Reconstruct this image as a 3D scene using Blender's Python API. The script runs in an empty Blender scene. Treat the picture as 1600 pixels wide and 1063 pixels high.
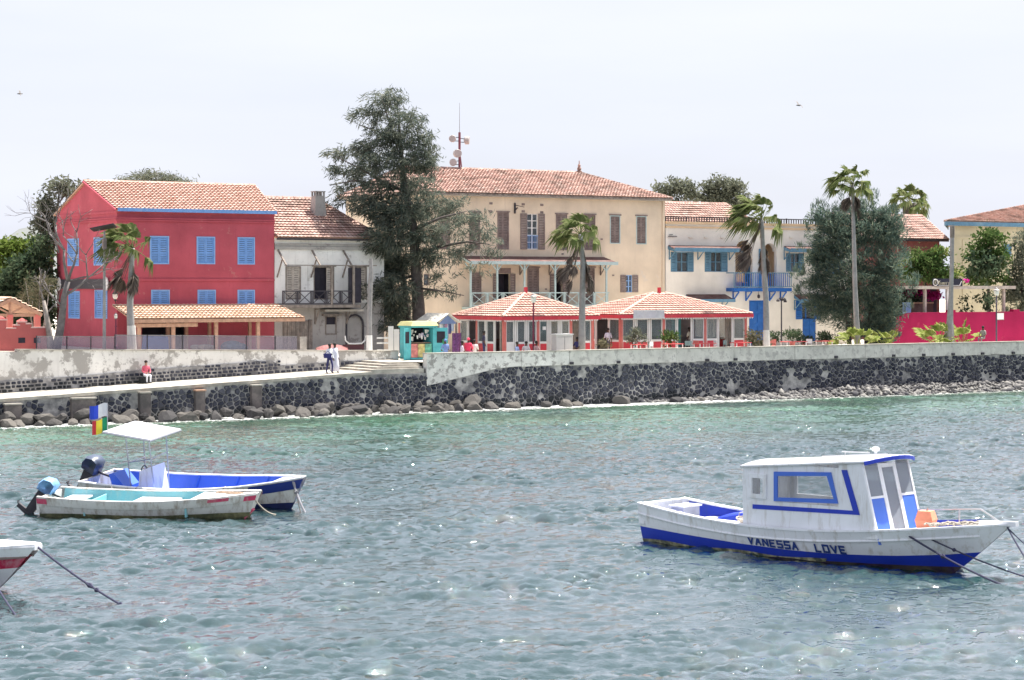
import bpy, bmesh, math, random
import numpy as np
from mathutils import Vector, Matrix, noise as mnoise
R = math.radians
random.seed(7); rng = np.random.default_rng(7)
SC = bpy.context.scene
COL = SC.collection

# ------------------------------------------------------------------ camera
F_PX, CAM_H, HZ = 3300.0, 7.5, 445.0          # focal length in photo pixels, eye height, horizon row
cam_d = bpy.data.cameras.new('camera'); cam = bpy.data.objects.new('camera', cam_d); COL.objects.link(cam)
cam_d.sensor_fit = 'HORIZONTAL'; cam_d.sensor_width = 36.0; cam_d.lens = 36.0 * F_PX / 1600.0
cam_d.shift_y = -(531.5 - HZ) / 1600.0
cam_d.clip_start = 0.5; cam_d.clip_end = 6000
cam.location = (0, 0, CAM_H); cam.rotation_euler = (R(90), 0, 0)
SC.camera = cam

# ------------------------------------------------------------------ sky, sun, exposure
SUN_EL, SUN_AZ = R(68), R(48)                  # azimuth measured from +Y towards +X
w = bpy.data.worlds.new('World'); SC.world = w; w.use_nodes = True
nt = w.node_tree; nt.nodes.clear()
out = nt.nodes.new('ShaderNodeOutputWorld'); bg = nt.nodes.new('ShaderNodeBackground')
sky = nt.nodes.new('ShaderNodeTexSky'); sky.sky_type = 'NISHITA'; sky.sun_disc = False
sky.sun_elevation = SUN_EL; sky.sun_rotation = SUN_AZ
sky.air_density = 1.0; sky.dust_density = 2.2; sky.ozone_density = 1.0
tc = nt.nodes.new('ShaderNodeTexCoord'); mp = nt.nodes.new('ShaderNodeMapping')
mp.inputs['Scale'].default_value = (1.6, 1.6, 9.0)
nz = nt.nodes.new('ShaderNodeTexNoise'); nz.inputs['Scale'].default_value = 1.5; nz.inputs['Detail'].default_value = 5
rp = nt.nodes.new('ShaderNodeMapRange'); rp.inputs[1].default_value = .32; rp.inputs[2].default_value = .68
rp.inputs[3].default_value = .74; rp.inputs[4].default_value = .97
mx = nt.nodes.new('ShaderNodeMix'); mx.data_type = 'RGBA'
mx.inputs['B'].default_value = (7.35, 7.6, 8.6, 1)   # thin bright high cloud over the whole dome
nt.links.new(tc.outputs['Generated'], mp.inputs[0]); nt.links.new(mp.outputs[0], nz.inputs['Vector'])
nt.links.new(nz.outputs[0], rp.inputs[0]); nt.links.new(rp.outputs[0], mx.inputs['Factor'])
nt.links.new(sky.outputs[0], mx.inputs['A']); nt.links.new(mx.outputs['Result'], bg.inputs[0])
bg.inputs[1].default_value = 0.051
nt.links.new(bg.outputs[0], out.inputs[0])
sun_d = bpy.data.lights.new('sun', 'SUN'); sun_d.energy = 5.0; sun_d.angle = R(0.53); sun_d.color = (1, .95, .86)
sun = bpy.data.objects.new('sun', sun_d); COL.objects.link(sun)
SUN_DIR = Vector((math.sin(SUN_AZ) * math.cos(SUN_EL), math.cos(SUN_AZ) * math.cos(SUN_EL), math.sin(SUN_EL)))
sun.rotation_euler = SUN_DIR.to_track_quat('Z', 'Y').to_euler()
sun.location = (0, 60, 80)
SC.view_settings.view_transform = 'Standard'; SC.view_settings.look = 'None'
SC.view_settings.gamma = 1; SC.view_settings.use_curve_mapping = False
SC.view_settings.exposure = 1.35
SC.render.engine = 'CYCLES'
SC.cycles.use_denoising = True
SC.cycles.max_bounces = 6; SC.cycles.transparent_max_bounces = 12
SC.cycles.sample_clamp_indirect = 6

# ------------------------------------------------------------------ the quay frame: u along the wall, v inland, z up
ANG = R(32); DU = (math.cos(ANG), math.sin(ANG)); DV = (-DU[1], DU[0]); Q0 = (-3.85, 127.0)
QN = Q0[0] * DV[0] + Q0[1] * DV[1]
def W(u, v, z=0.0): return Vector((Q0[0] + DU[0] * u + DV[0] * v, Q0[1] + DU[1] * u + DV[1] * v, z))
def depth(px, v): return (v + QN) / ((px - 800) / F_PX * DV[0] + DV[1])
def UU(px, v):
    Y = depth(px, v); X = (px - 800) / F_PX * Y
    return (X - Q0[0]) * DU[0] + (Y - Q0[1]) * DU[1]
def ZZ(px, py, v): return CAM_H + (HZ - py) * depth(px, v) / F_PX
def UZ(px, py, v): return UU(px, v), ZZ(px, py, v)
def XY(px, Y): return (px - 800) / F_PX * Y           # world X of a column at depth Y
def ZY(py, Y): return CAM_H + (HZ - py) * Y / F_PX

# ------------------------------------------------------------------ object helpers
ORG = {}
def tag(o, label=None, cat=None, group=None, kind=None):
    if label: o['label'] = label
    if cat: o['category'] = cat
    if group: o['group'] = group
    if kind: o['kind'] = kind
    return o
def thing(name, label, cat, u, v, z, group=None):
    """Empty in the quay frame; its parts are written in absolute (u, v, z)."""
    o = bpy.data.objects.new(name, None); COL.objects.link(o); o.empty_display_size = .3
    o.location = W(u, v, z); o.rotation_euler = (0, 0, ANG)
    ORG[o] = (u, v, z); return tag(o, label, cat, group)
def wthing(name, label, cat, loc, rz=0.0, group=None, rx=0.0, ry=0.0):
    """Empty in world space; its parts are written in local coordinates."""
    o = bpy.data.objects.new(name, None); COL.objects.link(o); o.empty_display_size = .3
    o.location = loc; o.rotation_euler = (rx, ry, rz)
    ORG[o] = (0, 0, 0); return tag(o, label, cat, group)
def link_mesh(name, me, mat, parent=None):
    o = bpy.data.objects.new(name, me); COL.objects.link(o)
    if mat is not None and not me.materials: me.materials.append(mat)
    if parent is not None:
        o.parent = parent; ORG[o] = ORG[parent]
    return o
def copy_tree(o, parent=None):
    c = o.copy(); COL.objects.link(c)
    if parent is not None: c.parent = parent
    for ch in list(o.children): copy_tree(ch, c)
    return c

class MB:
    def __init__(s): s.v = []; s.f = []; s.m = []; s.cm = 0
    def add(s, vs, fs):
        b = len(s.v); s.v += [tuple(p) for p in vs]
        for f in fs: s.f.append([b + i for i in f]); s.m.append(s.cm)
        return s
    def quad(s, a, b, c, d): return s.add([a, b, c, d], [(0, 1, 2, 3)])
    def tri(s, a, b, c): return s.add([a, b, c], [(0, 1, 2)])
    def hexa(s, p):   # 8 points: bottom 4 ccw, top 4 ccw
        return s.add(p, [(3, 2, 1, 0), (4, 5, 6, 7), (0, 1, 5, 4), (1, 2, 6, 5), (2, 3, 7, 6), (3, 0, 4, 7)])
    def box(s, x0, x1, y0, y1, z0, z1):
        return s.hexa([(x0, y0, z0), (x1, y0, z0), (x1, y1, z0), (x0, y1, z0), (x0, y0, z1), (x1, y0, z1), (x1, y1, z1), (x0, y1, z1)])
    def bar(s, a, b, w, h=None, up=(0, 0, 1)):
        """square bar from a to b"""
        a = Vector(a); b = Vector(b); h = h or w; d = (b - a).normalized(); up = Vector(up)
        if abs(d.dot(up)) > .95: up = Vector((1, 0, 0))
        x = d.cross(up).normalized() * (w / 2); y = x.cross(d).normalized() * (h / 2)
        return s.hexa([a - x - y, a + x - y, a + x + y, a - x + y, b - x - y, b + x - y, b + x + y, b - x + y])
    def tube(s, pts, rad, n=7, cap=True):
        pts = [Vector(p) for p in pts]; k = len(pts)
        if not hasattr(rad, '__len__'): rad = [rad] * k
        base = len(s.v); ref = Vector((0.13, 0.21, 1)).normalized()
        for i, p in enumerate(pts):
            d = (pts[min(i + 1, k - 1)] - pts[max(i - 1, 0)]).normalized()
            r = ref if abs(d.dot(ref)) < .93 else Vector((1, .1, 0))
            x = d.cross(r).normalized(); y = d.cross(x)
            for j in range(n):
                a = 2 * math.pi * j / n; s.v.append(tuple(p + (x * math.cos(a) + y * math.sin(a)) * rad[i]))
        for i in range(k - 1):
            for j in range(n):
                s.f.append([base + i * n + j, base + i * n + (j + 1) % n, base + (i + 1) * n + (j + 1) % n, base + (i + 1) * n + j]); s.m.append(s.cm)
        if cap:
            s.f.append([base + j for j in range(n)][::-1]); s.m.append(s.cm)
            s.f.append([base + (k - 1) * n + j for j in range(n)]); s.m.append(s.cm)
        return s
    def lathe(s, c, prof, n=12):
        """prof: (radius, z) list around vertical axis through c"""
        return s.tube2([(Vector((c[0], c[1], c[2] + z)), r) for r, z in prof], n)
    def tube2(s, pr, n):
        base = len(s.v); k = len(pr)
        for p, r in pr:
            for j in range(n):
                a = 2 * math.pi * j / n; s.v.append((p[0] + r * math.cos(a), p[1] + r * math.sin(a), p[2]))
        for i in range(k - 1):
            for j in range(n):
                s.f.append([base + i * n + j, base + i * n + (j + 1) % n, base + (i + 1) * n + (j + 1) % n, base + (i + 1) * n + j]); s.m.append(s.cm)
        s.f.append([base + j for j in range(n)][::-1]); s.m.append(s.cm)
        s.f.append([base + (k - 1) * n + j for j in range(n)]); s.m.append(s.cm)
        return s
    def prism(s, poly, vec):
        """closed polygon (3-D points) swept by vec"""
        n = len(poly); vec = Vector(vec); a = [Vector(p) for p in poly]; b = [p + vec for p in a]
        return s.add(a + b, [tuple(range(n))[::-1], tuple(range(n, 2 * n))] + [(i, (i + 1) % n, n + (i + 1) % n, n + i) for i in range(n)])
    def ball(s, c, r, nu=10, nv=7):
        if not hasattr(r, '__len__'): r = (r, r, r)
        vs = [(c[0], c[1], c[2] - r[2])]
        for i in range(1, nv):
            t = math.pi * i / nv
            for j in range(nu):
                a = 2 * math.pi * j / nu
                vs.append((c[0] + r[0] * math.sin(t) * math.cos(a), c[1] + r[1] * math.sin(t) * math.sin(a), c[2] - r[2] * math.cos(t)))
        vs.append((c[0], c[1], c[2] + r[2])); fs = []
        for j in range(nu):
            fs.append((0, 1 + (j + 1) % nu, 1 + j)); e = 1 + (nv - 2) * nu
            fs.append((e + j, e + (j + 1) % nu, len(vs) - 1))
            for i in range(nv - 2):
                p = 1 + i * nu; fs.append((p + j, p + (j + 1) % nu, p + nu + (j + 1) % nu, p + nu + j))
        return s.add(vs, fs)
    def build(s, name, mat, parent=None, smooth=False, org=None):
        o3 = org if org is not None else (ORG[parent] if parent is not None else (0, 0, 0))
        me = bpy.data.meshes.new(name)
        me.from_pydata([(p[0] - o3[0], p[1] - o3[1], p[2] - o3[2]) for p in s.v], [], s.f)
        mats = mat if isinstance(mat, (list, tuple)) else [mat]
        for m in mats: me.materials.append(m)
        if len(mats) > 1: me.polygons.foreach_set('material_index', s.m)
        if smooth: me.polygons.foreach_set('use_smooth', [True] * len(me.polygons))
        me.update(); return link_mesh(name, me, None, parent)

def np_mesh(name, V, Fq, mat, parent=None, smooth=False):
    """big meshes: V (n,3) array, Fq (m,4) or (m,3) array"""
    me = bpy.data.meshes.new(name); k = Fq.shape[1]
    me.vertices.add(len(V)); me.vertices.foreach_set('co', np.asarray(V, np.float32).ravel())
    me.loops.add(len(Fq) * k); me.loops.foreach_set('vertex_index', np.asarray(Fq, np.int32).ravel())
    me.polygons.add(len(Fq)); me.polygons.foreach_set('loop_start', np.arange(0, len(Fq) * k, k, dtype=np.int32))
    try: me.polygons.foreach_set('loop_total', np.full(len(Fq), k, np.int32))
    except Exception: pass
    if smooth: me.polygons.foreach_set('use_smooth', np.ones(len(Fq), bool))
    me.update(calc_edges=True); me.validate()
    me.materials.append(mat); return link_mesh(name, me, None, parent)

# ------------------------------------------------------------------ materials
def new_mat(name):
    m = bpy.data.materials.new(name); m.use_nodes = True
    n = m.node_tree; b = n.nodes['Principled BSDF']; return m, n, b
def node(n, t, **kw):
    x = n.nodes.new(t)
    for k, v in kw.items():
        if k in x.inputs.keys(): x.inputs[k].default_value = v
        else: setattr(x, k, v)
    return x
def c4(c): return (c[0], c[1], c[2], 1)
def rgbmix(n, fac, a, b, mode='MIX'):
    m = n.nodes.new('ShaderNodeMix'); m.data_type = 'RGBA'; m.blend_type = mode
    for sock, val in (('Factor', fac), ('A', a), ('B', b)):
        if isinstance(val, bpy.types.NodeSocket): n.links.new(val, m.inputs[sock])
        elif sock == 'Factor': m.inputs[0].default_value = val
        else: m.inputs[sock].default_value = c4(val)
    return m.outputs['Result']
def tex(n, scale, detail=4, vec=None, stretch=None, rough=.55, dist=0.0):
    t = node(n, 'ShaderNodeTexNoise'); t.inputs['Scale'].default_value = scale; t.inputs['Detail'].default_value = detail
    t.inputs['Roughness'].default_value = rough; t.inputs['Distortion'].default_value = dist
    if vec is not None:
        if stretch:
            mp = node(n, 'ShaderNodeMapping'); mp.inputs['Scale'].default_value = stretch
            n.links.new(vec, mp.inputs[0]); vec = mp.outputs[0]
        n.links.new(vec, t.inputs['Vector'])
    return t.outputs[0]
def step(n, val, lo, hi, a=0.0, b=1.0):
    r = node(n, 'ShaderNodeMapRange'); n.links.new(val, r.inputs[0])
    r.inputs[1].default_value = lo; r.inputs[2].default_value = hi; r.inputs[3].default_value = a; r.inputs[4].default_value = b
    return r.outputs[0]
def bump(n, b, val, strength, dist=.02):
    x = node(n, 'ShaderNodeBump'); x.inputs['Strength'].default_value = strength; x.inputs['Distance'].default_value = dist
    n.links.new(val, x.inputs['Height']); n.links.new(x.outputs[0], b.inputs['Normal'])
def obco(n): return node(n, 'ShaderNodeTexCoord').outputs['Object']
def mat(name, col, rough=.65, var=.18, scale=2.5, bmp=.15, bscale=30, metal=0.0, stain=None, samt=.35, sscale=1.2, streak=False, spec=.4, island=0.0):
    m, n, b = new_mat(name); co = obco(n)
    lo = tuple(c * (1 - var) for c in col); hi = tuple(min(1, c * (1 + var)) for c in col)
    c = rgbmix(n, step(n, tex(n, scale, 5, co), .3, .7), lo, hi)
    if stain:
        t = tex(n, sscale, 8, co, (3.0, 3.0, .5) if streak else None, .68)
        c = rgbmix(n, step(n, t, .62 - samt * .5, .78 - samt * .35, 0, .9), c, stain)
    if island:
        g = node(n, 'ShaderNodeNewGeometry')
        c = rgbmix(n, step(n, g.outputs['Random Per Island'], 0, 1, 0, island), c, tuple(x * .45 for x in col))
    n.links.new(c, b.inputs['Base Color'])
    b.inputs['Roughness'].default_value = rough; b.inputs['Metallic'].default_value = metal
    b.inputs['Specular IOR Level'].default_value = spec
    if bmp: bump(n, b, tex(n, bscale, 4, co), bmp)
    return m
def tile_mat(name, cols, moss=(.10, .075, .06), samt=.3):
    m, n, b = new_mat(name); co = obco(n); g = node(n, 'ShaderNodeNewGeometry')
    cr = node(n, 'ShaderNodeValToRGB'); e = cr.color_ramp.elements
    e[0].position = 0; e[0].color = c4(cols[0]); e[1].position = 1; e[1].color = c4(cols[-1])
    for i, c in enumerate(cols[1:-1]): x = e.new((i + 1) / (len(cols) - 1)); x.color = c4(c)
    n.links.new(g.outputs['Random Per Island'], cr.inputs[0])
    c = rgbmix(n, step(n, tex(n, .9, 8, co, None, .7), .70 - samt * .5, .80 - samt * .3, 0, .75), cr.outputs[0], moss)
    c = rgbmix(n, step(n, tex(n, 9, 6, co), .45, .75, 0, .45), c, tuple(x * .5 for x in cols[0]))
    n.links.new(c, b.inputs['Base Color']); b.inputs['Roughness'].default_value = .85
    b.inputs['Specular IOR Level'].default_value = .25
    bump(n, b, tex(n, 40, 3, co), .2); return m
def leaf_mat(name, cols, trans=.35):
    m, n, b = new_mat(name); g = node(n, 'ShaderNodeNewGeometry'); co = obco(n)
    cr = node(n, 'ShaderNodeValToRGB'); e = cr.color_ramp.elements
    e[0].color = c4(cols[0]); e[1].color = c4(cols[-1])
    for i, c in enumerate(cols[1:-1]): x = e.new((i + 1) / (len(cols) - 1)); x.color = c4(c)
    n.links.new(g.outputs['Random Per Island'], cr.inputs[0])
    c = rgbmix(n, step(n, tex(n, .6, 3, co), .35, .65, 0, .5), cr.outputs[0], tuple(x * .55 for x in cols[0]))
    d = node(n, 'ShaderNodeBsdfDiffuse'); t = node(n, 'ShaderNodeBsdfTranslucent'); mxs = node(n, 'ShaderNodeMixShader')
    mxs.inputs[0].default_value = trans
    n.links.new(c, d.inputs[0]); n.links.new(c, t.inputs[0]); n.links.new(d.outputs[0], mxs.inputs[1]); n.links.new(t.outputs[0], mxs.inputs[2])
    n.links.new(mxs.outputs[0], n.nodes['Material Output'].inputs[0]); return m
def glass_mat(name, col, rough=.08, alpha=.55):
    m, n, b = new_mat(name); b.inputs['Base Color'].default_value = c4(col); b.inputs['Roughness'].default_value = rough
    b.inputs['Specular IOR Level'].default_value = .7; b.inputs['Alpha'].default_value = alpha
    return m
def plaster(name, base, patch, grey, amt=.4, sc=.5, peel=.5):
    """weathered wash: broad tone shifts, vertical run marks, patches where the wash has come off"""
    m, n, b = new_mat(name); co = obco(n)
    c = rgbmix(n, step(n, tex(n, sc, 6, co), .3, .7), tuple(x * .80 for x in base), tuple(min(1, x * 1.12) for x in base))
    run = step(n, tex(n, 1.6, 6, co, (2.2, 2.2, .22), .65), .56, .74, 0, .35 * amt + .12)
    c = rgbmix(n, run, c, grey)
    if peel > 0:
        pk = tex(n, sc * 1.7, 10, co, None, .72)
        c = rgbmix(n, step(n, pk, .67 - .14 * peel, .69 - .12 * peel, 0, 1), c, patch)
        c = rgbmix(n, step(n, tex(n, 5, 6, co), .60, .66, 0, .35 * peel), c, grey)
    n.links.new(c, b.inputs['Base Color']); b.inputs['Roughness'].default_value = .9; b.inputs['Specular IOR Level'].default_value = .2
    bump(n, b, tex(n, 9, 8, co, None, .7), .35, .03); return m

M = {}
M['red'] = plaster('red_wash', (.465, .093, .125), (.46, .15, .16), (.33, .06, .09), 1.1, .45, .45)
M['red_low'] = plaster('faded_red_wash', (.48, .13, .125), (.42, .2, .17), (.38, .11, .11), .4, .6, .3)
M['crimson'] = plaster('crimson_wash', (.33, .014, .075), (.37, .03, .09), (.27, .014, .06), .8, .6, .4)
M['white_old'] = plaster('flaking_whitewash', (.82, .81, .79), (.52, .50, .48), (.30, .28, .27), .9, .55, .62)
M['grey_old'] = plaster('grey_old_plaster', (.42, .40, .38), (.27, .25, .24), (.22, .2, .19), .9, .7, .8)
M['ochre'] = plaster('pale_ochre_wash', (.71, .605, .475), (.66, .585, .50), (.51, .44, .36), .7, .4, .5)
M['cream'] = plaster('cream_wash', (.82, .785, .715), (.78, .73, .67), (.66, .62, .59), .35, .4, .15)
M['cream_dark'] = plaster('peach_wash', (.75, .55, .35), (.7, .5, .33), (.55, .42, .3), .3, .4, .15)
M['olive'] = plaster('olive_cream_wash', (.58, .52, .37), (.5, .45, .33), (.4, .36, .28), .5, .4, .3)
M['sea_plaster'] = plaster('seawall_white_plaster', (.74, .72, .68), (.36, .34, .32), (.38, .36, .34), 1.2, 1.3, 1.05)
M['sea_conc'] = plaster('seawall_concrete', (.60, .58, .54), (.42, .40, .38), (.33, .31, .30), 1.2, 1.1, .95)
M['wall_white'] = plaster('ramp_wall_whitewash', (.80, .78, .74), (.40, .38, .355), (.50, .47, .44), 1.2, .5, 1.25)
M['mortar'] = mat('pale_mortar', (.44, .425, .41), .95, .3, 3, .5, 18, stain=(.10, .10, .11), samt=.45, sscale=.8)
M['concrete'] = mat('worn_concrete', (.46, .43, .38), .9, .2, 1.5, .4, 25, stain=(.27, .245, .215), samt=.42)
M['paving'] = mat('sandy_paving', (.58, .53, .46), .95, .15, .6, .2, 12)
M['tile_pale'] = tile_mat('pale_roof_tiles', [(.48, .31, .26), (.56, .38, .33), (.43, .26, .21), (.55, .42, .37)], samt=.16)
M['tile_old'] = tile_mat('old_roof_tiles', [(.45, .29, .25), (.53, .36, .31), (.38, .23, .20), (.52, .40, .36)], samt=.46)
M['tile_cafe'] = tile_mat('cafe_roof_tiles', [(.52, .32, .27), (.58, .38, .33), (.46, .27, .23)], samt=.02)
M['tile_sun'] = tile_mat('porch_roof_tiles', [(.58, .41, .31), (.62, .49, .40), (.52, .34, .25)], samt=.0)
M['wood_roof'] = mat('brown_awning', (.13, .075, .07), .95, .3, 2, .3, 20, stain=(.19, .14, .13), samt=.35, spec=.1)
M['sh_blue'] = mat('sky_blue_paint', (.17, .34, .70), .55, .12, 4, .1, 40, stain=(.28, .42, .68), samt=.15)
M['fr_blue'] = mat('pale_blue_frame', (.25, .42, .72), .55, .1, 4, .1)
M['deep_blue'] = mat('deep_blue_paint', (.02, .13, .45), .5, .15, 3, .1, 40, stain=(.06, .2, .5), samt=.15)
M['teal_blue'] = mat('weathered_blue_paint', (.11, .24, .36), .6, .15, 4, .1, 40, stain=(.2, .33, .42), samt=.2)
M['aqua'] = mat('pale_aqua_paint', (.40, .54, .56), .6, .12, 4, .1, 40, stain=(.5, .6, .6), samt=.25)
M['sh_grey'] = mat('grey_brown_shutter', (.21, .165, .155), .8, .2, 5, .2, 40, stain=(.30, .26, .25), samt=.3)
M['sh_cream'] = mat('bleached_shutter', (.50, .45, .40), .8, .2, 5, .2, 40, stain=(.32, .28, .25), samt=.3)
M['white'] = mat('white_paint', (.78, .78, .77), .5, .05, 3, .05, 30)
M['iron'] = mat('dark_iron', (.045, .04, .05), .6, .2, 8, .1, 60)
M['maroon'] = mat('maroon_iron', (.16, .02, .05), .5, .2, 6, .1)
M['cafe_red'] = mat('cafe_red_paint', (.60, .045, .07), .5, .12, 3, .05, 30, stain=(.62, .14, .12), samt=.15)
M['cafe_post'] = mat('cafe_post_paint', (.60, .17, .15), .55, .12, 3, .05)
M['timber'] = mat('raw_timber', (.48, .29, .20), .8, .2, 4, .2, 30)
M['old_wood'] = mat('grey_weathered_wood', (.26, .225, .20), .9, .3, 5, .3, 30, stain=(.12, .10, .09), samt=.3, streak=True)
M['pole'] = mat('grey_pole', (.28, .27, .27), .8, .2, 3, .2, 30)
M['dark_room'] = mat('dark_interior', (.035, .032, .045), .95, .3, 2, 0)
M['glass'] = glass_mat('window_glass', (.10, .12, .14), .05, .75)
M['cafe_glass'] = glass_mat('cafe_glass', (.16, .20, .21), .05, .42)
M['lamp_glass'] = mat('milky_lamp_glass', (.80, .78, .72), .3, .05, 3, 0)
M['stone'] = None
def stone_mat(name, dark, light, lichen, samt, tide=False):
    m, n, b = new_mat(name); co = obco(n); oi = node(n, 'ShaderNodeObjectInfo'); g = node(n, 'ShaderNodeNewGeometry')
    ad = node(n, 'ShaderNodeMath'); ad.operation = 'ADD'; n.links.new(oi.outputs['Random'], ad.inputs[0]); n.links.new(g.outputs['Random Per Island'], ad.inputs[1])
    fr = node(n, 'ShaderNodeMath'); fr.operation = 'FRACT'; n.links.new(ad.outputs[0], fr.inputs[0])
    c = rgbmix(n, fr.outputs[0], dark, light)
    c = rgbmix(n, step(n, tex(n, 7, 8, co, None, .7), .50, .72, 0, .6), c, tuple(x * .4 for x in dark))
    if samt: c = rgbmix(n, step(n, tex(n, 1.3, 8, co, None, .72), .66 - .2 * samt, .74 - .18 * samt, 0, .8), c, lichen)
    if tide:
        sx = node(n, 'ShaderNodeSeparateXYZ'); n.links.new(co, sx.inputs[0]); ad2 = node(n, 'ShaderNodeMath'); ad2.operation = 'MULTIPLY_ADD'; n.links.new(tex(n, .8, 5, co), ad2.inputs[0]); ad2.inputs[1].default_value = -1.2; n.links.new(sx.outputs[2], ad2.inputs[2])
        c = rgbmix(n, step(n, ad2.outputs[0], -.35, .15, .75, 0), c, (.018, .022, .018))
    n.links.new(c, b.inputs['Base Color']); b.inputs['Roughness'].default_value = .85; b.inputs['Specular IOR Level'].default_value = .3
    bump(n, b, tex(n, 14, 8, co, None, .7), .6, .03); return m
M['stone'] = stone_mat('dark_basalt', (.022, .026, .046), (.095, .096, .118), (.26, .245, .23), .38, True)
M['pier'] = mat('stained_pier', (.20, .17, .16), .95, .25, 2, .4, 14, stain=(.08, .075, .075), samt=.45)
M['boulder'] = stone_mat('shore_boulder', (.035, .034, .038), (.125, .115, .105), (.03, .03, .03), .5)
M['pebble'] = stone_mat('beach_stones', (.03, .03, .04), (.26, .25, .24), (.1, .1, .1), .2)

# ================================================================== SETTING
def wave_tile(N, L, seed, lam, wind, rms, cut, ex=3.15, pw=2):
    r = np.random.default_rng(seed); k1 = np.fft.fftfreq(N, L / N) * 2 * np.pi
    kx, ky = np.meshgrid(k1, k1, indexing='ij'); k = np.hypot(kx, ky); k[0, 0] = 1e-6
    kp = 2 * np.pi / lam; cosw = (kx * math.cos(wind) + ky * math.sin(wind)) / k
    S = k ** -ex * np.exp(-1.1 * (kp / k) ** 2) * (.10 + cosw ** pw) * np.exp(-(k * cut) ** 2); S[0, 0] = 0
    A = np.sqrt(S) * (r.standard_normal((N, N)) + 1j * r.standard_normal((N, N)))
    h = np.fft.ifft2(A).real; s = rms / h.std(); h *= s
    dx = np.fft.ifft2(1j * kx / k * A).real * s; dy = np.fft.ifft2(1j * ky / k * A).real * s
    return h, dx, dy, L
def sample(T, x, y):
    h, dx, dy, L = T; N = h.shape[0]; fx = x / L * N; fy = y / L * N
    i = np.floor(fx).astype(int); j = np.floor(fy).astype(int); a = fx - i; b = fy - j
    i0 = i % N; i1 = (i + 1) % N; j0 = j % N; j1 = (j + 1) % N
    return [g[i0, j0] * (1 - a) * (1 - b) + g[i1, j0] * a * (1 - b) + g[i0, j1] * (1 - a) * b + g[i1, j1] * a * b for g in (h, dx, dy)]
T1 = wave_tile(640, 47.0, 3, .95, R(99), .030, .03, 2.7, 4)
T2 = wave_tile(256, 37.0, 5, 3.0, R(60), .026, .08, 3.15, 4)
T3 = wave_tile(256, 71.0, 9, 14.0, R(100), 1.0, .3)      # slow gust pattern, only scales the chop
def water():
    sx, sy = .12, .11
    ys = np.arange(33, 176, sy); xs = np.arange(-66, 66 + sx, sx)
    X, Y = np.meshgrid(xs, ys, indexing='ij'); shp = X.shape
    v = (X - Q0[0]) * DV[0] + (Y - Q0[1]) * DV[1]
    g = sample(T3, X, Y)[0]; amp = np.clip(1.0 + .50 * g, .58, 2.1)
    amp = amp * np.clip((-v + 2) / 14, .35, 1) * np.clip((.285 * Y + 13 - np.abs(X)) / 4, 0, 1) * np.clip((Y - 33.3) / 2, 0, 1) * np.clip((175 - Y) / 2, 0, 1)
    h, dx, dy = sample(T1, X, Y)
    c, s = math.cos(.9), math.sin(.9)
    h2, dx2, dy2 = sample(T2, X * c + Y * s, -X * s + Y * c)
    Z = amp * (h + h2)
    V = np.stack([X - 1.15 * amp * (dx + (dx2 * c - dy2 * s)), Y - 1.15 * amp * (dy + (dx2 * s + dy2 * c)), Z], -1).reshape(-1, 3)
    n0, n1 = shp; idx = np.arange(n0 * n1).reshape(n0, n1)
    Fq = np.stack([idx[:-1, :-1], idx[1:, :-1], idx[1:, 1:], idx[:-1, 1:]], -1).reshape(-1, 4)
    xc = X[:-1, :-1].ravel(); yc = Y[:-1, :-1].ravel(); vc = v[:-1, :-1].ravel()
    keep = (np.abs(xc) < .285 * yc + 13.2) & (vc < 1.2)
    Fq = Fq[keep]; used = np.unique(Fq); remap = -np.ones(len(V), int); remap[used] = np.arange(len(used))
    V = V[used]; Fq = remap[Fq]; vv = v.ravel()[used]
    # the rest of the bay: plain sheet a little lower, out to the horizon
    b = len(V); zo = -.012; xa, xb_ = .285 * 33 + 12.8, .285 * 176 + 12.8; E = 3000
    far = np.array([[-E, -E, zo], [E, -E, zo], [E, 33.2, zo], [-E, 33.2, zo], [-E, 33.2, zo], [-xa, 33.2, zo], [-xb_, 176, zo], [-E, 176, zo], [xa, 33.2, zo], [E, 33.2, zo], [E, 176, zo], [xb_, 176, zo], [-E, 175.5, zo], [E, 175.5, zo], [E, E, zo], [-E, E, zo]], float)
    V = np.vstack([V, far]); Fq = np.vstack([Fq, b + np.arange(16).reshape(4, 4)]); vv = np.append(vv, [-400] * 16)
    m, n, bs = new_mat('sea_water')
    at = node(n, 'ShaderNodeAttribute'); at.attribute_name = 'shore'; sh = at.outputs['Fac']; co = obco(n)
    patch = tex(n, .06, 4, co, (1, 2.2, 1))
    shal = step(n, sh, -34, -4, 0, 1)
    mul = node(n, 'ShaderNodeMath'); mul.operation = 'MULTIPLY'; n.links.new(shal, mul.inputs[0]); n.links.new(step(n, patch, .34, .54, .25, 1), mul.inputs[1])
    c = rgbmix(n, mul.outputs[0], (.003, .033, .035), (.052, .140, .080))
    # surf foam along the foot of the wall
    fo = tex(n, 2.6, 8, co, (1, 1.6, 1), .75)
    edge = step(n, sh, -5.5, -1.2, 0, 1)
    a1 = node(n, 'ShaderNodeMath'); a1.operation = 'MULTIPLY_ADD'; n.links.new(edge, a1.inputs[0]); a1.inputs[1].default_value = .34; n.links.new(fo, a1.inputs[2])
    fm = step(n, a1.outputs[0], .72, .79, 0, 1)
    n.links.new(rgbmix(n, fm, c, (.78, .80, .80)), bs.inputs['Base Color'])
    n.links.new(step(n, fm, 0, 1, .03, .8), bs.inputs['Roughness'])
    bs.inputs['IOR'].default_value = 1.8; bs.inputs['Specular IOR Level'].default_value = .5
    bs.inputs['Coat Weight'].default_value = 1.0; bs.inputs['Coat IOR'].default_value = 1.5; bs.inputs['Coat Roughness'].default_value = .012
    f1 = tex(n, 5.5, 4, co, (1, .8, 1), .6); f2 = tex(n, 19, 3, co, (1, .9, 1), .6)
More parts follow.
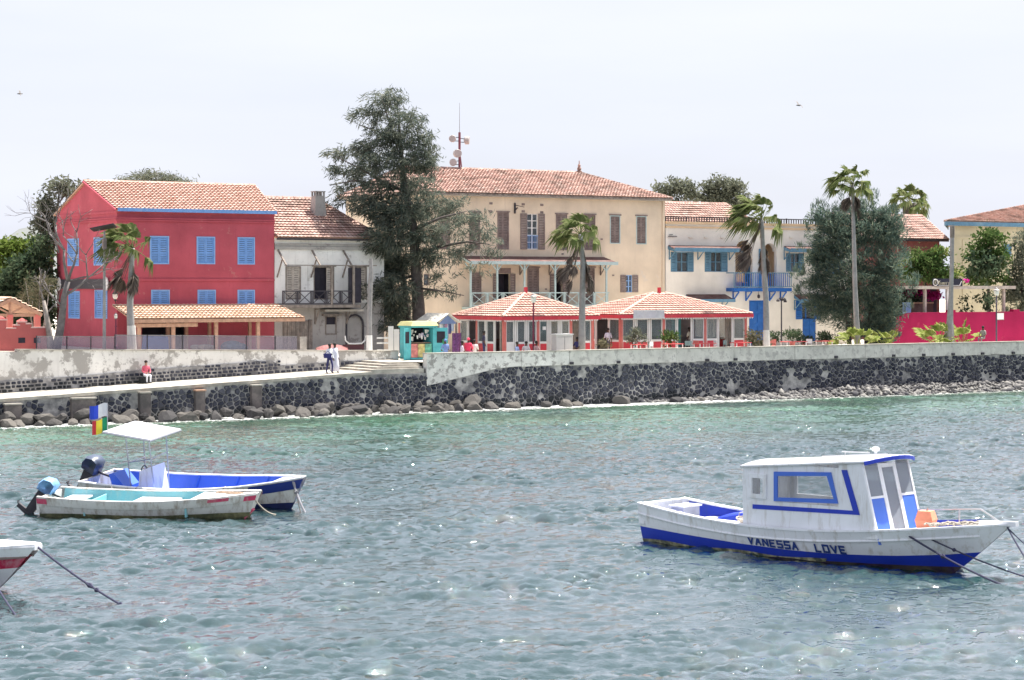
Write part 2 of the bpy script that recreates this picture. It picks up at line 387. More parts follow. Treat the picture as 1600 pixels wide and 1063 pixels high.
    s1 = node(n, 'ShaderNodeMath'); s1.operation = 'MULTIPLY_ADD'; n.links.new(f2, s1.inputs[0]); s1.inputs[1].default_value = .34; n.links.new(f1, s1.inputs[2])
    bump(n, bs, s1.outputs[0], 1.0, .036)
    bn = bs.inputs['Normal'].links[0].from_socket; n.links.new(bn, bs.inputs['Coat Normal'])
    o = np_mesh('sea', V, Fq, m, None, True)
    at = o.data.attributes.new('shore', 'FLOAT', 'POINT'); at.data.foreach_set('value', vv.astype(np.float32))
    tag(o, 'choppy grey green harbour water', 'water', kind='structure')
water()

def quay_ground():
    mb = MB()
    def P(u, v, z): p = W(u, v, z); return (p.x, p.y, p.z)
    G = 2.86
    mb.quad(P(-1.6, .3, G), P(400, .3, G), P(400, 3000, G), P(-1.6, 3000, G))
    # left terrace stands a little higher and falls gently to the plaza
    for a, b, za, zb in ((-400, -30, 3.86, 3.86), (-30, -1.6, 3.86, 3.34)):
        mb.quad(P(a, 4.7, za), P(b, 4.7, zb), P(b, 3000, zb), P(a, 3000, za))
    mb.quad(P(-1.6, 4.7, G), P(-1.6, 3000, G), P(-1.6, 3000, 3.34), P(-1.6, 4.7, 3.34))
    o = mb.build('ground', M['paving']); tag(o, 'sandy promenade and town ground behind the sea wall', 'ground', kind='structure')
    # distant hill
    m = MB(); pts = [(-40, 402), (0, 381), (10, 372), (30, 358), (60, 352), (110, 356), (170, 372), (260, 395)]
    YD = 420
    fr = [(XY(p, YD), YD, ZY(q, YD)) for p, q in pts]; bk = [(x * 1.25, YD + 130, z + 3) for x, y, z in fr]; ft = [(x, YD - 60, 2) for x, y, z in fr]
    for i in range(len(fr) - 1):
        m.quad(ft[i], ft[i + 1], fr[i + 1], fr[i]); m.quad(fr[i], fr[i + 1], bk[i + 1], bk[i])
    o = m.build('hill', mat('dry_hill', (.15, .16, .16), .95, .15, .05, .2, .5)); tag(o, 'grey distant hill rising beyond the trees at the left edge', 'hill', kind='structure')
quay_ground()
def ramp_z(u): return 1.42 + (u + 27.6) * .0428
def ramp():
    mb = MB()
    def P(u, v, z): p = W(u, v, z); return (p.x, p.y, p.z)
    us = [-60, -27.6, -20, -12, -5.2]
    for a, b in zip(us, us[1:]):
        za, zb = ramp_z(a), ramp_z(b)
        mb.hexa([P(a, -.06, za - .16), P(b, -.06, zb - .16), P(b, 4.56, zb - .16), P(a, 4.56, za - .16), P(a, -.06, za), P(b, -.06, zb), P(b, 4.56, zb), P(a, 4.56, za)])
    o = mb.build('ramp_path', M['concrete']); tag(o, 'pale concrete ramp sloping down along the wall', 'path', kind='structure')
    z0 = ramp_z(-5.2); st = MB()
    for i in range(4):   # steps up to the plaza
        a = -5.2 + i * .55
        for k in range(1):
            st2 = (a, -1.6, z0 + .125 * i, z0 + .125 * (i + 1))
            st.hexa([P(a, .1 + .25 * i, z0 - .3), P(-1.6, .1 + .25 * i, z0 - .3), P(-1.6, 4.5, z0 - .3), P(a, 4.5, z0 - .3),
                     P(a, .1 + .25 * i, st2[3]), P(-1.6, .1 + .25 * i, st2[3]), P(-1.6, 4.5, st2[3] + .002 * i), P(a, 4.5, st2[3] + .002 * i)])
    o = st.build('plaza_steps', M['concrete']); tag(o, 'low worn steps from the ramp to the stalls', 'steps', kind='structure')
ramp()

# ---------------------------------------------------------------- stone walls
def voronoi_cells(u0, u1, z0, z1, cu, cz, jit=.38, coursed=False):
    nu = max(1, int((u1 - u0) / cu)); nz_ = max(1, int(round((z1 - z0) / cz))); pts = {}
    for j in range(-1, nz_ + 1):
        for i in range(-1, nu + 1):
            if random.random() < .16 and not coursed: continue
            off = .5 * (j % 2)
            jj = jit * (.35 if coursed else 1)
            pts[i, j] = (u0 + (i + .5 + off + random.uniform(-jit, jit)) * (u1 - u0) / nu, z0 + (j + .5 + random.uniform(-jj, jj)) * (z1 - z0) / nz_)
    cells = []
    for j in range(nz_):
        for i in range(nu):
            if (i, j) not in pts: continue
            p = pts[i, j]; poly = [(p[0] - cu * 1.6, p[1] - cz * 1.6), (p[0] + cu * 1.6, p[1] - cz * 1.6), (p[0] + cu * 1.6, p[1] + cz * 1.6), (p[0] - cu * 1.6, p[1] + cz * 1.6)]
            for dj in (-2, -1, 0, 1, 2):
                for di in (-2, -1, 0, 1, 2):
                    q = pts.get((i + di, j + dj))
                    if not q or (di == 0 and dj == 0): continue
                    mx_, mz_ = (p[0] + q[0]) / 2, (p[1] + q[1]) / 2; nx_, nz2 = q[0] - p[0], q[1] - p[1]
                    o = []; n_ = len(poly)
                    for k in range(n_):
                        a, b = poly[k], poly[(k + 1) % n_]
                        da = (a[0] - mx_) * nx_ + (a[1] - mz_) * nz2; db = (b[0] - mx_) * nx_ + (b[1] - mz_) * nz2
                        if da <= 0: o.append(a)
                        if (da < 0) != (db < 0) and da != db:
                            t = da / (da - db); o.append((a[0] + (b[0] - a[0]) * t, a[1] + (b[1] - a[1]) * t))
                    poly = o
                    if len(poly) < 3: break
                if len(poly) < 3: break
            if len(poly) >= 3: cells.append((p, poly))
    return cells
def stone_geo(mb, poly, v0, gap, prot):
    cx = sum(p[0] for p in poly) / len(poly); cz = sum(p[1] for p in poly) / len(poly)
    ext = max(math.hypot(p[0] - cx, p[1] - cz) for p in poly)
    if ext < .06: return False
    gap = gap * random.uniform(.6, 2.0); o = []
    for p in poly:
        d = math.hypot(p[0] - cx, p[1] - cz)
        if d < 1e-4: continue
        o.append((cx + (p[0] - cx) * max(.3, 1 - gap / d), cz + (p[1] - cz) * max(.3, 1 - gap / d)))
    # soften the corners
    q = []
    for k in range(len(o)):
        a, b = o[k], o[(k + 1) % len(o)]
        q.append((a[0] * .87 + b[0] * .13, a[1] * .87 + b[1] * .13)); q.append((a[0] * .13 + b[0] * .87, a[1] * .13 + b[1] * .87))
    if len(q) > 12: q = q[::2]
    n = len(q); pr = prot * random.uniform(.55, 1.25); tl = random.uniform(-.12, .12); tz = random.uniform(-.10, .14)
    vs = [(a, v0 + .02, b) for a, b in q]
    vs += [(cx + (a - cx) * .84, v0 - pr * .85 + tl * (a - cx) + tz * (b - cz), cz + (b - cz) * .84) for a, b in q]
    vs += [(cx, v0 - pr, cz)]
    mb.add(vs, [(k, (k + 1) % n, n + (k + 1) % n, n + k) for k in range(n)] + [(n + k, n + (k + 1) % n, 2 * n) for k in range(n)])
    return True
def stones_on(th, cells, v0, ztop, zbot, gap, prot, skip, limit, key):
    """the `limit` stones that show largest become single parts, the rest one part"""
    good = []
    for p, poly in cells:
        if p[1] > ztop(p[0]) - .07 or p[1] < zbot(p[0]): continue
        zt = ztop(p[0]) - .01
        poly = [(a, min(b, zt)) for a, b in poly]
        if random.random() < skip(p[0], p[1]): continue
        ar = abs(sum(poly[k][0] * poly[(k + 1) % len(poly)][1] - poly[(k + 1) % len(poly)][0] * poly[k][1] for k in range(len(poly)))) / 2
        good.append((key(p) * ar, poly))
    good.sort(key=lambda t: -t[0])
    for _, poly in good[:limit]:
        mb = MB()
        if stone_geo(mb, poly, v0, gap, prot): mb.build('stone', M['stone'], th)
    rest = MB()
    for _, poly in good[limit:]: stone_geo(rest, poly, v0, gap, prot)
    if rest.v: tag(rest.build('small_stones', M['stone'], th), kind='stuff')
def pn(u, z, s=1.0): return mnoise.noise(Vector((u * s, z * s * 1.3, 3.7)))
def right_top(u): return 2.50 if u > 4 else (1.45 + (u + 1.5) * (1.05 / 5.5) if u > -1.5 else 1.45)
def sea_wall():
    th = thing('sea_wall', 'long dark basalt rubble sea wall with pale parapet under the cafe promenade', 'sea wall', 20, 0, 0)
    U1 = 62
    mb = MB(); mb.box(-1.5, U1, .02, .55, -1.0, 2.49); mb.build('mortar_bed', M['mortar'], th)
    # parapet blocks: white plaster on the left, grey concrete further on, each with its own cap
    cuts = [-1.5, 1.8, 5.2, UU(888, .1), UU(962, .1), UU(1055, .1), UU(1145, .1), UU(1240, .1), 33, 38, 43.5, 49, 55, U1]
    for i, (a, b) in enumerate(zip(cuts, cuts[1:])):
        m = MB(); dv = random.uniform(-.015, .015); zt = 3.36 + random.uniform(-.012, .012)
        e = .012
        for (q0, q1) in [(a + e, b - e)]:
            n_ = max(2, int((q1 - q0) / 1.2))
            for k in range(n_):
                x0 = q0 + (q1 - q0) * k / n_; x1 = q0 + (q1 - q0) * (k + 1) / n_
                zb0 = right_top(x0) + (random.uniform(-.05, .03) if x0 > 4 else 0); zb1 = right_top(x1)
                w0 = 0.03 * pn(x0, 1, .7); w1 = .03 * pn(x1, 1, .7)
                m.hexa([(x0, -.05 + dv + w0, zb0), (x1, -.05 + dv + w1, zb1), (x1, .45, zb1), (x0, .45, zb0), (x0, -.03 + dv + w0, zt), (x1, -.03 + dv + w1, zt), (x1, .45, zt), (x0, .45, zt)])
        m.build('parapet_block', M['sea_plaster'] if i < 3 else M['sea_conc'], th)
        c = MB(); c.box(a + e, b - e, -.09 + dv, .5, zt + .002, zt + .06); c.build('coping', M['concrete'], th)
    # weep holes
    for px in (892, 965, 1104, 1148, 1305, 1395, 1442, 1488, 1534, 1582):
        u = UU(px, 0); m = MB(); m.box(u - .13, u + .13, -.14, .1, 2.52, 2.68); m.build('drain_outlet', M['iron'], th)
    cells = voronoi_cells(-1.5, U1, -.35, 2.55, .32, .23, .47)
    stones_on(th, cells, 0.0, right_top, lambda u: -.3, .030, .075,
              lambda u, z: .85 if pn(u, z, .45) + .4 * pn(u, z, 1.7) > .36 and z > .5 else .05, 300, lambda p: 1 / (1 + .02 * max(0, p[0])) if p[0] < 47 else .1)
def ramp_wall():
    th = thing('ramp_wall', 'low dark stone wall carrying the ramp above the boulders', 'stone wall', -15, 0, 0)
    m = MB()
    for a, b in ((-60, -27.6), (-27.6, -14), (-14, -5.2), (-5.2, -1.52)):
        za, zb = ramp_z(a) - .162, min(ramp_z(b), 2.38) - .162
        m.hexa([(a, .02, -1), (b, .02, -1), (b, .6, -1), (a, .6, -1), (a, .02, za), (b, .02, zb), (b, .6, zb), (a, .6, za)])
    m.build('mortar_bed', M['mortar'], th)
    for px, w in ((130, 1.35), (226, .62), (312, .55), (400, .6), (20, .9)):   # concrete piers
        u = UU(px, -.2); zt = ramp_z(u) - .25 - random.uniform(.0, .12)
        c = MB(); c.hexa([(u - w / 2, -.38, -.6), (u + w / 2, -.38, -.6), (u + w / 2, .02, -.6), (u - w / 2, .02, -.6), (u - w / 2, -.34, zt), (u + w / 2, -.34, zt), (u + w / 2, .02, zt), (u - w / 2, .02, zt)])
        p = c.build('concrete_pier', M['pier'], th)
        d = MB(); d.box(u - w / 2 - .04, u + w / 2 + .04, -.42, .02, zt + .002, zt + .08); d.build('pier_cap', M['timber'] if px == 312 else M['concrete'], p)
    cells = voronoi_cells(-31, -1.5, -.3, 2.3, .38, .24, .45, True)
    stones_on(th, cells, 0.0, lambda u: min(ramp_z(u), 2.38) - .18, lambda u: -.3, .028, .07, lambda u, z: .7 if pn(u + 9, z, .5) > .38 else .03, 300, lambda p: 1 + p[1])
def left_top(u): return 3.88 + (u + 26) * -.0195
def retaining_wall():
    th = thing('retaining_wall', 'peeling whitewashed wall with a band of dark stones above the ramp', 'wall', -15, 4.5, 1.5)
    us = [-60, -27, -25.1, -20, -16, -12, -8, -4, -.9]
    for a, b in zip(us, us[1:]):
        m = MB(); n_ = 4
        for k in range(n_):
            x0 = a + (b - a) * k / n_; x1 = a + (b - a) * (k + 1) / n_
            d0, d1 = .05 * pn(x0, 0, .5), .05 * pn(x1, 0, .5)
            t0 = left_top(x0) - (.12 if x0 < -25.2 else 0); t1 = left_top(x1) - (.12 if x0 < -25.2 else 0)
            b0 = min(ramp_z(x0), 2.6) - .3; b1 = min(ramp_z(x1), 2.6) - .3
            m.hexa([(x0, 4.5 + d0, b0), (x1, 4.5 + d1, b1), (x1, 5, b1), (x0, 5, b0), (x0, 4.52 + d0, t0), (x1, 4.52 + d1, t1), (x1, 5, t1), (x0, 5, t0)])
        m.build('plaster_face', M['wall_white'], th)
        if a > -26:
            c = MB(); c.hexa([(a + .02, 4.44, left_top(a) + .002), (b - .02, 4.44, left_top(b) + .002), (b - .02, 5.02, left_top(b) + .002), (a + .02, 5.02, left_top(a) + .002),
                              (a + .02, 4.44, left_top(a) + .05), (b - .02, 4.44, left_top(b) + .05), (b - .02, 5.02, left_top(b) + .05), (a + .02, 5.02, left_top(a) + .05)])
            c.build('coping', M['concrete'], th)
    m = MB()
    def bt(u): return min(ramp_z(u), 2.45) + (.62 + .15 * min(1, max(0, (u + 27) / 10)) + .08 * pn(u, 5, .8) if u < -9 else .45 + .06 * pn(u, 5, .8))
    for k in range(60):
        a = -31 + k * .5; b = a + .5
        if b > -.9: break
        m.hexa([(a, 4.43, ramp_z(a) - .2), (b, 4.43, ramp_z(b) - .2), (b, 4.6, ramp_z(b) - .2), (a, 4.6, ramp_z(a) - .2), (a, 4.43, bt(a)), (b, 4.43, bt(b)), (b, 4.6, bt(b)), (a, 4.6, bt(a))])
    m.build('stone_band_bed', M['mortar'], th)
    cells = []
    for row in range(4):
        u = -31 + random.random() * .2
        while u < -1.0:
            w_ = random.uniform(.2, .42); z0 = ramp_z(u + w_ / 2) + .03 + row * .2; hh = random.uniform(.13, .185)
            cells.append(((u + w_ / 2, z0 + hh / 2), [(u, z0), (u + w_ - .05, z0 + random.uniform(-.02, .02)), (u + w_ - .05, z0 + hh), (u, z0 + hh + random.uniform(-.02, .02))])); u += w_
    stones_on(th, cells, 4.42, bt, lambda u: 0, .012, .05, lambda u, z: .06, 300, lambda p: 1)
sea_wall(); ramp_wall(); retaining_wall()

# ---------------------------------------------------------------- boulders and beach stones
def rock_mesh(seed, sub=2):
    bm = bmesh.new(); bmesh.ops.create_icosphere(bm, subdivisions=sub, radius=1); r = random.Random(seed)
    planes = [(Vector((r.uniform(-1, 1), r.uniform(-1, 1), r.uniform(-.6, 1))).normalized(), r.uniform(.42, .78)) for _ in range(11)]
    for v in bm.verts:
        p = v.co.copy()
        for n_, d in planes:
            k = p.dot(n_) - d
            if k > 0: p -= n_ * k * .92
        p *= 1 + .10 * mnoise.noise(p * 2.2 + Vector((seed, 0, 0)))
        v.co = p
    me = bpy.data.meshes.new('boulder'); bm.to_mesh(me); bm.free(); me.materials.append(M['boulder']); return me
ROCKS = [rock_mesh(i * 3.1 + 1) for i in range(9)]
def boulder(u, v, r, z=None, fl=.72):
    o = bpy.data.objects.new('boulder', random.choice(ROCKS)); COL.objects.link(o)
    z = z if z is not None else r * .15
    o.location = W(u, v, z); o.rotation_euler = (random.uniform(-.4, .4), random.uniform(-.4, .4), random.uniform(0, 6.3))
    o.scale = (r * random.uniform(.9, 1.35), r * random.uniform(.8, 1.1), r * random.uniform(fl * .85, fl * 1.15))
    if u < -12: tag(o, 'grey boulder in the rock pile under the ramp wall between the concrete piers', 'boulder', 'boulders under the ramp piers')
    elif u < -1.5: tag(o, 'grey boulder in the rock pile below the steps and the kiosk', 'boulder', 'boulders below the steps')
    elif v < -1.6 or r < .45: tag(o, 'smaller grey boulder at the foot of the sea wall below the cafes', 'boulder', 'smaller boulders below the cafes')
    else: tag(o, 'large grey boulder at the foot of the sea wall below the cafes', 'boulder', 'large boulders below the cafes')
big = [(765, 640, .62), (800, 634, .5), (885, 625, .62), (905, 632, .38), (975, 626, .75), (850, 632, .4), (1055, 626, .5), (1095, 627, .42), (720, 645, .4), (660, 640, .55), (600, 645, .5), (700, 640, .5)]
for px, py, r in big: boulder(UU(px, -.9), -.9 + random.uniform(-.2, .2), r, r * .25)
u = -29.5
while u < 1.5:
    for row in range(2):
        r = random.uniform(.36, .80) * (1.0 if row else .85)
        boulder(u + random.uniform(-.3, .3), (-.55, -1.35)[row] + random.uniform(-.2, .2), r, (.32, .08)[row] + random.uniform(-.05, .1))
    if random.random() < .4: boulder(u, -1.9, random.uniform(.2, .35), .02)
    u += random.uniform(.75, 1.15)
def beach():
    V = []; Fs = []
    bm = bmesh.new(); bmesh.ops.create_icosphere(bm, subdivisions=1, radius=1); iv = np.array([v.co[:] for v in bm.verts]); fv = np.array([[x.index for x in f.verts] for f in bm.faces]); bm.free()
    n = 2600
    uu = rng.uniform(14, 60, n); wdt = np.clip((uu - 12) / 14, .2, 1) * 2.2
    tt = rng.random(n) ** 1.2; vv = -tt * wdt; zz = .62 * np.clip((uu - 14) / 18, .3, 1) * (1 - tt) - .02
    rr = rng.uniform(.06, .17, n) * np.where(rng.random(n) < .08, 2.0, 1)
    for i in range(n):
        p = W(uu[i], vv[i], zz[i]); s = rr[i] * rng.uniform(.7, 1.3, 3); s[2] *= .75
        q = iv * s * (1 + .18 * rng.standard_normal((len(iv), 1))); a = rng.uniform(0, 6.3); c, sn = math.cos(a), math.sin(a)
        q = np.stack([q[:, 0] * c - q[:, 1] * sn, q[:, 0] * sn + q[:, 1] * c, q[:, 2]], 1)
        Fs.append(fv + len(iv) * i); V.append(q + np.array(p[:]))
    o = np_mesh('beach_stones', np.vstack(V), np.vstack(Fs), M['pebble']); tag(o, 'bank of loose rounded stones below the right part of the sea wall', 'stones', kind='stuff')
    mb = MB(); m_ = 24
    for i in range(m_):
        a = 13 + 49 * i / m_; b = 13 + 49 * (i + 1) / m_
        wa = min(1, max(.2, (a - 12) / 14)) * 2.2; wb = min(1, max(.2, (b - 12) / 14)) * 2.2
        ha = .55 * min(1, max(.3, (a - 14) / 18)); hb = .55 * min(1, max(.3, (b - 14) / 18))
        mb.quad(W(a, .0, ha), W(b, .0, hb), W(b, -wb, -.12), W(a, -wa, -.12))
    o = mb.build('beach', mat('wet_shingle', (.12, .115, .11), .7, .3, 4, .5, 10)); tag(o, 'narrow bank of wet shingle under the sea wall', 'beach', kind='structure')
beach()
# ================================================================== BUILDINGS
class PL:
    """a wall plane: origin (u,v), direction along it, outward normal; coordinates x along, d outwards, z up"""
    def __init__(s, O, X, N): s.O = O; s.X = X; s.N = N
    def p(s, x, d, z): return (s.O[0] + s.X[0] * x + s.N[0] * d, s.O[1] + s.X[1] * x + s.N[1] * d, z)
    def box(s, mb, x0, x1, d0, d1, z0, z1):
        P = s.p
        return mb.hexa([P(x0, d1, z0), P(x1, d1, z0), P(x1, d0, z0), P(x0, d0, z0), P(x0, d1, z1), P(x1, d1, z1), P(x1, d0, z1), P(x0, d0, z1)])
    def wall(s, mb, x0, x1, z0, z1, holes, depth=.22):
        xs = sorted({x0, x1} | {h[0] for h in holes} | {h[1] for h in holes}); zs = sorted({z0, z1} | {h[2] for h in holes} | {h[3] for h in holes})
        xs = [x for x in xs if x0 <= x <= x1]; zs = [z for z in zs if z0 <= z <= z1]
        for a, b in zip(xs, xs[1:]):
            for c, d in zip(zs, zs[1:]):
                mx_, mz_ = (a + b) / 2, (c + d) / 2
                if any(h[0] < mx_ < h[1] and h[2] < mz_ < h[3] for h in holes): continue
                mb.quad(s.p(a, 0, c), s.p(b, 0, c), s.p(b, 0, d), s.p(a, 0, d))
        for a, b, c, d in holes:
            q = [(a, c), (b, c), (b, d), (a, d)]
            for k in range(4):
                e, f = q[k], q[(k + 1) % 4]
                mb.quad(s.p(e[0], 0, e[1]), s.p(f[0], 0, f[1]), s.p(f[0], -depth, f[1]), s.p(e[0], -depth, e[1]))
def front(v): return PL((0, v), (1, 0), (0, -1))     # facade facing the sea: x is u
def hole(v, px0, py0, px1, py1):
    """pixel rectangle on the facade plane v -> (u0,u1,z0,z1)"""
    u0, u1 = UU(px0, v), UU(px1, v); pm = (px0 + px1) / 2
    return (u0, u1, ZZ(pm, py1, v), ZZ(pm, py0, v))
def shutter(pl, x0, x1, z0, z1, d, m, parent, swing=0.0, hinge='l', slat=None):
    """louvred leaf with stiles, rails and slats; swing turns it out on its hinge"""
    w = x1 - x0; hx = x0 if hinge == 'l' else x1; mb = MB(); st = min(.07, w * .16)
    sg = 1 if hinge == 'l' else -1; c, s_ = math.cos(swing), math.sin(swing)
    def bx(a, b, e, f, z_0, z_1):
        P = []
        for zz in (z_0, z_1):
            for (aa, ee) in ((a, f), (b, f), (b, e), (a, e)):
                P.append(pl.p(hx + sg * (aa * c - ee * s_), d + aa * s_ + ee * c, zz))
        mb.hexa(P)
    bx(0, st, 0, .045, z0, z1); bx(w - st, w, 0, .045, z0, z1)
    h = z1 - z0; mid = z0 + h * .36
    for zc in (z0 + st / 2, mid, z1 - st / 2): bx(st, w - st, .001, .043, zc - st / 2, zc + st / 2)
    for (za, zb) in ((z0 + st, mid - st / 2), (mid + st / 2, z1 - st)):
        n = max(3, int((zb - za) / .11))
        for k in range(n):
            zz = za + (zb - za) * k / n
            bx(st, w - st, .012, .03, zz + .012, zz + (zb - za) / n - .016)
    return mb.build('shutter', m, parent)
def frame(pl, h, wd, d0, d1, m, parent, name='window_frame', sill=None):
    a, b, c, d = h; mb = MB()
    pl.box(mb, a, a + wd, d0, d1, c, d); pl.box(mb, b - wd, b, d0, d1, c, d); pl.box(mb, a + wd, b - wd, d0, d1, d - wd, d); pl.box(mb, a + wd, b - wd, d0, d1, c, c + wd)
    return mb.build(name, m, parent)
def backing(pl, h, d, m, parent, name='pane'):
    a, b, c, e = h; mb = MB(); pl.box(mb, a - .02, b + .02, d - .02, d, c - .02, e + .02); return mb.build(name, m, parent)
def closed_window(pl, h, ms, mf, parent, d=-.06, name='window'):
    a, b, c, e = h; f = frame(pl, h, .07, -.12, .035, mf, parent, name)
    mid = (a + b) / 2
    shutter(pl, a + .075, mid - .006, c + .075, e - .075, d, ms, f); shutter(pl, mid + .006, b - .075, c + .075, e - .075, d, ms, f)
    backing(pl, h, -.13, M['dark_room'], f, 'back_panel'); return f
def single_shutter_window(pl, h, ms, mf, parent):
    f = frame(pl, h, .06, -.12, .03, mf, parent, 'window'); a, b, c, e = h; mid = (a + b) / 2
    shutter(pl, a + .065, mid - .004, c + .065, e - .065, -.07, ms, f); shutter(pl, mid + .004, b - .065, c + .065, e - .065, -.07, ms, f)
    backing(pl, h, -.13, M['dark_room'], f, 'back_panel')
    l = MB(); pl.box(l, a - .08, b + .08, -.05, .06, e + .002, e + .09); l.build('lintel', ms, f); return f
def glazed(pl, h, mf, parent, cols=2, rows=3, name='window', mg=None, bar=.045, room=True):
    a, b, c, e = h; f = frame(pl, h, .06, -.16, -.06, mf, parent, name); mb = MB()
    for k in range(1, cols): x = a + (b - a) * k / cols; pl.box(mb, x - bar, x + bar, -.14, -.07, c + .06, e - .06)
    for k in range(1, rows): z = c + (e - c) * k / rows; pl.box(mb, a + .06, b - .06, -.135, -.075, z - bar * .6, z + bar * .6)
    if mb.v: mb.build('glazing_bar', mf, f)
    backing(pl, h, -.12, mg or M['glass'], f, 'pane')
    if room: backing(pl, h, -.20, M['dark_room'], f, 'back_panel')
    return f
def open_door(pl, h, parent, depth=.9, name='dark_doorway', m=None):
    a, b, c, e = h; mb = MB(); P = pl.p; q = [(a, c), (b, c), (b, e), (a, e)]
    for k in range(4):
        s, t = q[k], q[(k + 1) % 4]; mb.quad(P(s[0], -.22, s[1]), P(t[0], -.22, t[1]), P(t[0], -depth, t[1]), P(s[0], -depth, s[1]))
    mb.quad(P(a, -depth, c), P(b, -depth, c), P(b, -depth, e), P(a, -depth, e)); return mb.build(name, m or M['dark_room'], parent)
def tiles(mb, A, B, C, D, tw=.27, th=.36, rel=.045, lip=.085, wob=.008):
    """interlocking tiles on the slope with eave A->B and top D->C"""
    A, B, C, D = (Vector(p) for p in (A, B, C, D)); n_ = (B - A).cross(D - A).normalized()
    if n_.z < 0: n_ = -n_
    L = max(((D + C) / 2 - (A + B) / 2).length, .1); rows = max(2, int(round(L / th)))
    xd = (B - A).normalized(); W0 = (B - A).length; yd = n_.cross(xd).normalized()
    if yd.z < 0: yd = -yd
    la = (D - A).dot(xd); lb = (C - A).dot(xd); Hs = (D - A).dot(yd)
    for r in range(rows):
        y0 = Hs * r / rows; y1 = Hs * (r + 1) / rows + .03; t0 = r / rows; t1 = min(1, (r + 1) / rows)
        e0, e1 = la * t0, W0 + (lb - W0) * t0; f0, f1 = la * t1, W0 + (lb - W0) * t1
        k0 = int(math.floor(min(e0, f0) / tw)); k1 = int(math.ceil(max(e1, f1) / tw))
        for k in range(k0, k1):
            xa, xb = k * tw, (k + 1) * tw
            def cl(x, lo, hi): return min(max(x, lo), hi)
            b0, b1 = cl(xa, e0, e1), cl(xb, e0, e1); c0, c1 = cl(xa, f0, f1), cl(xb, f0, f1)
            if b1 - b0 < .02 and c1 - c0 < .02: continue
            dz = random.uniform(-wob, wob); dy = random.uniform(-wob, wob)
            def Q(x, y, z): return A + xd * x + yd * y + n_ * z
            bm_, cm = (b0 * .45 + b1 * .55), (c0 * .45 + c1 * .55)
            lz = lip + dz
            vs = [Q(b0, y0 + dy, lz), Q(bm_, y0 + dy, lz + rel), Q(b1, y0 + dy, lz), Q(c0, y1, 0), Q(cm, y1, rel), Q(c1, y1, 0), Q(b0, y0 + dy + .07, -.01), Q(b1, y0 + dy + .07, -.01)]
            mb.add(vs, [(0, 1, 4, 3), (1, 2, 5, 4), (6, 7, 2, 1, 0)])
def ridge_caps(mb, a, b, r=.11, step_=.4):
    a = Vector(a); b = Vector(b); L = (b - a).length; n = max(1, int(L / step_)); d = (b - a) / n
    for k in range(n):
        p = a + d * k + Vector((0, 0, random.uniform(-.01, .01))); q = a + d * (k + 1.08)
        mb.tube([p, q], [r * 1.08, r * .92], 6)
def slope(parent, A, B, C, D, m, th=.12, deck=None, **kw):
    mb = MB(); tiles(mb, A, B, C, D, **kw)
    o = mb.build('roof_tiles', m, parent); tag(o, kind='stuff')
    A, B, C, D = (Vector(p) for p in (A, B, C, D)); dn = Vector((0, 0, -th)); s = MB(); e = Vector((0, 0, -.02))
    s.hexa([A + dn, B + dn, C + dn, D + dn, A + e, B + e, C + e, D + e]); s.build('roof_deck', deck or M['timber'], parent); return o
def band(pl, mb, x0, x1, z0, z1, d): pl.box(mb, x0, x1, -.05, d, z0, z1)
def bracket(pl, mb, x, z, drop, outd, w=.06):
    """triangular strut under an awning or balcony"""
    mb.bar(pl.p(x, .03, z - drop), pl.p(x, .03, z), w); mb.bar(pl.p(x, .03, z - drop), pl.p(x, outd, z - .03), w * .9); mb.bar(pl.p(x, 0, z), pl.p(x, outd, z), w * .8)
def awning(pl, parent, x0, x1, ztop, zbot, outd, mroof, mfas, name='awning', fas=.14, brackets=(), mbr=None, slope_ends=.15):
    mb = MB(); P = pl.p
    mb.hexa([P(x0 - slope_ends, outd, zbot), P(x1 + slope_ends, outd, zbot), P(x1, 0, ztop - .05), P(x0, 0, ztop - .05), P(x0 - slope_ends, outd, zbot + .06), P(x1 + slope_ends, outd, zbot + .06), P(x1, 0, ztop), P(x0, 0, ztop)])
    a = mb.build(name, mroof, parent)
    f = MB(); pl.box(f, x0 - slope_ends - .03, x1 + slope_ends + .03, outd + .002, outd + .04, zbot - fas * .6, zbot + fas * .55)
    for xx, sg in ((x0 - slope_ends, -1), (x1 + slope_ends, 1)):   # cheeks
        f.prism([P(xx, outd, zbot - fas * .6), P(xx, outd, zbot), P(xx - sg * slope_ends, 0.01, ztop - .06), P(xx - sg * slope_ends, 0.01, ztop - .06 - fas)], Vector(P(sg * .03, 0, 0)) - Vector(P(0, 0, 0)))
    f.build('fascia', mfas, a)
    for x in brackets:
        b = MB(); bracket(pl, b, x, zbot + .02, .75, outd * .85); b.build('bracket', mbr or mfas, a)
    return a
def cross_railing(pl, parent, x0, x1, z0, z1, d, m, n, w=.055, name='railing'):
    root = MB(); pl.box(root, x0, x1, d - w, d + w, z1 - .07, z1); pl.box(root, x0, x1, d - w * .6, d + w * .6, z0, z0 + .06); r = root.build(name, m, parent)
    for k in range(n):
        a = x0 + (x1 - x0) * k / n; b = x0 + (x1 - x0) * (k + 1) / n; p = MB()
        p.bar(pl.p(a, d, z0), pl.p(a, d, z1), w * 1.3); p.bar(pl.p(a + .1, d, z0), pl.p(a + .1, d, z1), w * .7); p.bar(pl.p(b - .1, d, z0), pl.p(b - .1, d, z1), w * .7)
        p.bar(pl.p(a + .1, d, z0 + .08), pl.p(b - .1, d, z1 - .09), w * .7); p.bar(pl.p(a + .1, d - .01, z1 - .09), pl.p(b - .1, d - .01, z0 + .08), w * .7)
        p.build('rail_panel', m, r)
    return r

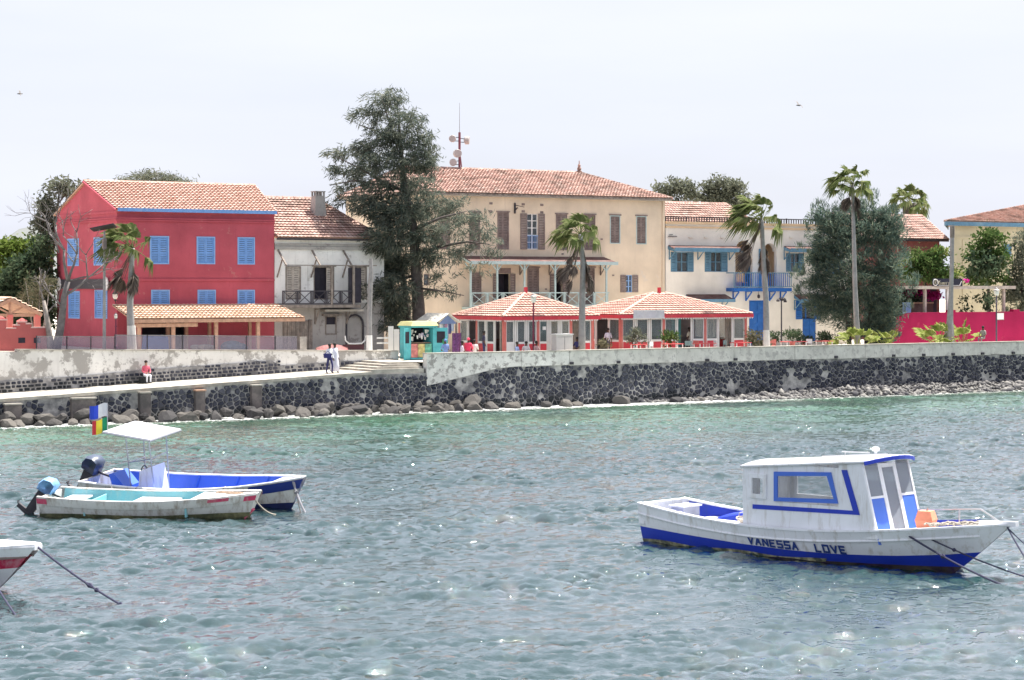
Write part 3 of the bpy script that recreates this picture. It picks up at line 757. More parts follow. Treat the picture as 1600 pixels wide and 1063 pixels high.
# ---------------------------------------------------------------- red house
def red_house():
    v = 10.0; pl = front(v); uL, uR = UU(183, v), UU(428.5, v); zE = 11.95; zB = 3.0
    GL = 10.4                                     # depth of the house
    th = thing('red_house', 'two storey crimson house with sky blue shutters and tiled gable roof', 'house', uL, v, 3.6)
    up = [hole(v, 234, 369, 264, 413), hole(v, 307, 370, 336, 413), hole(v, 371, 371, 398, 413.5)]
    lo = [hole(v, 236, 453, 265, 500), hole(v, 308.5, 453, 337, 500), hole(v, 371, 453, 398, 500)]
    dr = [(UU(222, v), UU(262, v), zB, 6.0), (UU(264, v), UU(290, v), zB, 6.0)]
    mb = MB(); pl.wall(mb, uL, uR, zB, zE, up + lo + dr, .25)
    mb.build('wall', M['red'], th)
    for h in up + lo: closed_window(pl, h, M['sh_blue'], M['fr_blue'], th)
    for h in dr: open_door(pl, h, th, .9)
    gp = PL((uL, v), (0, 1), (-1, 0))               # gable wall, x runs inland
    def gx(px):                                   # pixel column on the gable plane u = uL
        a = (px - 800) / F_PX; ox, oy = W(uL, v).x, W(uL, v).y
        return (a * oy - ox) / (DV[0] - a * DV[1])
    def gz(px, py):
        x = gx(px); return CAM_H + (HZ - py) * (W(uL, v).y + DV[1] * x) / F_PX
    gh = []
    for (p0, q0, p1, q1) in ((106, 373, 123.5, 416), (147, 371, 164, 415), (107.5, 455, 125, 498), (148.5, 453, 168, 498)):
        gh.append((gx(p1), gx(p0), gz((p0 + p1) / 2, q1), gz((p0 + p1) / 2, q0)))
    g = MB(); gp.wall(g, 0, GL, zB, zE, gh, .25)
    zR = zE + 1.85; e = .25
    # gable top with clipped shoulders
    g.add([gp.p(0, 0, zE), gp.p(GL, 0, zE), gp.p(GL, 0, zE + .25), gp.p(GL * .66, 0, zR - .35), gp.p(GL * .5, 0, zR), gp.p(0, 0, zE + .1)], [(0, 1, 2, 3, 4, 5)])
    g.quad((uR, v, zB), (uR, v + GL, zB), (uR, v + GL, zE), (uR, v, zE)); uX = UU(398, v + GL / 2) - .03; g.tri((uR, v, zE), (uR + 1.5, v + GL, zE), (uX, v + GL / 2, zR))
    g.quad((uL, v + GL, zB), (uR, v + GL, zB), (uR, v + GL, zE), (uL, v + GL, zE)); g.build('gable_wall', M['red'], th)
    for h in gh: closed_window(gp, h, M['sh_blue'], M['fr_blue'], th)
    b = MB()
    for z0, z1, d in ((zE - .62, zE - .52, .09), (zE - .50, zE - .42, .13), (zE - .16, zE - .02, .06), (7.72, 7.86, .06)):
        band(pl, b, uL - d, uR, z0, z1, d); gp.box(b, -.0, GL, -.05, d, z0 + .001, z1 + .001)
    b.build('string_course', M['red'], th)
    rf = MB(); rf.box(uL - .08, uR + .05, v - .32, v - .26, zE - .06, zE + .16); rf.build('eave_board', M['sh_blue'], th)
    a0 = Vector((uL - .15, v - .3, zE + .06)); a1 = Vector((uR + .02, v - .3, zE + .06)); r0 = Vector((uL - .15, v + GL / 2, zR + .12)); r1 = Vector((UU(398, v + GL / 2), v + GL / 2, zR + .12))
    slope(th, a0, a1, r1, r0, M['tile_pale'])
    slope(th, (uR + .02, v + GL + .2, zE + .06), (uL - .15, v + GL + .2, zE + .06), r0, r1, M['tile_pale'])
    rc = MB(); ridge_caps(rc, r0, r1); ridge_caps(rc, a1, r1, .08); rc.build('ridge_caps', M['tile_pale'], th)
    vb = MB(); vb.bar(a0 + Vector((-.02, 0, -.05)), r0 + Vector((-.02, 0, -.05)), .14, .1); vb.bar(r1 + Vector((.05, 0, -.06)), a1 + Vector((.05, 0, -.06)), .07, .16); vb.build('verge_board', M['red'], th)
    # hanging sign board along the gable
    s = MB(); xs0, xs1, zc = gx(170), gx(96), gz(135, 444); 
    gp.box(s, xs0, xs1, .06, .14, zc - .30, zc + .30)
    sb = s.build('sign_board', M['iron'], th)
    for xx in (xs0, xs1):
        d = MB(); n_ = 16; pts = [gp.p(xx + .33 * math.cos(2 * math.pi * k / n_), .15, zc + .42 * math.sin(2 * math.pi * k / n_)) for k in range(n_)]
        d.prism(pts, Vector(gp.p(0, .05, 0)) - Vector(gp.p(0, 0, 0))); d.build('sign_disc', M['white'], sb)
    return gx, gz
RED_GX, RED_GZ = red_house()

# ---------------------------------------------------------------- tiled porch in front of it
def porch():
    th = thing('tiled_porch', 'open timber porch with a pale tiled roof along the red house', 'porch', -12, 7, 3.6)
    vF, vB = 6.9, 9.75; uL, uR = UU(206, vF), UU(476, vF); zF, zB = 5.47, 6.30
    A = (uL, vF, zF); B = (uR, vF, zF - .02); C = (uR - .6, vB, zB); D = (uL - .1, vB, zB)
    slope(th, A, B, C, D, M['tile_sun'], th=.08)
    f = MB(); f.box(uL, uR, vF - .05, vF + .03, zF - .22, zF - .02); f.build('eave_beam', M['timber'], th)
    for px in (217, 270.5, 337.5, 403):
        u = UU(px, vF + .3); p = MB(); p.box(u - .1, u + .1, vF + .2, vF + .4, 3.4, zF - .1); p.build('post', M['timber'], th)
    for px in (262, 291, 327, 390):
        u = UU(px, vB - .4); p = MB(); p.box(u - .09, u + .09, vB - .5, vB - .32, 3.4, zB - .25); p.build('post', M['timber'], th)
    b = MB(); b.box(UU(211, vF), UU(310, vF), vF + .1, vF + .2, zF - .48, zF - .26); b.build('sign_beam', M['timber'], th)
    for k in range(9):
        u = uL + .5 + (uR - uL - 1.2) * k / 8; r = MB(); r.bar((u, vF + .02, zF - .13), (u, vB - .05, zB - .14), .07, .1); r.build('rafter', M['timber'], th)
    # things kept under the porch
    o = thing('blue_tarpaulin', 'blue covered crate under the tiled porch beside the palm', 'crate', UU(243, 8.4), 8.4, 3.65); m = MB(); u = UU(243, 8.4)
    m.hexa([(u - .7, 8.0, 3.6), (u + .7, 8.0, 3.6), (u + .7, 8.9, 3.6), (u - .7, 8.9, 3.6), (u - .62, 8.05, 4.45), (u + .65, 8.05, 4.4), (u + .6, 8.8, 4.5), (u - .6, 8.8, 4.5)]); m.build('cover', M['deep_blue'], o)
    m = MB(); m.box(u - .75, u + .75, 7.95, 8.95, 3.5, 3.62); m.build('pallet', M['old_wood'], o)
    o = thing('rubble_pile', 'grey heap of rubble under the tiled porch behind the mesh fence', 'rubble', UU(320, 7.6), 7.6, 3.55); m = MB(); u = UU(320, 7.6)
    for k in range(12): m.ball((u + random.uniform(-.8, .8), 7.6 + random.uniform(-.3, .3), 3.66 + random.uniform(0, .25) * (1 - abs(k - 6) / 7)), (random.uniform(.15, .32), .2, random.uniform(.1, .2)), 7, 5)
    m.build('broken_blocks', M['concrete'], o)
    o = thing('green_tarpaulin_heap', 'dark blue green tarpaulin heap under the right end of the porch', 'tarpaulin', UU(362, 8), 8, 3.55); m = MB(); u = UU(362, 8)
    m.ball((u, 8, 3.7), (.75, .45, .42), 12, 8); m.ball((u + .6, 8.05, 3.66), (.5, .35, .3), 10, 7); m.build('folds', mat('blue_green_tarp', (.03, .12, .2), .6, .3, 4, .3, 12), o, True)
porch()

def mesh_fence():
    th = thing('mesh_fence', 'see-through grey mesh fence along the top of the whitewashed wall', 'fence', -14, 4.8, 3.6)
    m, n, b = new_mat('shade_netting'); co = obco(n)
    b.inputs['Base Color'].default_value = (.34, .31, .37, 1); b.inputs['Roughness'].default_value = .9; b.inputs['Alpha'].default_value = .36
    M['net'] = m
    cols = [57, 104.5, 142, 179.5, 230, 285, 335, 385, 430, 465]; v = 4.85
    for i, (p, q) in enumerate(zip(cols, cols[1:])):
        a, c = UU(p, v), UU(q, v); za, zc = left_top(a) + .05, left_top(c) + .05; hh = .72 if i < 3 else .82
        pm = MB(); pm.hexa([(a + .04, v, za), (c - .04, v, zc), (c - .04, v + .015, zc), (a + .04, v + .015, za), (a + .04, v, za + hh), (c - .04, v, zc + hh), (c - .04, v + .015, zc + hh), (a + .04, v + .015, za + hh)])
        pm.build('mesh_panel', M['net'], th)
        po = MB(); po.box(a - .025, a + .025, v - .02, v + .04, za - .1, za + hh + .03); po.build('fence_post', M['iron'], th)
        ra = MB(); ra.bar((a + .03, v, za + hh), (c - .03, v, zc + hh), .035); ra.build('top_rail', M['pole'], th)
    w_ = MB(); a = UU(474, v); w_.box(a - .22, a + .22, v - .01, v + .03, left_top(a), left_top(a) + .85); w_.build('end_board', M['sh_cream'], th)
mesh_fence()

# ---------------------------------------------------------------- old white house
def white_house():
    v = 10.05; pl = front(v); uL, uR = UU(428.5, v) + .02, UU(600, v); zE = 10.42; zB = 3.0; zF = 6.35
    th = thing('old_white_house', 'old white house with flaking walls, dark balcony railing and tiled roof', 'house', (uL + uR) / 2, v, 3.4)
    H = [hole(v, 446, 416, 470, 468), hole(v, 490, 417, 522, 468), hole(v, 546, 417, 573, 468)]
    G = [hole(v, 508, 494, 526, 523), (UU(542, v), UU(566, v), zB, ZZ(555, 492, v)), (UU(444, v), UU(470, v), zB, ZZ(455, 500, v))]
    mb = MB(); pl.wall(mb, uL, uR, zF, zE, H, .25); pl.wall(mb, uL, uR, zB, zF, [], .25) if False else None
    mb.build('upper_wall', M['white_old'], th)
    mb = MB(); pl.wall(mb, uL, uR, zB, zF, G, .3); mb.build('lower_wall', M['grey_old'], th)
    sd = MB(); sd.quad((uR, v, zB), (uR, v + 8, zB), (uR, v + 8, zE), (uR, v, zE)); sd.quad((uL, v + 8, zB), (uR, v + 8, zB), (uR, v + 8, zE), (uL, v + 8, zE)); sd.build('side_wall', M['white_old'], th)
    b = MB(); band(pl, b, uL, uR, zE - .72, zE - .52, .10); band(pl, b, uL, uR, zE - .5, zE - .34, .06); b.build('cornice', M['grey_old'], th)
    closed_window(pl, H[0], M['sh_cream'], M['old_wood'], th)
    for i, h in enumerate(H[1:]):
        a, bb, c, d = h; f = frame(pl, h, .06, -.2, .03, M['old_wood'], th, 'balcony_door')
        room = backing(pl, h, -.24, M['dark_room'], f, 'back_panel')
        shutter(pl, bb - (bb - a) * (.36 if i == 0 else .55), bb - .06, c + .06, d - .06, -.08, M['sh_cream'], f)
        if i == 0: shutter(pl, a + .06, a + (bb - a) * .3, c + .06, d - .06, -.08, M['dark_room'], f)
        l = MB(); pl.box(l, a - .12, bb + .12, 0, .08, d + .003, d + .09); l.build('lintel', M['old_wood'], f)
    # remains of the awning frame over the balcony
    aw = MB(); xs = [UU(p, v) for p in (434, 487, 536, 590)]; zt = ZZ(490, 391, v); zb = ZZ(490, 415, v)
    aw.bar(pl.p(xs[0], 1.0, zb), pl.p(xs[-1] - .6, 1.0, zb), .06)
    fr = aw.build('awning_frame', M['old_wood'], th)
    for x in xs[:3]:
        s = MB(); s.bar(pl.p(x, .03, zt), pl.p(x + .1, 1.02, zb - .02), .09); s.bar(pl.p(x - .05, .03, zb - .75), pl.p(x, .62, zb + .33), .07); s.build('strut', M['old_wood'], fr)
    # balcony
    sl = MB(); x0, x1 = uL + .05, UU(552, v); pl.box(sl, x0, x1, .01, 1.05, zF - .30, zF - .12); bal = sl.build('balcony_floor', M['old_wood'], th)
    cross_railing(pl, th, x0 + .05, x1 - .4, zF - .08, zF + .78, .98, M['iron'], 5)
    for x in (UU(507, v), UU(541, v)):
        s = MB(); s.box(x - .07, x + .07, v - 1.06, v - .94, zF - .2, zb); s.build('balcony_post', M['old_wood'], th)
    d = MB(); xd = UU(556, v); pl.box(d, xd - 1.0, xd - .1, .85, .93, zF, zb - .15); d.build('balcony_screen', M['dark_room'], th)
    s = MB(); pl.box(s, UU(500, v), UU(560, v), .05, .75, zF - .55, zF - .42); s.build('lean_to_board', M['concrete'], th)
    for px in (492, 541):
        s = MB(); bracket(pl, s, UU(px, v), zF - .4, .95, .6, .07); s.build('bracket', M['old_wood'], th)
    # ground floor window and door
    a, bb, c, d = G[0]; f = frame(pl, G[0], .07, -.15, .04, M['old_wood'], th, 'window'); m_ = (c + d) / 2
    backing(pl, (a, bb, m_, d), -.1, M['dark_room'], f, 'pane'); x = MB(); pl.box(x, a + .07, bb - .07, -.12, -.03, c, m_ + .05); x.build('boarded_half', M['grey_old'], f)
    x = MB(); pl.box(x, a - .25, bb + .25, 0, .25, d + .01, d + .12); x.build('lintel', M['old_wood'], f)
    a, bb, c, d = G[1]; dr = MB(); pl.box(dr, a, bb, -.2, -.12, c, d); dr = dr.build('door', M['grey_old'], th)
    ar = MB(); cx = (a + bb) / 2; rr = (bb - a) / 2 + .05
    pts = [(cx - rr, zB)] + [(cx - rr * math.cos(t), d - rr + rr * math.sin(t)) for t in np.linspace(0, math.pi, 9)] + [(cx + rr, zB)]
    for p, q in zip(pts, pts[1:]): ar.bar(pl.p(p[0], .02, p[1]), pl.p(q[0], .02, q[1]), .09, .1)
    ar.build('arch_trim', M['iron'], dr)
    sp = MB()
    for sg in (-1, 1):
        pz = [(cx - sg * rr * math.cos(t), d - rr + rr * math.sin(t)) for t in np.linspace(0, math.pi / 2, 6)] + [(cx - sg * rr, d + .02)]
        sp.add([pl.p(p[0], -.03, p[1]) for p in pz], [tuple(range(len(pz)))])
    sp.build('arch_spandrel', M['grey_old'], dr)
    for k in range(7):    # plank door / hoarding
        a, bb, c, d = G[2]; x0 = a - .1 + (bb - a + .9) * k / 7; p = MB(); pl.box(p, x0, x0 + (bb - a + .9) / 7 - .02, .02, .06 + random.uniform(0, .03), zB, d + random.uniform(-.15, .1)); p.build('hoarding_plank', M['old_wood'], th)
    # roof
    zR = 13.15; ov = .35; hp = 2.7
    vR = v + 4.6
    A = (uL + .05, v - ov, zE + .02); B = (uR - .1, v - ov, zE + .02); C = (uR - 2.6, vR, zR); D = (uL - .9, vR, zR)
    slope(th, A, B, C, D, M['tile_old']); slope(th, B, (uR - .1, v + 8.3, zE), C, C, M['tile_old'])
    slope(th, (uR, v + 9, zE), (uL - .9, v + 9, zE), D, C, M['tile_old'])
    rc = MB(); ridge_caps(rc, D, C); ridge_caps(rc, B, C); rc.build('ridge_caps', M['tile_old'], th)
    e = MB(); e.box(uL, uR - .1, v - ov - .03, v - ov + .02, zE - .12, zE + .0); e.build('eave_board', M['iron'], th)
    # chimney on the front slope
    uc = UU(497, v + 2.6); zc = ZZ(497, 329, v + 2.6); zt = ZZ(497, 299, v + 2.6); ch = MB()
    ch.hexa([(uc - .42, v + 2.2, zc - .5), (uc + .42, v + 2.2, zc - .5), (uc + .42, v + 3, zc - .5), (uc - .42, v + 3, zc - .5), (uc - .33, v + 2.3, zt - .3), (uc + .33, v + 2.3, zt - .3), (uc + .33, v + 2.9, zt - .3), (uc - .33, v + 2.9, zt - .3)])
    for sx in (-.29, -.1, .1, .29):
        for sy in (2.34, 2.86): ch.box(uc + sx - .05, uc + sx + .05, v + sy - .04, v + sy + .04, zt - .3, zt - .06)
    ch.box(uc - .37, uc + .37, v + 2.26, v + 2.94, zt - .06, zt); ch.build('chimney', M['grey_old'], th)
white_house()

# ---------------------------------------------------------------- big ochre house
def ochre_house():
    v = 17.0; pl = front(v); uL, uR = UU(526, v + 11.4) + .55, UU(1039, v); zE = 13.72; zB = 2.6; D = 11.0
    th = thing('ochre_house', 'large three storey ochre house with hipped tile roof and grey shutters', 'house', (uL + uR) / 2, v, 2.9)
    up = [hole(v, p0, q0, p1, q1) for p0, q0, p1, q1 in ((686, 331, 703, 390), (733, 332, 750, 390), (777, 332, 795, 390), (823.5, 334, 840.5, 390), (868.5, 335, 886, 391), (913, 336, 930, 391), (953, 337, 969, 381), (994, 338, 1010, 382))]
    lo = [hole(v, p0, q0, p1, q1) for p0, q0, p1, q1 in ((735, 428, 752, 472), (778, 428, 797, 476), (824, 419, 842, 476), (868, 428, 879, 476), (914, 419, 929, 476), (978, 430, 988, 457), (662, 428, 671, 446))]
    mb = MB(); pl.wall(mb, uL, uR, zB, zE, up + lo, .25); mb.build('wall', M['ochre'], th)
    s = MB(); s.quad((uL, v, zB), (uL, v + D, zB), (uL, v + D, zE), (uL, v, zE)); s.quad((uR, v, zB), (uR, v + D, zB), (uR, v + D, zE), (uR, v, zE)); s.quad((uL, v + D, zB), (uR, v + D, zB), (uR, v + D, zE), (uL, v + D, zE)); s.build('side_wall', M['ochre'], th)
    for i, h in enumerate(up):
        if i == 3:
            f = glazed(pl, h, M['white'], th, 2, 5, 'french_window'); a, b, c, d = h; w_ = .55
            shutter(pl, a - w_ - .02, a - .02, c, d, .01, M['sh_grey'], f); shutter(pl, b + .02, b + w_ + .02, c, d, .01, M['sh_grey'], f, hinge='r')
            g = MB(); z1 = c + (d - c) * .38
            for k in range(7): x = a + .08 + (b - a - .16) * k / 6; g.bar(pl.p(x, .02, c + .05), pl.p(x, .02, z1), .03)
            g.bar(pl.p(a, .02, z1), pl.p(b, .02, z1), .045); g.build('window_guard', M['fr_blue'], f)
        else: single_shutter_window(pl, h, M['sh_grey'], M['aqua'] if i >= 6 else M['sh_grey'], th)
    for i, h in enumerate(lo):
        a, b, c, d = h
        if i in (0, 2, 4): single_shutter_window(pl, h, M['sh_grey'], M['sh_grey'], th)
        elif i in (1, 3, 5):
            f = open_door(pl, h, th, .8, 'open_doorway', None) if i != 5 else glazed(pl, h, M['fr_blue'], th, 2, 3)
            w_ = (.42 if i == 1 else .5)
            shutter(pl, a - w_, a - .01, c, d, .01, M['sh_grey'], f); shutter(pl, b + .01, b + w_, c, d, .01, M['sh_grey'], f, hinge='r')
            if i != 5:
                t = MB(); pl.box(t, a - .05, b + .05, .0, .03, d + .02, d + .4); t.build('transom_board', M['sh_grey'], f)
        else: glazed(pl, h, M['sh_grey'], th, 1, 2)
    # eave and gutter
    e = MB(); e.box(uL - .4, uR + .3, v - .42, v - .0, zE - .03, zE + .14); e.build('eave', M['grey_old'], th)
    zR = ZZ(800, 266.5, v + D / 2); vR = v + D / 2
    rL, rR = UU(628, vR), UU(905, vR)
    A = (uL - .55, v - .5, zE + .16); B = (uR + .35, v - .5, zE + .16); C = (rR, vR, zR); Dd = (rL, vR, zR)
    Bk = (uR + .35, v + D + .4, zE + .16); Ak = (uL - .55, v + D + .4, zE + .16)
    slope(th, A, B, C, Dd, M['tile_old'], deck=M['old_wood']); slope(th, B, Bk, C, C, M['tile_old'], deck=M['old_wood']); slope(th, Ak, A, Dd, Dd, M['tile_old'], deck=M['old_wood']); slope(th, Bk, Ak, Dd, C, M['tile_old'], deck=M['old_wood'])
    rc = MB(); ridge_caps(rc, Dd, C); ridge_caps(rc, B, C); ridge_caps(rc, A, Dd); ridge_caps(rc, Bk, C); rc.build('ridge_caps', M['tile_old'], th)
    f = MB(); f.lathe((rR, vR, zR - .05), [(.2, 0), (.22, .15), (.13, .22), (.17, .35), (.10, .5), (.11, .62), (.04, .72), (.03, .95)], 8); f.build('finial', M['tile_old'], th)
    # long balcony with its own roof
    x0, x1 = UU(733, v - 1.0), UU(948, v - 1.0); zr = ZZ(840, 457, v - 1.3); zf = ZZ(840, 477, v - 1.3); zt = ZZ(840, 402, v)
    aw = awning(pl, th, UU(722, v), UU(944, v), ZZ(840, 401, v), ZZ(840, 411, v - 1.4), 1.5, M['wood_roof'], M['aqua'], 'balcony_roof', .2)
    zp = ZZ(840, 412, v - 1.3)
    b = MB(); pl.box(b, x0, x1, .02, 1.35, zf - .28, zf - .1); bal = b.build('balcony_floor', M['aqua'], th)
    cross_railing(pl, th, x0, x1, zf - .05, zr, 1.3, M['aqua'], 9, .05)
    for px in (735, 776.5, 819, 867, 908, 947):
        x = UU(px, v - 1.25); s = MB(); s.box(x - .055, x + .055, v - 1.34, v - 1.23, zf - .1, zp); s.bar((x, v - 1.28, zp - .55), (x - .45, v - 1.28, zp), .06); s.bar((x, v - 1.28, zp - .55), (x + .45, v - 1.28, zp), .06); s.build('balcony_post', M['aqua'], th)
    for px in (812, 858, 894, 938):
        s = MB(); bracket(pl, s, UU(px, v), zp, .8, .8, .07); s.build('bracket', M['old_wood'], th)
    # blocked holes, bracket, down pipe
    for px, py in ((767, 318), (766.5, 330.5), (817.5, 319.5), (817.5, 330.5), (846.5, 320.5), (846.5, 332), (879, 397), (940, 374), (958, 430.5), (853, 452), (918, 452)):
        x, z = UZ(px, py, v); m = MB(); r = .09 if py > 340 else .13; pl.box(m, x - r, x + r, -.04, .02, z - r * .6, z + r * .6); m.build('vent_brick', M['sh_grey'], th)
    x, z = UZ(804, 325, v); m = MB(); m.bar(pl.p(x, .05, z - .4), pl.p(x, .05, z + .35), .1); m.bar(pl.p(x, .05, z + .2), pl.p(x + .5, .5, z + .05), .05); m.bar(pl.p(x, .05, z - .2), pl.p(x, .4, z), .06); m.build('wall_bracket', M['iron'], th)
    x = uR - .25; m = MB(); m.tube([pl.p(x, .08, zB), pl.p(x, .08, 7), pl.p(x + .02, .09, zE)], .05, 6); m.build('down_pipe', M['ochre'], th)
ochre_house()

def antenna():
    v = 22.5; u = UU(718, v); zR = ZZ(718, 262, v)
    th = thing('antenna_mast', 'radio mast with four round dish antennas standing on the ochre house ridge', 'antenna', u, v, zR)
    sc = 1 / 21.5
    zt = ZZ(718, 207, v); m = MB(); m.tube([(u, v, zR - .3), (u, v, zt)], .09, 6); m.tube([(u + .35, v + .2, zR - .3), (u + .02, v, zR + 1.2)], .04, 5); m.build('mast', mat('rusty_mast', (.22, .07, .09), .7), th)
    m = MB(); m.tube([(u, v, zt), (u, v, ZZ(718, 161, v))], [.022, .012], 5); m.build('whip_aerial', M['pole'], th)
    dm = mat('dish_cover', (.42, .38, .37), .6, .1, 3, .05)
    for px, py, r, dx in ((707, 217, .26, -1), (729, 219.5, .3, 1), (714.5, 240, .3, -1), (708, 254, .27, -1)):
        uu, z = UZ(px, py, v); d = MB(); pr = []
        a = Vector((uu - u, -.9 if dx < 0 else -.5, 0)).normalized(); c = Vector((uu, v, z))
        d.tube([c - a * .2, c - a * .1, c + a * .16, c + a * .2], [r * .35, r, r, r * .9], 14)
        dish = d.build('dish', dm, th); s = MB(); s.bar((u, v, z + .12), tuple(c - a * .1 + Vector((0, 0, .1))), .05); s.bar((u, v, z - .15), tuple(c - a * .1 - Vector((0, 0, .15))), .05); s.build('dish_arm', M['iron'], dish)
antenna()

# ---------------------------------------------------------------- cream house with blue woodwork
def cream_house():
    v = 17.05; pl = front(v); uL, uR = UU(1039.5, v) + .02, UU(1330, v); zT = ZZ(1150, 349, v); zB = 2.6; D = 9
    th = thing('cream_house', 'cream two storey house with blue shutters, awnings and a blue balcony', 'house', (uL + uR) / 2, v, 2.9)
    W1 = [hole(v, 1048, 394, 1084, 425), hole(v, 1101, 394, 1137, 425), hole(v, 1228, 396, 1256, 425), hole(v, 1290, 398, 1316, 428)]
    dr = [(UU(1170.5, v), UU(1194.5, v), zB, ZZ(1182, 469.5, v)), hole(v, 1244, 470, 1276, 499), (UU(1254, v), UU(1275, v), zB + .5, ZZ(1264, 498, v))]
    # two arches of the loggia
    aL = (UU(1149, v), UU(1176, v)); aR = (UU(1193, v), UU(1213.5, v)); zs = ZZ(1170, 393, v); zf = ZZ(1185, 449, v)
    rL, rR = (aL[1] - aL[0]) / 2, (aR[1] - aR[0]) / 2
    L1 = (aL[0], aL[1], zf, zs + rL); L2 = (aR[0], aR[1], zf, zs + rR)
    mb = MB(); pl.wall(mb, uL, uR, zB, zT, W1 + dr + [L1, L2], .3)
    for (a, b), r in ((aL, rL), (aR, rR)):
        cx = (a + b) / 2
        for sg in (-1, 1):
            pz = [(cx + sg * r * math.cos(t), zs + r * math.sin(t)) for t in np.linspace(0, math.pi / 2, 8)]
            mb.add([pl.p(p[0], 0, p[1]) for p in pz] + [pl.p(cx + sg * r, 0, zs + r)], [tuple(range(len(pz) + 1))])
            for p, q in zip(pz, pz[1:]): mb.quad(pl.p(p[0], 0, p[1]), pl.p(q[0], 0, q[1]), pl.p(q[0], -.5, q[1]), pl.p(p[0], -.5, p[1]))
    mb.build('wall', M['cream'], th)
    s = MB(); s.quad((uR, v, zB), (uR, v + D, zB), (uR, v + D, zT), (uR, v, zT)); s.quad((uL, v + D, zB), (uR, v + D, zB), (uR, v + D, zT), (uL, v + D, zT)); s.build('side_wall', M['cream'], th)
    lg = MB(); lg.box(aL[0] - .3, aR[1] + .4, v + 2.0, v + 2.1, zf - .1, zs + 1.6); lg.quad((aL[0] - .3, v + .3, zf - .1), (aL[0] - .3, v + 2, zf - .1), (aL[0] - .3, v + 2, zs + 1.6), (aL[0] - .3, v + .3, zs + 1.6)); lg.quad((aR[1] + .4, v + .3, zf - .1), (aR[1] + .4, v + 2, zf - .1), (aR[1] + .4, v + 2, zs + 1.6), (aR[1] + .4, v + .3, zs + 1.6))
    lg.quad((aL[0] - .3, v + .3, zs + 1.6), (aR[1] + .4, v + .3, zs + 1.6), (aR[1] + .4, v + 2, zs + 1.6), (aL[0] - .3, v + 2, zs + 1.6)); lo = lg.build('loggia', M['cream_dark'], th)
    dd = MB(); x = UU(1168, v + 2); dd.box(x - .5, x + .3, v + 1.93, v + 1.99, zf, zf + 1.9); dd.build('loggia_door', M['teal_blue'], lo)
    aw = MB(); aw.box(x - .7, x + .4, v + 1.4, v + 1.99, zf + 2.15, zf + 2.25); aw.build('loggia_awning', M['wood_roof'], lo)
    cd = MB(); x = UU(1187, v); cd.box(x - .12, x + .1, v - .12, v - .04, zf, zs + .2); cd.build('blue_door_leaf', M['teal_blue'], th)
    for i, h in enumerate(W1):
        f = glazed(pl, h, M['teal_blue'], th, 4, 2); a, b, c, d = h; w_ = (b - a) * .27
        shutter(pl, a + .02, a + w_, c + .02, d - .02, -.02, M['teal_blue'], f); shutter(pl, b - w_, b - .02, c + .02, d - .02, -.02, M['teal_blue'], f, hinge='r')
    zt, zb = ZZ(1095, 384, v), ZZ(1095, 390.5, v - 1.1)
    awning(pl, th, UU(1044, v), UU(1150, v), zt, zb, 1.05, M['wood_roof'], M['teal_blue'], 'window_awning', .26, [UU(1045.5, v), UU(1090, v), UU(1139, v)])
    awning(pl, th, UU(1225, v), UU(1272, v), zt + .05, zb + .05, 1.0, M['wood_roof'], M['teal_blue'], 'window_awning', .26, [UU(1225, v), UU(1270, v)])
    awning(pl, th, UU(1072, v), UU(1133, v), ZZ(1100, 460, v), ZZ(1100, 470, v - 1), 1.0, M['wood_roof'], M['teal_blue'], 'door_awning', .2, [UU(1128, v)])
    awning(pl, th, UU(1241, v), UU(1290, v), ZZ(1262, 460, v), ZZ(1262, 470, v - 1), 1.0, M['wood_roof'], M['teal_blue'], 'door_awning', .24, [UU(1241, v)])
    for i, h in enumerate(dr[:1] + dr[2:]):
        a, b, c, d = h; f = MB(); pl.box(f, a, b, -.14, -.08, c, d); do = f.build('door', M['deep_blue'], th)
        for r in range(4):
            for cidx in range(2):
                x0 = a + (b - a) * (cidx * .5 + .07); x1 = a + (b - a) * (cidx * .5 + .43); z0 = c + (d - c) * (r / 4 + .03); z1 = c + (d - c) * (r / 4 + .22)
                p = MB(); pl.box(p, x0, x1, -.079, -.045, z0, z1); p.build('door_panel', M['deep_blue'], do)
    f = glazed(pl, dr[1], M['deep_blue'], th, 2, 1); a, b, c, d = dr[1]; shutter(pl, a - .05, a + .55, c, d, .02, M['deep_blue'], f); shutter(pl, b - .3, b + .3, c, d, .02, M['deep_blue'], f, hinge='r')
    # balcony
    x0, x1 = UU(1142, v - .6), UU(1232, v - .6); z0 = ZZ(1185, 449, v - .9); z1 = ZZ(1185, 426, v - .9); b = MB(); pl.box(b, x0, x1, .02, 1.0, z0 - .32, z0 - .06); bal = b.build('balcony_floor', M['deep_blue'], th)
    r = MB(); pl.box(r, x0, x1, .92, .99, z1 - .07, z1); pl.box(r, x0, x1, .93, .98, z0, z0 + .06); pl.box(r, x0, x0 + .06, .02, .92, z1 - .07, z1); pl.box(r, x1 - .06, x1, .02, .92, z1 - .07, z1); rr = r.build('railing', M['teal_blue'], th)
    n = 30
    for k in range(n + 1):
        x = x0 + .03 + (x1 - x0 - .06) * k / n; q = MB(); q.box(x - .022, x + .022, v - .975, v - .93, z0 + .05, z1 - .06); q.build('baluster', M['deep_blue'] if k % 10 else M['teal_blue'], rr)
    for px in (1145, 1165, 1202, 1219):
        q = MB(); bracket(pl, q, UU(px, v), z0 - .33, .7, .75, .09); q.build('bracket', M['deep_blue'], th)
    # cornice, roof terrace railing, tiled roof behind
    cc = MB(); band(pl, cc, uL, uR, zT - .42, zT - .30, .08); band(pl, cc, uL, uR, zT - .12, zT + .04, .14); cc.build('cornice', M['cream_dark'], th)
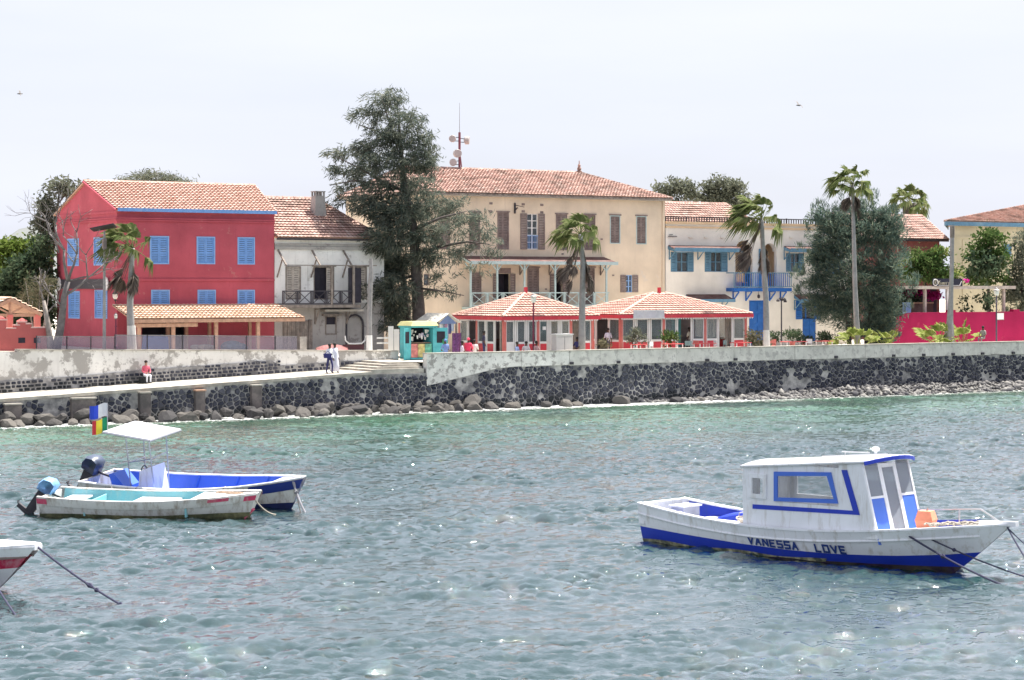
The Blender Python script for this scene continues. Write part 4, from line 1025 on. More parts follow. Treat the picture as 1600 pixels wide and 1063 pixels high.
    zr0, zr1 = ZZ(1150, 352.5, v), ZZ(1150, 340.5, v); r = MB(); pl.box(r, uL, uR, -.1, -.04, zr1 - .07, zr1); pl.box(r, uL, uR, -.1, -.05, zr0 + .1, zr0 + .15); tr = r.build('terrace_railing', M['iron'], th)
    k = 0; x = uL + .05
    while x < uR:
        q = MB(); w_ = .035 if k % 8 else .06; q.box(x - w_, x + w_, v + .045, v + .095, zr0 - .05, zr1 - .07 if k % 8 else zr1 + .03); q.build('baluster', M['iron'], tr); x += .24; k += 1
    fl = MB(); fl.box(uL, uR, v, v + D, zT - .1, zT - .02); fl.build('terrace_floor', M['concrete'], th)
    A = (uL + .1, v + 3.2, zT - .0); B = (UU(1190, v + 3), v + 3.2, zT - .0); C = (UU(1143, v + 5.5), v + 6.2, ZZ(1100, 318, v + 6.2)); Dp = (uL + .1, v + 6.2, ZZ(1100, 318, v + 6.2))
    slope(th, A, B, C, Dp, M['tile_old']); slope(th, B, (B[0], v + 9, zT), C, C, M['tile_old'])
    rc = MB(); ridge_caps(rc, Dp, C); ridge_caps(rc, B, C); rc.build('ridge_caps', M['tile_old'], th)
    for px in (1079, 1103, 1128, 1236):
        xx, z = UZ(px, 371, v); m = MB(); pl.box(m, xx - .18, xx + .18, 0, .1, z - .04, z + .05); m.build('drip_mould', M['cream'], th)
    m = MB(); xx, z = UZ(1048, 370, v); m.bar(pl.p(xx - .3, .1, z), pl.p(xx + .5, .1, z + .02), .05); m.bar(pl.p(xx - .2, .1, z + .12), pl.p(xx + .1, .1, z + .15), .05); m.build('cable_bracket', M['iron'], th)
    # wall lantern under the balcony
    o = thing('hanging_lantern', 'small dark lantern hanging under the blue balcony above the blue door', 'lantern', UU(1185.5, v), v - .4, ZZ(1185, 466, v - .4)); xx, z = UZ(1185.5, 460, v - .4); m = MB(); m.bar((xx, v - .4, z), (xx, v - .4, z0 - .3), .02); m.lathe((xx, v - .4, z - .32), [(.05, 0), (.11, .08), (.09, .26), (.02, .33)], 8); m.build('lantern_body', M['iron'], o)
    # yellow niche / beehive shaped thing on the balcony
    o = thing('yellow_chair', 'pale yellow chair with pointed back on the blue balcony', 'chair', UU(1159, v - .4), v - .4, z0); xx = UU(1158.5, v - .4); m = MB()
    m.prism([(xx - .38, v - .3, z0 + .35), (xx + .38, v - .3, z0 + .35), (xx + .38, v - .3, z0 + .95), (xx, v - .3, z0 + 1.22), (xx - .38, v - .3, z0 + .95)], (0, .05, 0)); m.build('backrest', mat('yellow_paint', (.75, .52, .16), .6), o)
    m = MB(); m.box(xx - .36, xx + .36, v - .72, v - .31, z0 + .32, z0 + .38); m.build('seat', M['timber'], o)
    for sx in (-.33, .33):
        for sy in (-.7, -.33): m = MB(); m.bar((xx + sx, v + sy, z0 - .06), (xx + sx, v + sy, z0 + .32), .05); m.build('leg', M['timber'], o)
cream_house()

# ---------------------------------------------------------------- houses further right
def right_houses():
    v = 27.0; pl = front(v); uL, uR = UU(1330, v), UU(1468, v); zE = ZZ(1440, 374, v); zR = ZZ(1430, 337, v + 4); D = 8
    th = thing('brick_house', 'tiled house with dark red weathered wall behind the large green bush', 'house', (uL + uR) / 2, v, 2.9)
    h = hole(v, 1418, 393, 1429, 408); mb = MB(); pl.wall(mb, uL, uR, 2.6, zE, [h]); mb.quad((uR, v, 2.6), (uR, v + D, 2.6), (uR, v + D, zE), (uR, v, zE)); mb.build('wall', plaster('weathered_brick', (.26, .10, .10), (.2, .12, .12), (.13, .07, .08), .9, 1.0, .9), th)
    glazed(pl, h, M['white'], th, 2, 2)
    A = (uL, v - .4, zE); B = (UU(1482, v - .4), v - .4, zE); C = (UU(1440, v + 4), v + 4, zR); Dp = (uL + 1, v + 4, zR)
    slope(th, A, B, C, Dp, M['tile_old']); slope(th, B, (B[0], v + D + .4, zE), C, C, M['tile_old'])
    rc = MB(); ridge_caps(rc, Dp, C); ridge_caps(rc, B, C); rc.build('ridge_caps', M['tile_old'], th)
    e = MB(); e.box(uL, B[0], v - .46, v - .41, zE - .2, zE + .02); e.build('eave_board', M['iron'], th)
    v = 20.0; pl = front(v); uL, uR = UU(1487, v), UU(1700, v); zE = ZZ(1540, 349, v)
    th = thing('olive_house', 'olive cream house with blue eave board at the right edge', 'house', uL + 4, v, 2.9)
    h = [hole(v, 1569, 382, 1580, 400)]; mb = MB(); pl.wall(mb, uL, uR, 2.6, zE, h); ub = UU(1493, v + 9); mb.quad((uL, v, 2.6), (ub, v + 9, 2.6), (ub, v + 9, zE), (uL, v, zE)); mb.build('wall', M['olive'], th)
    closed_window(pl, h[0], M['teal_blue'], M['teal_blue'], th)
    b = MB(); band(pl, b, uL + .05, uL + .3, 2.6, zE - .4, .06); band(pl, b, uL + 1.2, uL + 1.42, 2.6, zE - 1.4, .05); band(pl, b, uL, uR, zE - 1.3, zE - 1.15, .05); b.build('pilaster', M['olive'], th)
    A = (UU(1476, v - .5), v - .5, zE + .1); B = (UU(1720, v - .5), v - .5, zE + .1); vr = v + 5; C = (UU(1760, vr), vr, ZZ(1600, 322, vr)); Dp = (UU(1606, vr), vr, ZZ(1600, 322, vr) + .1)
    slope(th, A, B, C, Dp, M['tile_old']); kb = (UU(1482, v + 10), v + 10, zE + .1); slope(th, kb, A, Dp, Dp, M['tile_old'])
    rc = MB(); ridge_caps(rc, A, Dp, .1); rc.build('ridge_caps', M['tile_old'], th)
    e = MB(); e.box(A[0], B[0], v - .56, v - .51, zE - .28, zE + .06); e.bar((A[0], v - .5, zE - .11), (kb[0], kb[1], zE - .11), .05, .34); e.build('eave_board', M['teal_blue'], th)
right_houses()

# ---------------------------------------------------------------- hut and crenellated wall at the left edge
def left_hut():
    v = 9.0
    th = thing('tiled_hut', 'open timber hut with a tiled gable roof at the left edge', 'hut', UU(20, v), v, 3.8)
    uc = UU(17, v); uR = UU(66, v); uL = 2 * uc - uR; zE = ZZ(60, 489, v); zR = ZZ(17, 465, v); vb = v + 5
    slope(th, (uR, v, zE), (uR, vb, zE), (uc, vb, zR), (uc, v, zR), M['tile_sun'], th=.07); slope(th, (uL, vb, zE), (uL, v, zE), (uc, v, zR), (uc, vb, zR), M['tile_sun'], th=.07)
    b = MB(); b.bar((uc, v + .02, zR - .14), (uR, v + .02, zE - .14), .07, .2); b.bar((uc, v + .02, zR - .14), (uL, v + .02, zE - .14), .07, .2); b.build('barge_board', M['timber'], th)
    t = MB(); zt = zE - .1; t.box(uL + .2, uR - .2, v + .1, v + .25, zt - .12, zt + .06); t.bar((uc, v + .17, zt), (uc, v + .17, zR - .2), .12); t.bar((uc, v + .17, zt + .05), (uc - 1.0, v + .17, zt + .55), .09); t.bar((uc, v + .17, zt + .05), (uc + 1.0, v + .17, zt + .55), .09)
    t.build('roof_truss', M['timber'], th)
    for px in (15, 58, -20):
        u = UU(px, v + .2); p = MB(); p.box(u - .16, u + .16, v + .05, v + .35, 3.3, zE - .1); p.build('pillar', M['cafe_post'], th)
    for px in (70,):
        u = uR - .4; p = MB(); p.box(u - .16, u + .16, vb - .5, vb - .2, 3.3, zE - .1); p.build('pillar', M['cafe_post'], th)
    v = 6.0
    th = thing('crenellated_wall', 'low faded red wall with stepped battlements below the tiled hut', 'wall', UU(40, v), v, 3.8); pl = front(v)
    def z(px, py): return ZZ(px, py, v)
    prof = [(-45, 500), (-6, 500), (-6, 504), (10, 504), (10, 512), (24, 512), (24, 508), (29, 508), (29, 503), (40, 503), (40, 508), (48, 508), (48, 513), (73, 513), (79, 520), (79, 560), (-45, 560)]
    # battlement wall as upright piers of different height
    segs = [(-45, -8, 502), (-8, 10, 501), (10, 24, 514), (24, 30, 509), (30, 41, 504), (41, 49, 507), (49, 74, 513), (74, 80, 518)]
    m = MB(); c = MB(); holes = {(10, 24): 0}
    for a, b, t in segs:
        a_, b_ = UU(a, v), UU(b, v); zt = z((a + b) / 2, t)
        hs = []
        m.box(a_, b_, v, v + .3, 3.2, zt); c.box(a_ - .04, b_ + .04, v - .05, v + .35, zt + .002, zt + .07)
    m.build('wall_body', M['red_low'], th); c.build('coping', mat('pink_coping', (.62, .40, .37), .9), th)
    for px in (2, 35): u = UU(px, v + .1); q = MB(); zt = z(px, 501 if px < 10 else 504); q.add([(u - .3, v - .03, zt + .07), (u + .3, v - .03, zt + .07), (u + .3, v + .33, zt + .07), (u - .3, v + .33, zt + .07), (u, v + .15, zt + .26)], [(0, 1, 4), (1, 2, 4), (2, 3, 4), (3, 0, 4)]); q.build('pier_cap', M['red_low'], th)
    for px in (34, 58): u, zz = UZ(px, 532, v); q = MB(); q.box(u - .2, u + .2, v - .012, v + .02, zz - .15, zz + .15); q.build('wall_vent', M['dark_room'], th)
left_hut()
# ================================================================== CAFE PAVILIONS
def pavilion(label, px0, px1, v0, L, zE, apex_px, apex_py, hip, bays_f, bays_s, sign=None):
    """square glazed cafe: red posts, white framed windows over red panels, tiled hipped roof with a red finial"""
    u0, u1 = UU(px0, v0), UU(px1, v0); v1 = v0 + L; G = 2.86
    th = thing('cafe_pavilion', label, 'pavilion', (u0 + u1) / 2, (v0 + v1) / 2, G, 'glazed cafe pavilions on the promenade')
    uc, vc = (u0 + u1) / 2, (v0 + v1) / 2; zA = CAM_H + (HZ - apex_py) * (W(uc, vc).y) / F_PX
    a, b, c, d = (u0, v0, zE), (u1, v0, zE), (u1, v1, zE), (u0, v1, zE); hw = hip
    r0, r1 = (uc - hw, vc, zA), (uc + hw, vc, zA)
    for q in ((a, b, r1, r0), (b, c, r1, r1), (c, d, r0, r1), (d, a, r0, r0)): slope(th, *q, M['tile_cafe'], th=.09, deck=M['white'], tw=.26, th_=0) if False else slope(th, *q, M['tile_cafe'], .09, M['white'])
    rc = MB()
    for p, q in ((a, r0), (b, r1), (c, r1), (d, r0)): ridge_caps(rc, Vector(p) + Vector((0, 0, .06)), Vector(q) + Vector((0, 0, .06)), .09, .3)
    if hw > .2: ridge_caps(rc, r0, r1, .09, .3)
    rc.build('ridge_caps', mat('pale_hip_tiles', (.58, .40, .34), .85), th)
    f = MB(); f.box(uc - .09, uc + .09, vc - .09, vc + .09, zA - .1, zA + .42); f.build('finial', M['cafe_red'], th)
    e = MB(); t = .05
    e.box(u0 - t, u1 + t, v0 - t, v0 - .002, zE - .2, zE + .03); e.box(u0 - t, u1 + t, v1 + .002, v1 + t, zE - .2, zE + .03); e.box(u0 - t, u0 - .002, v0, v1, zE - .2, zE + .03); e.box(u1 + .002, u1 + t, v0, v1, zE - .2, zE + .03); e.build('fascia', M['cafe_red'], th)
    # scalloped white valance
    va = MB(); k = 0; x = u0 + .1
    while x < u1 - .1: va.tri((x, v0 + .0, zE - .2), (x + .2, v0 + .0, zE - .2), (x + .1, v0 + .0, zE - .32)); x += .2
    x = v0 + .1
    while x < v1 - .1: va.tri((u0, x, zE - .2), (u0, x + .2, zE - .2), (u0, x + .1, zE - .32)); x += .2
    tag(va.build('valance', M['white'], th), kind='stuff')
    ins = .35; zT = zE - .24
    floor = MB(); floor.box(u0 + ins, u1 - ins, v0 + ins, v1 - ins, G - .05, G + .06); floor.build('floor_slab', M['concrete'], th)
    def side(pl, x0, x1, bays):
        n = len(bays)
        for k in range(n + 1):
            if k not in (0, n) and bays[k - 1] == bays[min(k, n - 1)] == 'o': continue
            x = x0 + (x1 - x0) * k / n; main = (k % 3 == 0) or k == n
            p = MB(); w_ = .10 if main else .045; pl.box(p, x - w_, x + w_, -w_, w_ * .6, G + .06, zT); p.build('post', M['cafe_post'] if main else M['white'], th)
        for k, t in enumerate(bays):
            xa, xb = x0 + (x1 - x0) * k / n + .10, x0 + (x1 - x0) * (k + 1) / n - .10
            if t == 'o': continue
            zs = G + .95
            w_ = MB(); fw = .07
            for (aa, bb, cc, dd) in ((xa, xa + fw, G + .08, zT), (xb - fw, xb, G + .08, zT), (xa + fw, xb - fw, zT - fw, zT), (xa + fw, xb - fw, zs - fw, zs + fw), (xa + fw, xb - fw, G + .08, G + .14)): pl.box(w_, aa, bb, -.06, .03, cc, dd)
            wi = w_.build('window', M['white'], th)
            g = MB(); pl.box(g, xa + fw, xb - fw, -.02, -.01, zs + fw, zT - fw); g.build('pane', M['cafe_glass'], wi)
            q = MB(); pl.box(q, xa + fw, xb - fw, -.03, .01, G + .14, zs - fw); q.build('red_panel', M['white'] if t == 'w2' else M['cafe_red'], wi)
    side(PL((0, v0 + ins), (1, 0), (0, -1)), u0 + ins, u1 - ins, bays_f)
    side(PL((u0 + ins, 0), (0, 1), (-1, 0)), v0 + ins, v1 - ins, bays_s)
    side(PL((u1 - ins, 0), (0, 1), (1, 0)), v0 + ins, v1 - ins, ['w'] * 3)
    bw = MB(); bw.box(u0 + ins, u1 - ins, v1 - ins - .05, v1 - ins, G, zT); bw.build('back_wall', mat('cafe_back_wall', (.22, .20, .22), .9), th)
    ct = MB(); ct.box(uc - 1.5, uc + 1.2, v1 - 1.6, v1 - 1.1, G + .06, G + 1.1); ct.build('bar_counter', M['wood_roof'], th)
    for k in range(3):
        x = u0 + 1 + (u1 - u0 - 2) * k / 2; cu = MB()
        for j in range(8): cu.tube([(x - .4 + j * .1, v0 + 1.2 + (.06 if j % 2 else 0), G + .3), (x - .4 + j * .1, v0 + 1.2, zT)], .05, 5)
        cu.build('curtain', M['sh_cream'] if k != 1 else mat('teal_curtain', (.1, .32, .33), .8), th)
    if sign:
        s0, s1, q0, q1 = sign; x0, x1 = UU(s0, v0), UU(s1, v0); s = MB(); s.box(x0, x1, v0 - .12, v0 - .06, ZZ(s0, q1, v0), ZZ(s0, q0, v0)); sb = s.build('sign_board', mat('faded_sign', (.55, .55, .60), .6, .12, 3, .05, 30, stain=(.68, .68, .68), samt=.3), th)
        s = MB(); z0, z1 = ZZ(s0, q1, v0), ZZ(s0, q0, v0)
        for (p, q, r, t) in ((x0 - .04, x1 + .04, z1, z1 + .05), (x0 - .04, x1 + .04, z0 - .05, z0)): s.box(p, q, v0 - .14, v0 - .04, r, t)
        s.build('sign_frame', M['white'], sb)
    return th, (u0, u1, v0, v1)
pavilion('nearer glazed cafe pavilion with pyramid tile roof right of the stalls', 785, 937, 3.0, 6.2, 5.46, 818, 459, .05, ['w2', 'w', 'w', 'w', 'w', 'w', 'o', 'w'], ['o', 'w', 'w', 'o', 'w'])
pavilion('wider glazed cafe pavilion with a pale sign board above its entrance', 968, 1176, 3.4, 6.4, 5.50, 1020, 459, .5, ['w', 'w', 'w', 'w', 'o', 'w', 'w', 'o', 'w'], ['w', 'o', 'w', 'w'], (988.5, 1036.5, 486, 497))
def paper_notice():
    u, z = UZ(850.5, 513, 3.3); o = thing('paper_notice', 'small white paper notice taped inside the nearer cafe window', 'notice', u, 3.31, z); m = MB(); m.box(u - .13, u + .13, 3.30, 3.306, z - .11, z + .11); m.build('sheet', M['white'], o)
paper_notice()

# ---------------------------------------------------------------- stalls
def kiosk():
    v = 3.6; G = 2.9; u0, u1 = UU(641, v), UU(678, v)
    th = thing('turquoise_kiosk', 'turquoise painted souvenir kiosk with its doors swung open', 'kiosk', (u0 + u1) / 2, v, G)
    tq = mat('turquoise_paint', (.10, .46, .50), .55, .12, 3, .1, 30, stain=(.2, .5, .52), samt=.2); zt = ZZ(660, 512, v)
    b = MB(); d = 1.3
    b.box(u0, u0 + .06, v, v + d, G, zt); b.box(u1 - .06, u1, v, v + d, G, zt); b.box(u0, u1, v, v + d, G, G + .1); b.build('cabinet', tq, th)
    b = MB(); b.box(u0 + .06, u1 - .06, v + d - .05, v + d, G + .1, zt); b.build('back', M['dark_room'], th)
    b = MB(); b.box(u0 - .05, u1 + .1, v - .25, v + d + .1, zt + .002, zt + .10); b.build('lintel', tq, th)
    b = MB(); b.hexa([(u0 - .12, v - .35, zt + .11), (u1 + .15, v - .35, zt + .11), (u1 + .15, v + d + .2, zt + .11), (u0 - .12, v + d + .2, zt + .11), (u0 + .05, v - .2, zt + .38), (u1 - .0, v - .2, zt + .38), (u1 - .0, v + d, zt + .38), (u0 + .05, v + d, zt + .38)]); b.build('roof', mat('yellow_roof_paint', (.55, .52, .26), .7, .15, 3), th)
    for nm, hx, wd, ang in (('left', u0, -.62, .25), ('right', u1, .75, .3)):
        m = MB(); sg = 1 if wd > 0 else -1; c, s = abs(wd) * math.cos(ang) * sg, -abs(wd) * math.sin(ang) * 2
        P = lambda t, e: (hx + c * t, v + s * t + e)
        a, bb = P(0, 0), P(1, 0)
        m.hexa([(a[0], a[1], G - .1), (bb[0], bb[1], G - .1), (bb[0], bb[1] + .05, G - .1), (a[0], a[1] + .05, G - .1), (a[0], a[1], zt - .02), (bb[0], bb[1], zt - .02), (bb[0], bb[1] + .05, zt - .02), (a[0], a[1] + .05, zt - .02)])
        do = m.build('door', tq, th)
        w_ = MB(); p, q = P(.2, -.012), P(.8, -.012); w_.prism([(p[0], p[1], G + 1.0), (q[0], q[1], G + 1.0), (q[0], q[1], zt - .25), (p[0], p[1], zt - .25)], (0, -.01, 0)); w_.build('door_window', M['dark_room'], do)
        w_ = MB(); p, q = P(.15, -.012), P(.85, -.012); w_.prism([(p[0], p[1], G + .05), (q[0], q[1], G + .05), (q[0], q[1], G + .75), (p[0], p[1], G + .75)], (0, -.02, 0)); w_.build('door_panel', tq, do)
    sh = MB(); sh.box(u0 + .07, u1 - .07, v + .25, v + d - .06, G + .98, G + 1.03); sh.build('counter', M['timber'], th)
    cols = [(.62, .22, .2), (.55, .48, .2), (.12, .42, .30)]
    for k, c in enumerate(cols):
        x = u0 + .1 + (u1 - u0 - .2) * k / 3; m = MB(); m.box(x, x + (u1 - u0 - .2) / 3 - .03, v + .05, v + .09, G + .12, G + .95); m.build('painted_panel', mat('panel_%d' % k, c, .6, .4, 4, .1, 20, stain=(.15, .1, .1), samt=.25), th)
    # wares hung in the opening: separate small things
    for k in range(22):
        x = u0 + .15 + random.random() * (u1 - u0 - .3); z = zt - .12 - random.random() * .55; m = MB(); w_ = random.uniform(.03, .1); h = random.uniform(.08, .3)
        m.prism([(x - w_, v + .3, z), (x + w_, v + .3, z), (x + w_ * .6, v + .3, z - h), (x - w_ * .5, v + .3, z - h)], (0, .03, 0))
        col = random.choice([(.7, .68, .62), (.6, .55, .5), (.45, .4, .5), (.75, .74, .7)])
        o = m.build('hanging_ware', mat('ware_%d' % k, col, .8, .1), None, org=(x, v + .3, z)); o.location = W(x, v + .3, z); o.rotation_euler = (0, 0, ANG)
        tag(o, 'small pale trinket hanging in the open turquoise kiosk', 'trinket', 'trinkets hanging in the kiosk')
    g = MB(); x = u1 + .62; g.tube([(x + .16 * math.cos(t), v - .32, G + 1.1 + .2 * math.sin(t)) for t in np.linspace(0, 6.28, 13)], .05, 6); o = g.build('green_wreath', mat('wreath_green', (.05, .28, .12), .8), None, org=(x, v - .32, G + 1.1)); o.location = W(x, v - .32, G + 1.1); o.rotation_euler = (0, 0, ANG)
    tag(o, 'green ring wreath hanging on the open kiosk door', 'wreath')
    # gabled stall behind it
    v = 5.4; u0, u1 = UU(684, v), UU(714, v); zE = ZZ(700, 505, v); zR = ZZ(700, 491, v)
    th = thing('gabled_stall', 'small stall with a pale tin gable roof hung with cloths behind the kiosk', 'stall', (u0 + u1) / 2, v, G); um = (u0 + u1) / 2; bl = mat('blue_grey_gable', (.18, .24, .42), .7, .15, 3); vb = v + 2.6
    r = MB(); r.hexa([(u0 - .25, v - .2, zE), (um, v - .2, zR), (um, vb, zR), (u0 - .25, vb, zE), (u0 - .25, v - .2, zE + .05), (um, v - .2, zR + .05), (um, vb, zR + .05), (u0 - .25, vb, zE + .05)])
    r.hexa([(um, v - .2, zR - .002), (u1 + .25, v - .2, zE), (u1 + .25, vb, zE), (um, vb, zR - .002), (um, v - .2, zR + .048), (u1 + .25, v - .2, zE + .05), (u1 + .25, vb, zE + .05), (um, vb, zR + .048)]); r.build('roof', mat('pale_tin', (.66, .64, .58), .5, .1, 3, .1, 20), th)
    g = MB(); g.tri((u0, v - .05, zE - .05), (u1, v - .05, zE - .05), (um, v - .05, zR - .06)); g.build('gable', bl, th)
    for x in (u0 + .05, u1 - .05):
        for y in (v, vb - .2): p = MB(); p.box(x - .05, x + .05, y - .05, y + .05, G - .1, zE + .05); p.build('post', M['old_wood'], th)
    bk = MB(); bk.box(u0, u1, vb - .3, vb - .25, G, zE); bk.build('back_cloth', M['dark_room'], th)
    for k in range(12):
        x = u0 + .1 + (u1 - u0 - .2) * (k + random.random() * .5) / 12; zt_ = zE - .02; h = random.uniform(.35, 1.0); m = MB(); y = v + random.uniform(-.02, .7)
        m.hexa([(x - .07, y, zt_ - h), (x + .09, y + .02, zt_ - h), (x + .09, y + .06, zt_ - h), (x - .07, y + .04, zt_ - h), (x - .1, y, zt_), (x + .1, y, zt_), (x + .1, y + .02, zt_), (x - .1, y + .02, zt_)])
        col = [(.7, .7, .72), (.30, .42, .62), (.62, .6, .58), (.12, .14, .3), (.5, .55, .66), (.35, .2, .3)][k % 6]
        o = m.build('hung_cloth', mat('cloth_%d' % k, col, .9, .2), None, org=(x, y, zt_)); o.location = W(x, y, zt_); o.rotation_euler = (0, 0, ANG)
        tag(o, 'narrow cloth hanging from the eave of the gabled stall', 'cloth', 'cloths hung at the gabled stall')
    m = MB(); x0, x1 = UU(707, 5), UU(721, 5); 
    for k in range(5):
        x = x0 + (x1 - x0) * k / 5; m.box(x, x + (x1 - x0) / 5 - .02, 5.0 + .03 * (k % 2), 5.05 + .03 * (k % 2), G, G + 1.55)
    o = m.build('purple_cloth_screen', mat('purple_print', (.14, .05, .16), .9, .6, 12), None, org=(x0, 5, G)); o.location = W(x0, 5, G); o.rotation_euler = (0, 0, ANG); tag(o, 'dark purple printed cloth screen right of the gabled stall', 'screen')
    # slatted fence pieces and blue panel left of the kiosk
    v = 6.5; th = thing('white_plank_screen', 'white painted plank screen between the pole and the kiosk', 'screen', UU(606, v), v, 3.2)
    for k in range(4):
        x0 = UU(589 + k * 9, v); x1 = UU(589 + k * 9 + 8, v); p = MB(); zt_ = ZZ(600, (527, 527, 510, 515)[k], v); zb_ = 3.1
        if k < 2:
            for zz in (zb_ + .3, zb_ + .75, zt_ - .05): p.box(x0, x1 + .1, v, v + .04, zz - .05, zz + .05)
        else: p.box(x0, x1, v + .01, v + .05, zb_, zt_)
        p.build('plank', M['white'], th)
    v = 7; th = thing('blue_board_fence', 'dark blue board fence behind the kiosk under the tall tree', 'fence', UU(632, v), v, 3.1)
    for k in range(9):
        x0, x1 = UU(608 + k * 4.4, v), UU(608 + k * 4.4 + 4, v); p = MB(); p.box(x0, x1, v, v + .04, 3.2, ZZ(630, 522, v) + random.uniform(-.05, .05)); p.build('board', mat('navy_boards_%d' % k, (.03, .05, .12), .7), th)
    p = MB(); p.box(UU(608, v), UU(648, v), v + .05, v + .1, 3.6, 3.7); p.build('rail', M['old_wood'], th)
    # upturned canoe and tables by the white house
    v = 5.6; u, z = UZ(520, 542, v); o = thing('upturned_boat', 'red brown upturned rowing boat lying on the wall before the old white house', 'boat', u, v, 3.45); m = MB()
    a = Vector((u - 1.15, v, 3.5)); b_ = Vector((u + 1.0, v, 3.5)); n = 10
    for k in range(n):
        t0, t1 = k / n, (k + 1) / n; w0, w1 = .5 * math.sin(math.pi * (.08 + .84 * t0)), .5 * math.sin(math.pi * (.08 + .84 * t1)); h0, h1 = .35 * math.sin(math.pi * (.1 + .8 * t0)) ** .7, .35 * math.sin(math.pi * (.1 + .8 * t1)) ** .7
        p, q = a.lerp(b_, t0), a.lerp(b_, t1)
        m.quad(p + Vector((0, -w0, 0)), q + Vector((0, -w1, 0)), q + Vector((0, 0, h1)), p + Vector((0, 0, h0))); m.quad(p + Vector((0, w0, 0)), q + Vector((0, w1, 0)), q + Vector((0, 0, h1)), p + Vector((0, 0, h0)))
    m.build('hull', mat('brown_red_hull', (.25, .08, .08), .7, .3, 4), o); m = MB(); m.bar(a + Vector((0, 0, .12)), a.lerp(b_, .5) + Vector((0, 0, .37)), .05); m.bar(b_ + Vector((0, 0, .12)), a.lerp(b_, .5) + Vector((0, 0, .37)), .05); m.build('keel', M['timber'], o)
    v = 7.5; o = thing('arched_bench', 'white framed bench with a dark base before the arched door', 'bench', UU(555, v), v, 3.4); u = UU(555, v); m = MB()
    m.box(u - .62, u + .62, v, v + .5, 3.42, 3.75); m.build('seat_box', mat('dark_red_wood', (.12, .05, .06), .7), o)
    for sg in (-1, 1): m = MB(); m.tube([(u + sg * .72, v - .02, 4.3), (u + sg * .68, v - .02, 4.0), (u + sg * .45, v - .02, 3.82), (u, v - .02, 3.8)], .05, 6); m.build('curved_arm', M['white'], o)
    # white utility box
    v = 1.6; u0, u1 = UU(869.5, v), UU(895, v); o = thing('utility_box', 'pale grey electrical cabinet standing on the promenade before the cafe', 'cabinet', (u0 + u1) / 2, v, 2.86); zt = ZZ(882, 523.5, v)
    m = MB(); m.box(u0, u1, v, v + .6, 2.86, zt); cb = m.build('body', mat('cabinet_grey', (.60, .59, .57), .7, .06, 3), o); m = MB(); m.box(u0 - .05, u1 + .05, v - .05, v + .65, zt + .002, zt + .07); m.build('lid', M['white'], o)
    m = MB(); m.box((u0 + u1) / 2 - .01, (u0 + u1) / 2 + .01, v - .02, v - .001, 3.0, zt - .1); m.box(u0 + .08, u1 - .08, v - .02, v - .001, zt - .14, zt - .12); m.build('door_seam', M['pole'], cb)
kiosk()

# ---------------------------------------------------------------- tables, chairs
def table(px, py, v, w_, label, top=None):
    u, z = UZ(px, py, v); G = 2.86; z = G + .74; t = thing('cafe_table', label, 'table', u, v, G, 'cafe tables along the parapet'); m = MB(); m.box(u - w_, u + w_, v - .4, v + .4, z, z + .04); m.build('table_top', top or mat('red_cloth_top', (.62, .10, .10), .6, .1), t)
    for sx in (-1, 1):
        for sy in (-1, 1): m = MB(); m.bar((u + sx * (w_ - .08), v + sy * .32, G), (u + sx * (w_ - .08), v + sy * .32, z), .05); m.build('leg', M['white'], t)
def chair(px, v, rot, m_, label):
    u = UU(px, v); G = 2.86; t = thing('cafe_chair', label, 'chair', u, v, G, 'cafe chairs'); t.rotation_euler[2] += rot; ORG[t] = (0, 0, 0)
    m = MB(); m.box(-.22, .22, -.22, .22, .43, .47); m.build('seat', m_, t)
    m = MB(); m.box(-.22, .22, .19, .23, .62, .92); m.build('backrest', m_, t)
    for sx in (-.19, .19):
        m = MB(); m.bar((sx, -.19, 0), (sx, -.19, .43), .035); m.build('leg', m_, t); m = MB(); m.bar((sx, .21, 0), (sx, .21, .92), .035); m.build('leg', m_, t)
for px, w_, lb in ((998, .45, 'orange red table top beside the potted shrub under the sign board'), (1050, .7, 'long red table left of the wider cafe right post'), (1101, .7, 'red cafe table in the middle of the open front'), (1157, .65, 'red cafe table at the right corner of the wider cafe'), (1240, .9, 'red cafe table right of the palm with white trunk base'), (1288, .5, 'pale red table nearest the large bush')): table(px, 540, 2.0, w_, lb)
pc = [M['white'], mat('chair_teal', (.2, .3, .3), .6), M['cafe_post']]
for i, (px, lb) in enumerate(((1022, 'chair between the orange table and the long red table'), (1075, 'teal chair right of the long red table'), (1085, 'reddish chair facing the middle red table'), (1122, 'white chair right of the middle red table'), (1137, 'teal chair left of the corner red table'), (1207, 'reddish chair just right of the palm with white trunk base'), (1262, 'white chair between the two right hand tables'), (1020, 'teal chair turned away under the sign board'))): chair(px, 2.2 + (i % 3) * .4, (.4, 2.6, -1.2, 1.4)[i % 4], pc[i % 3], lb)

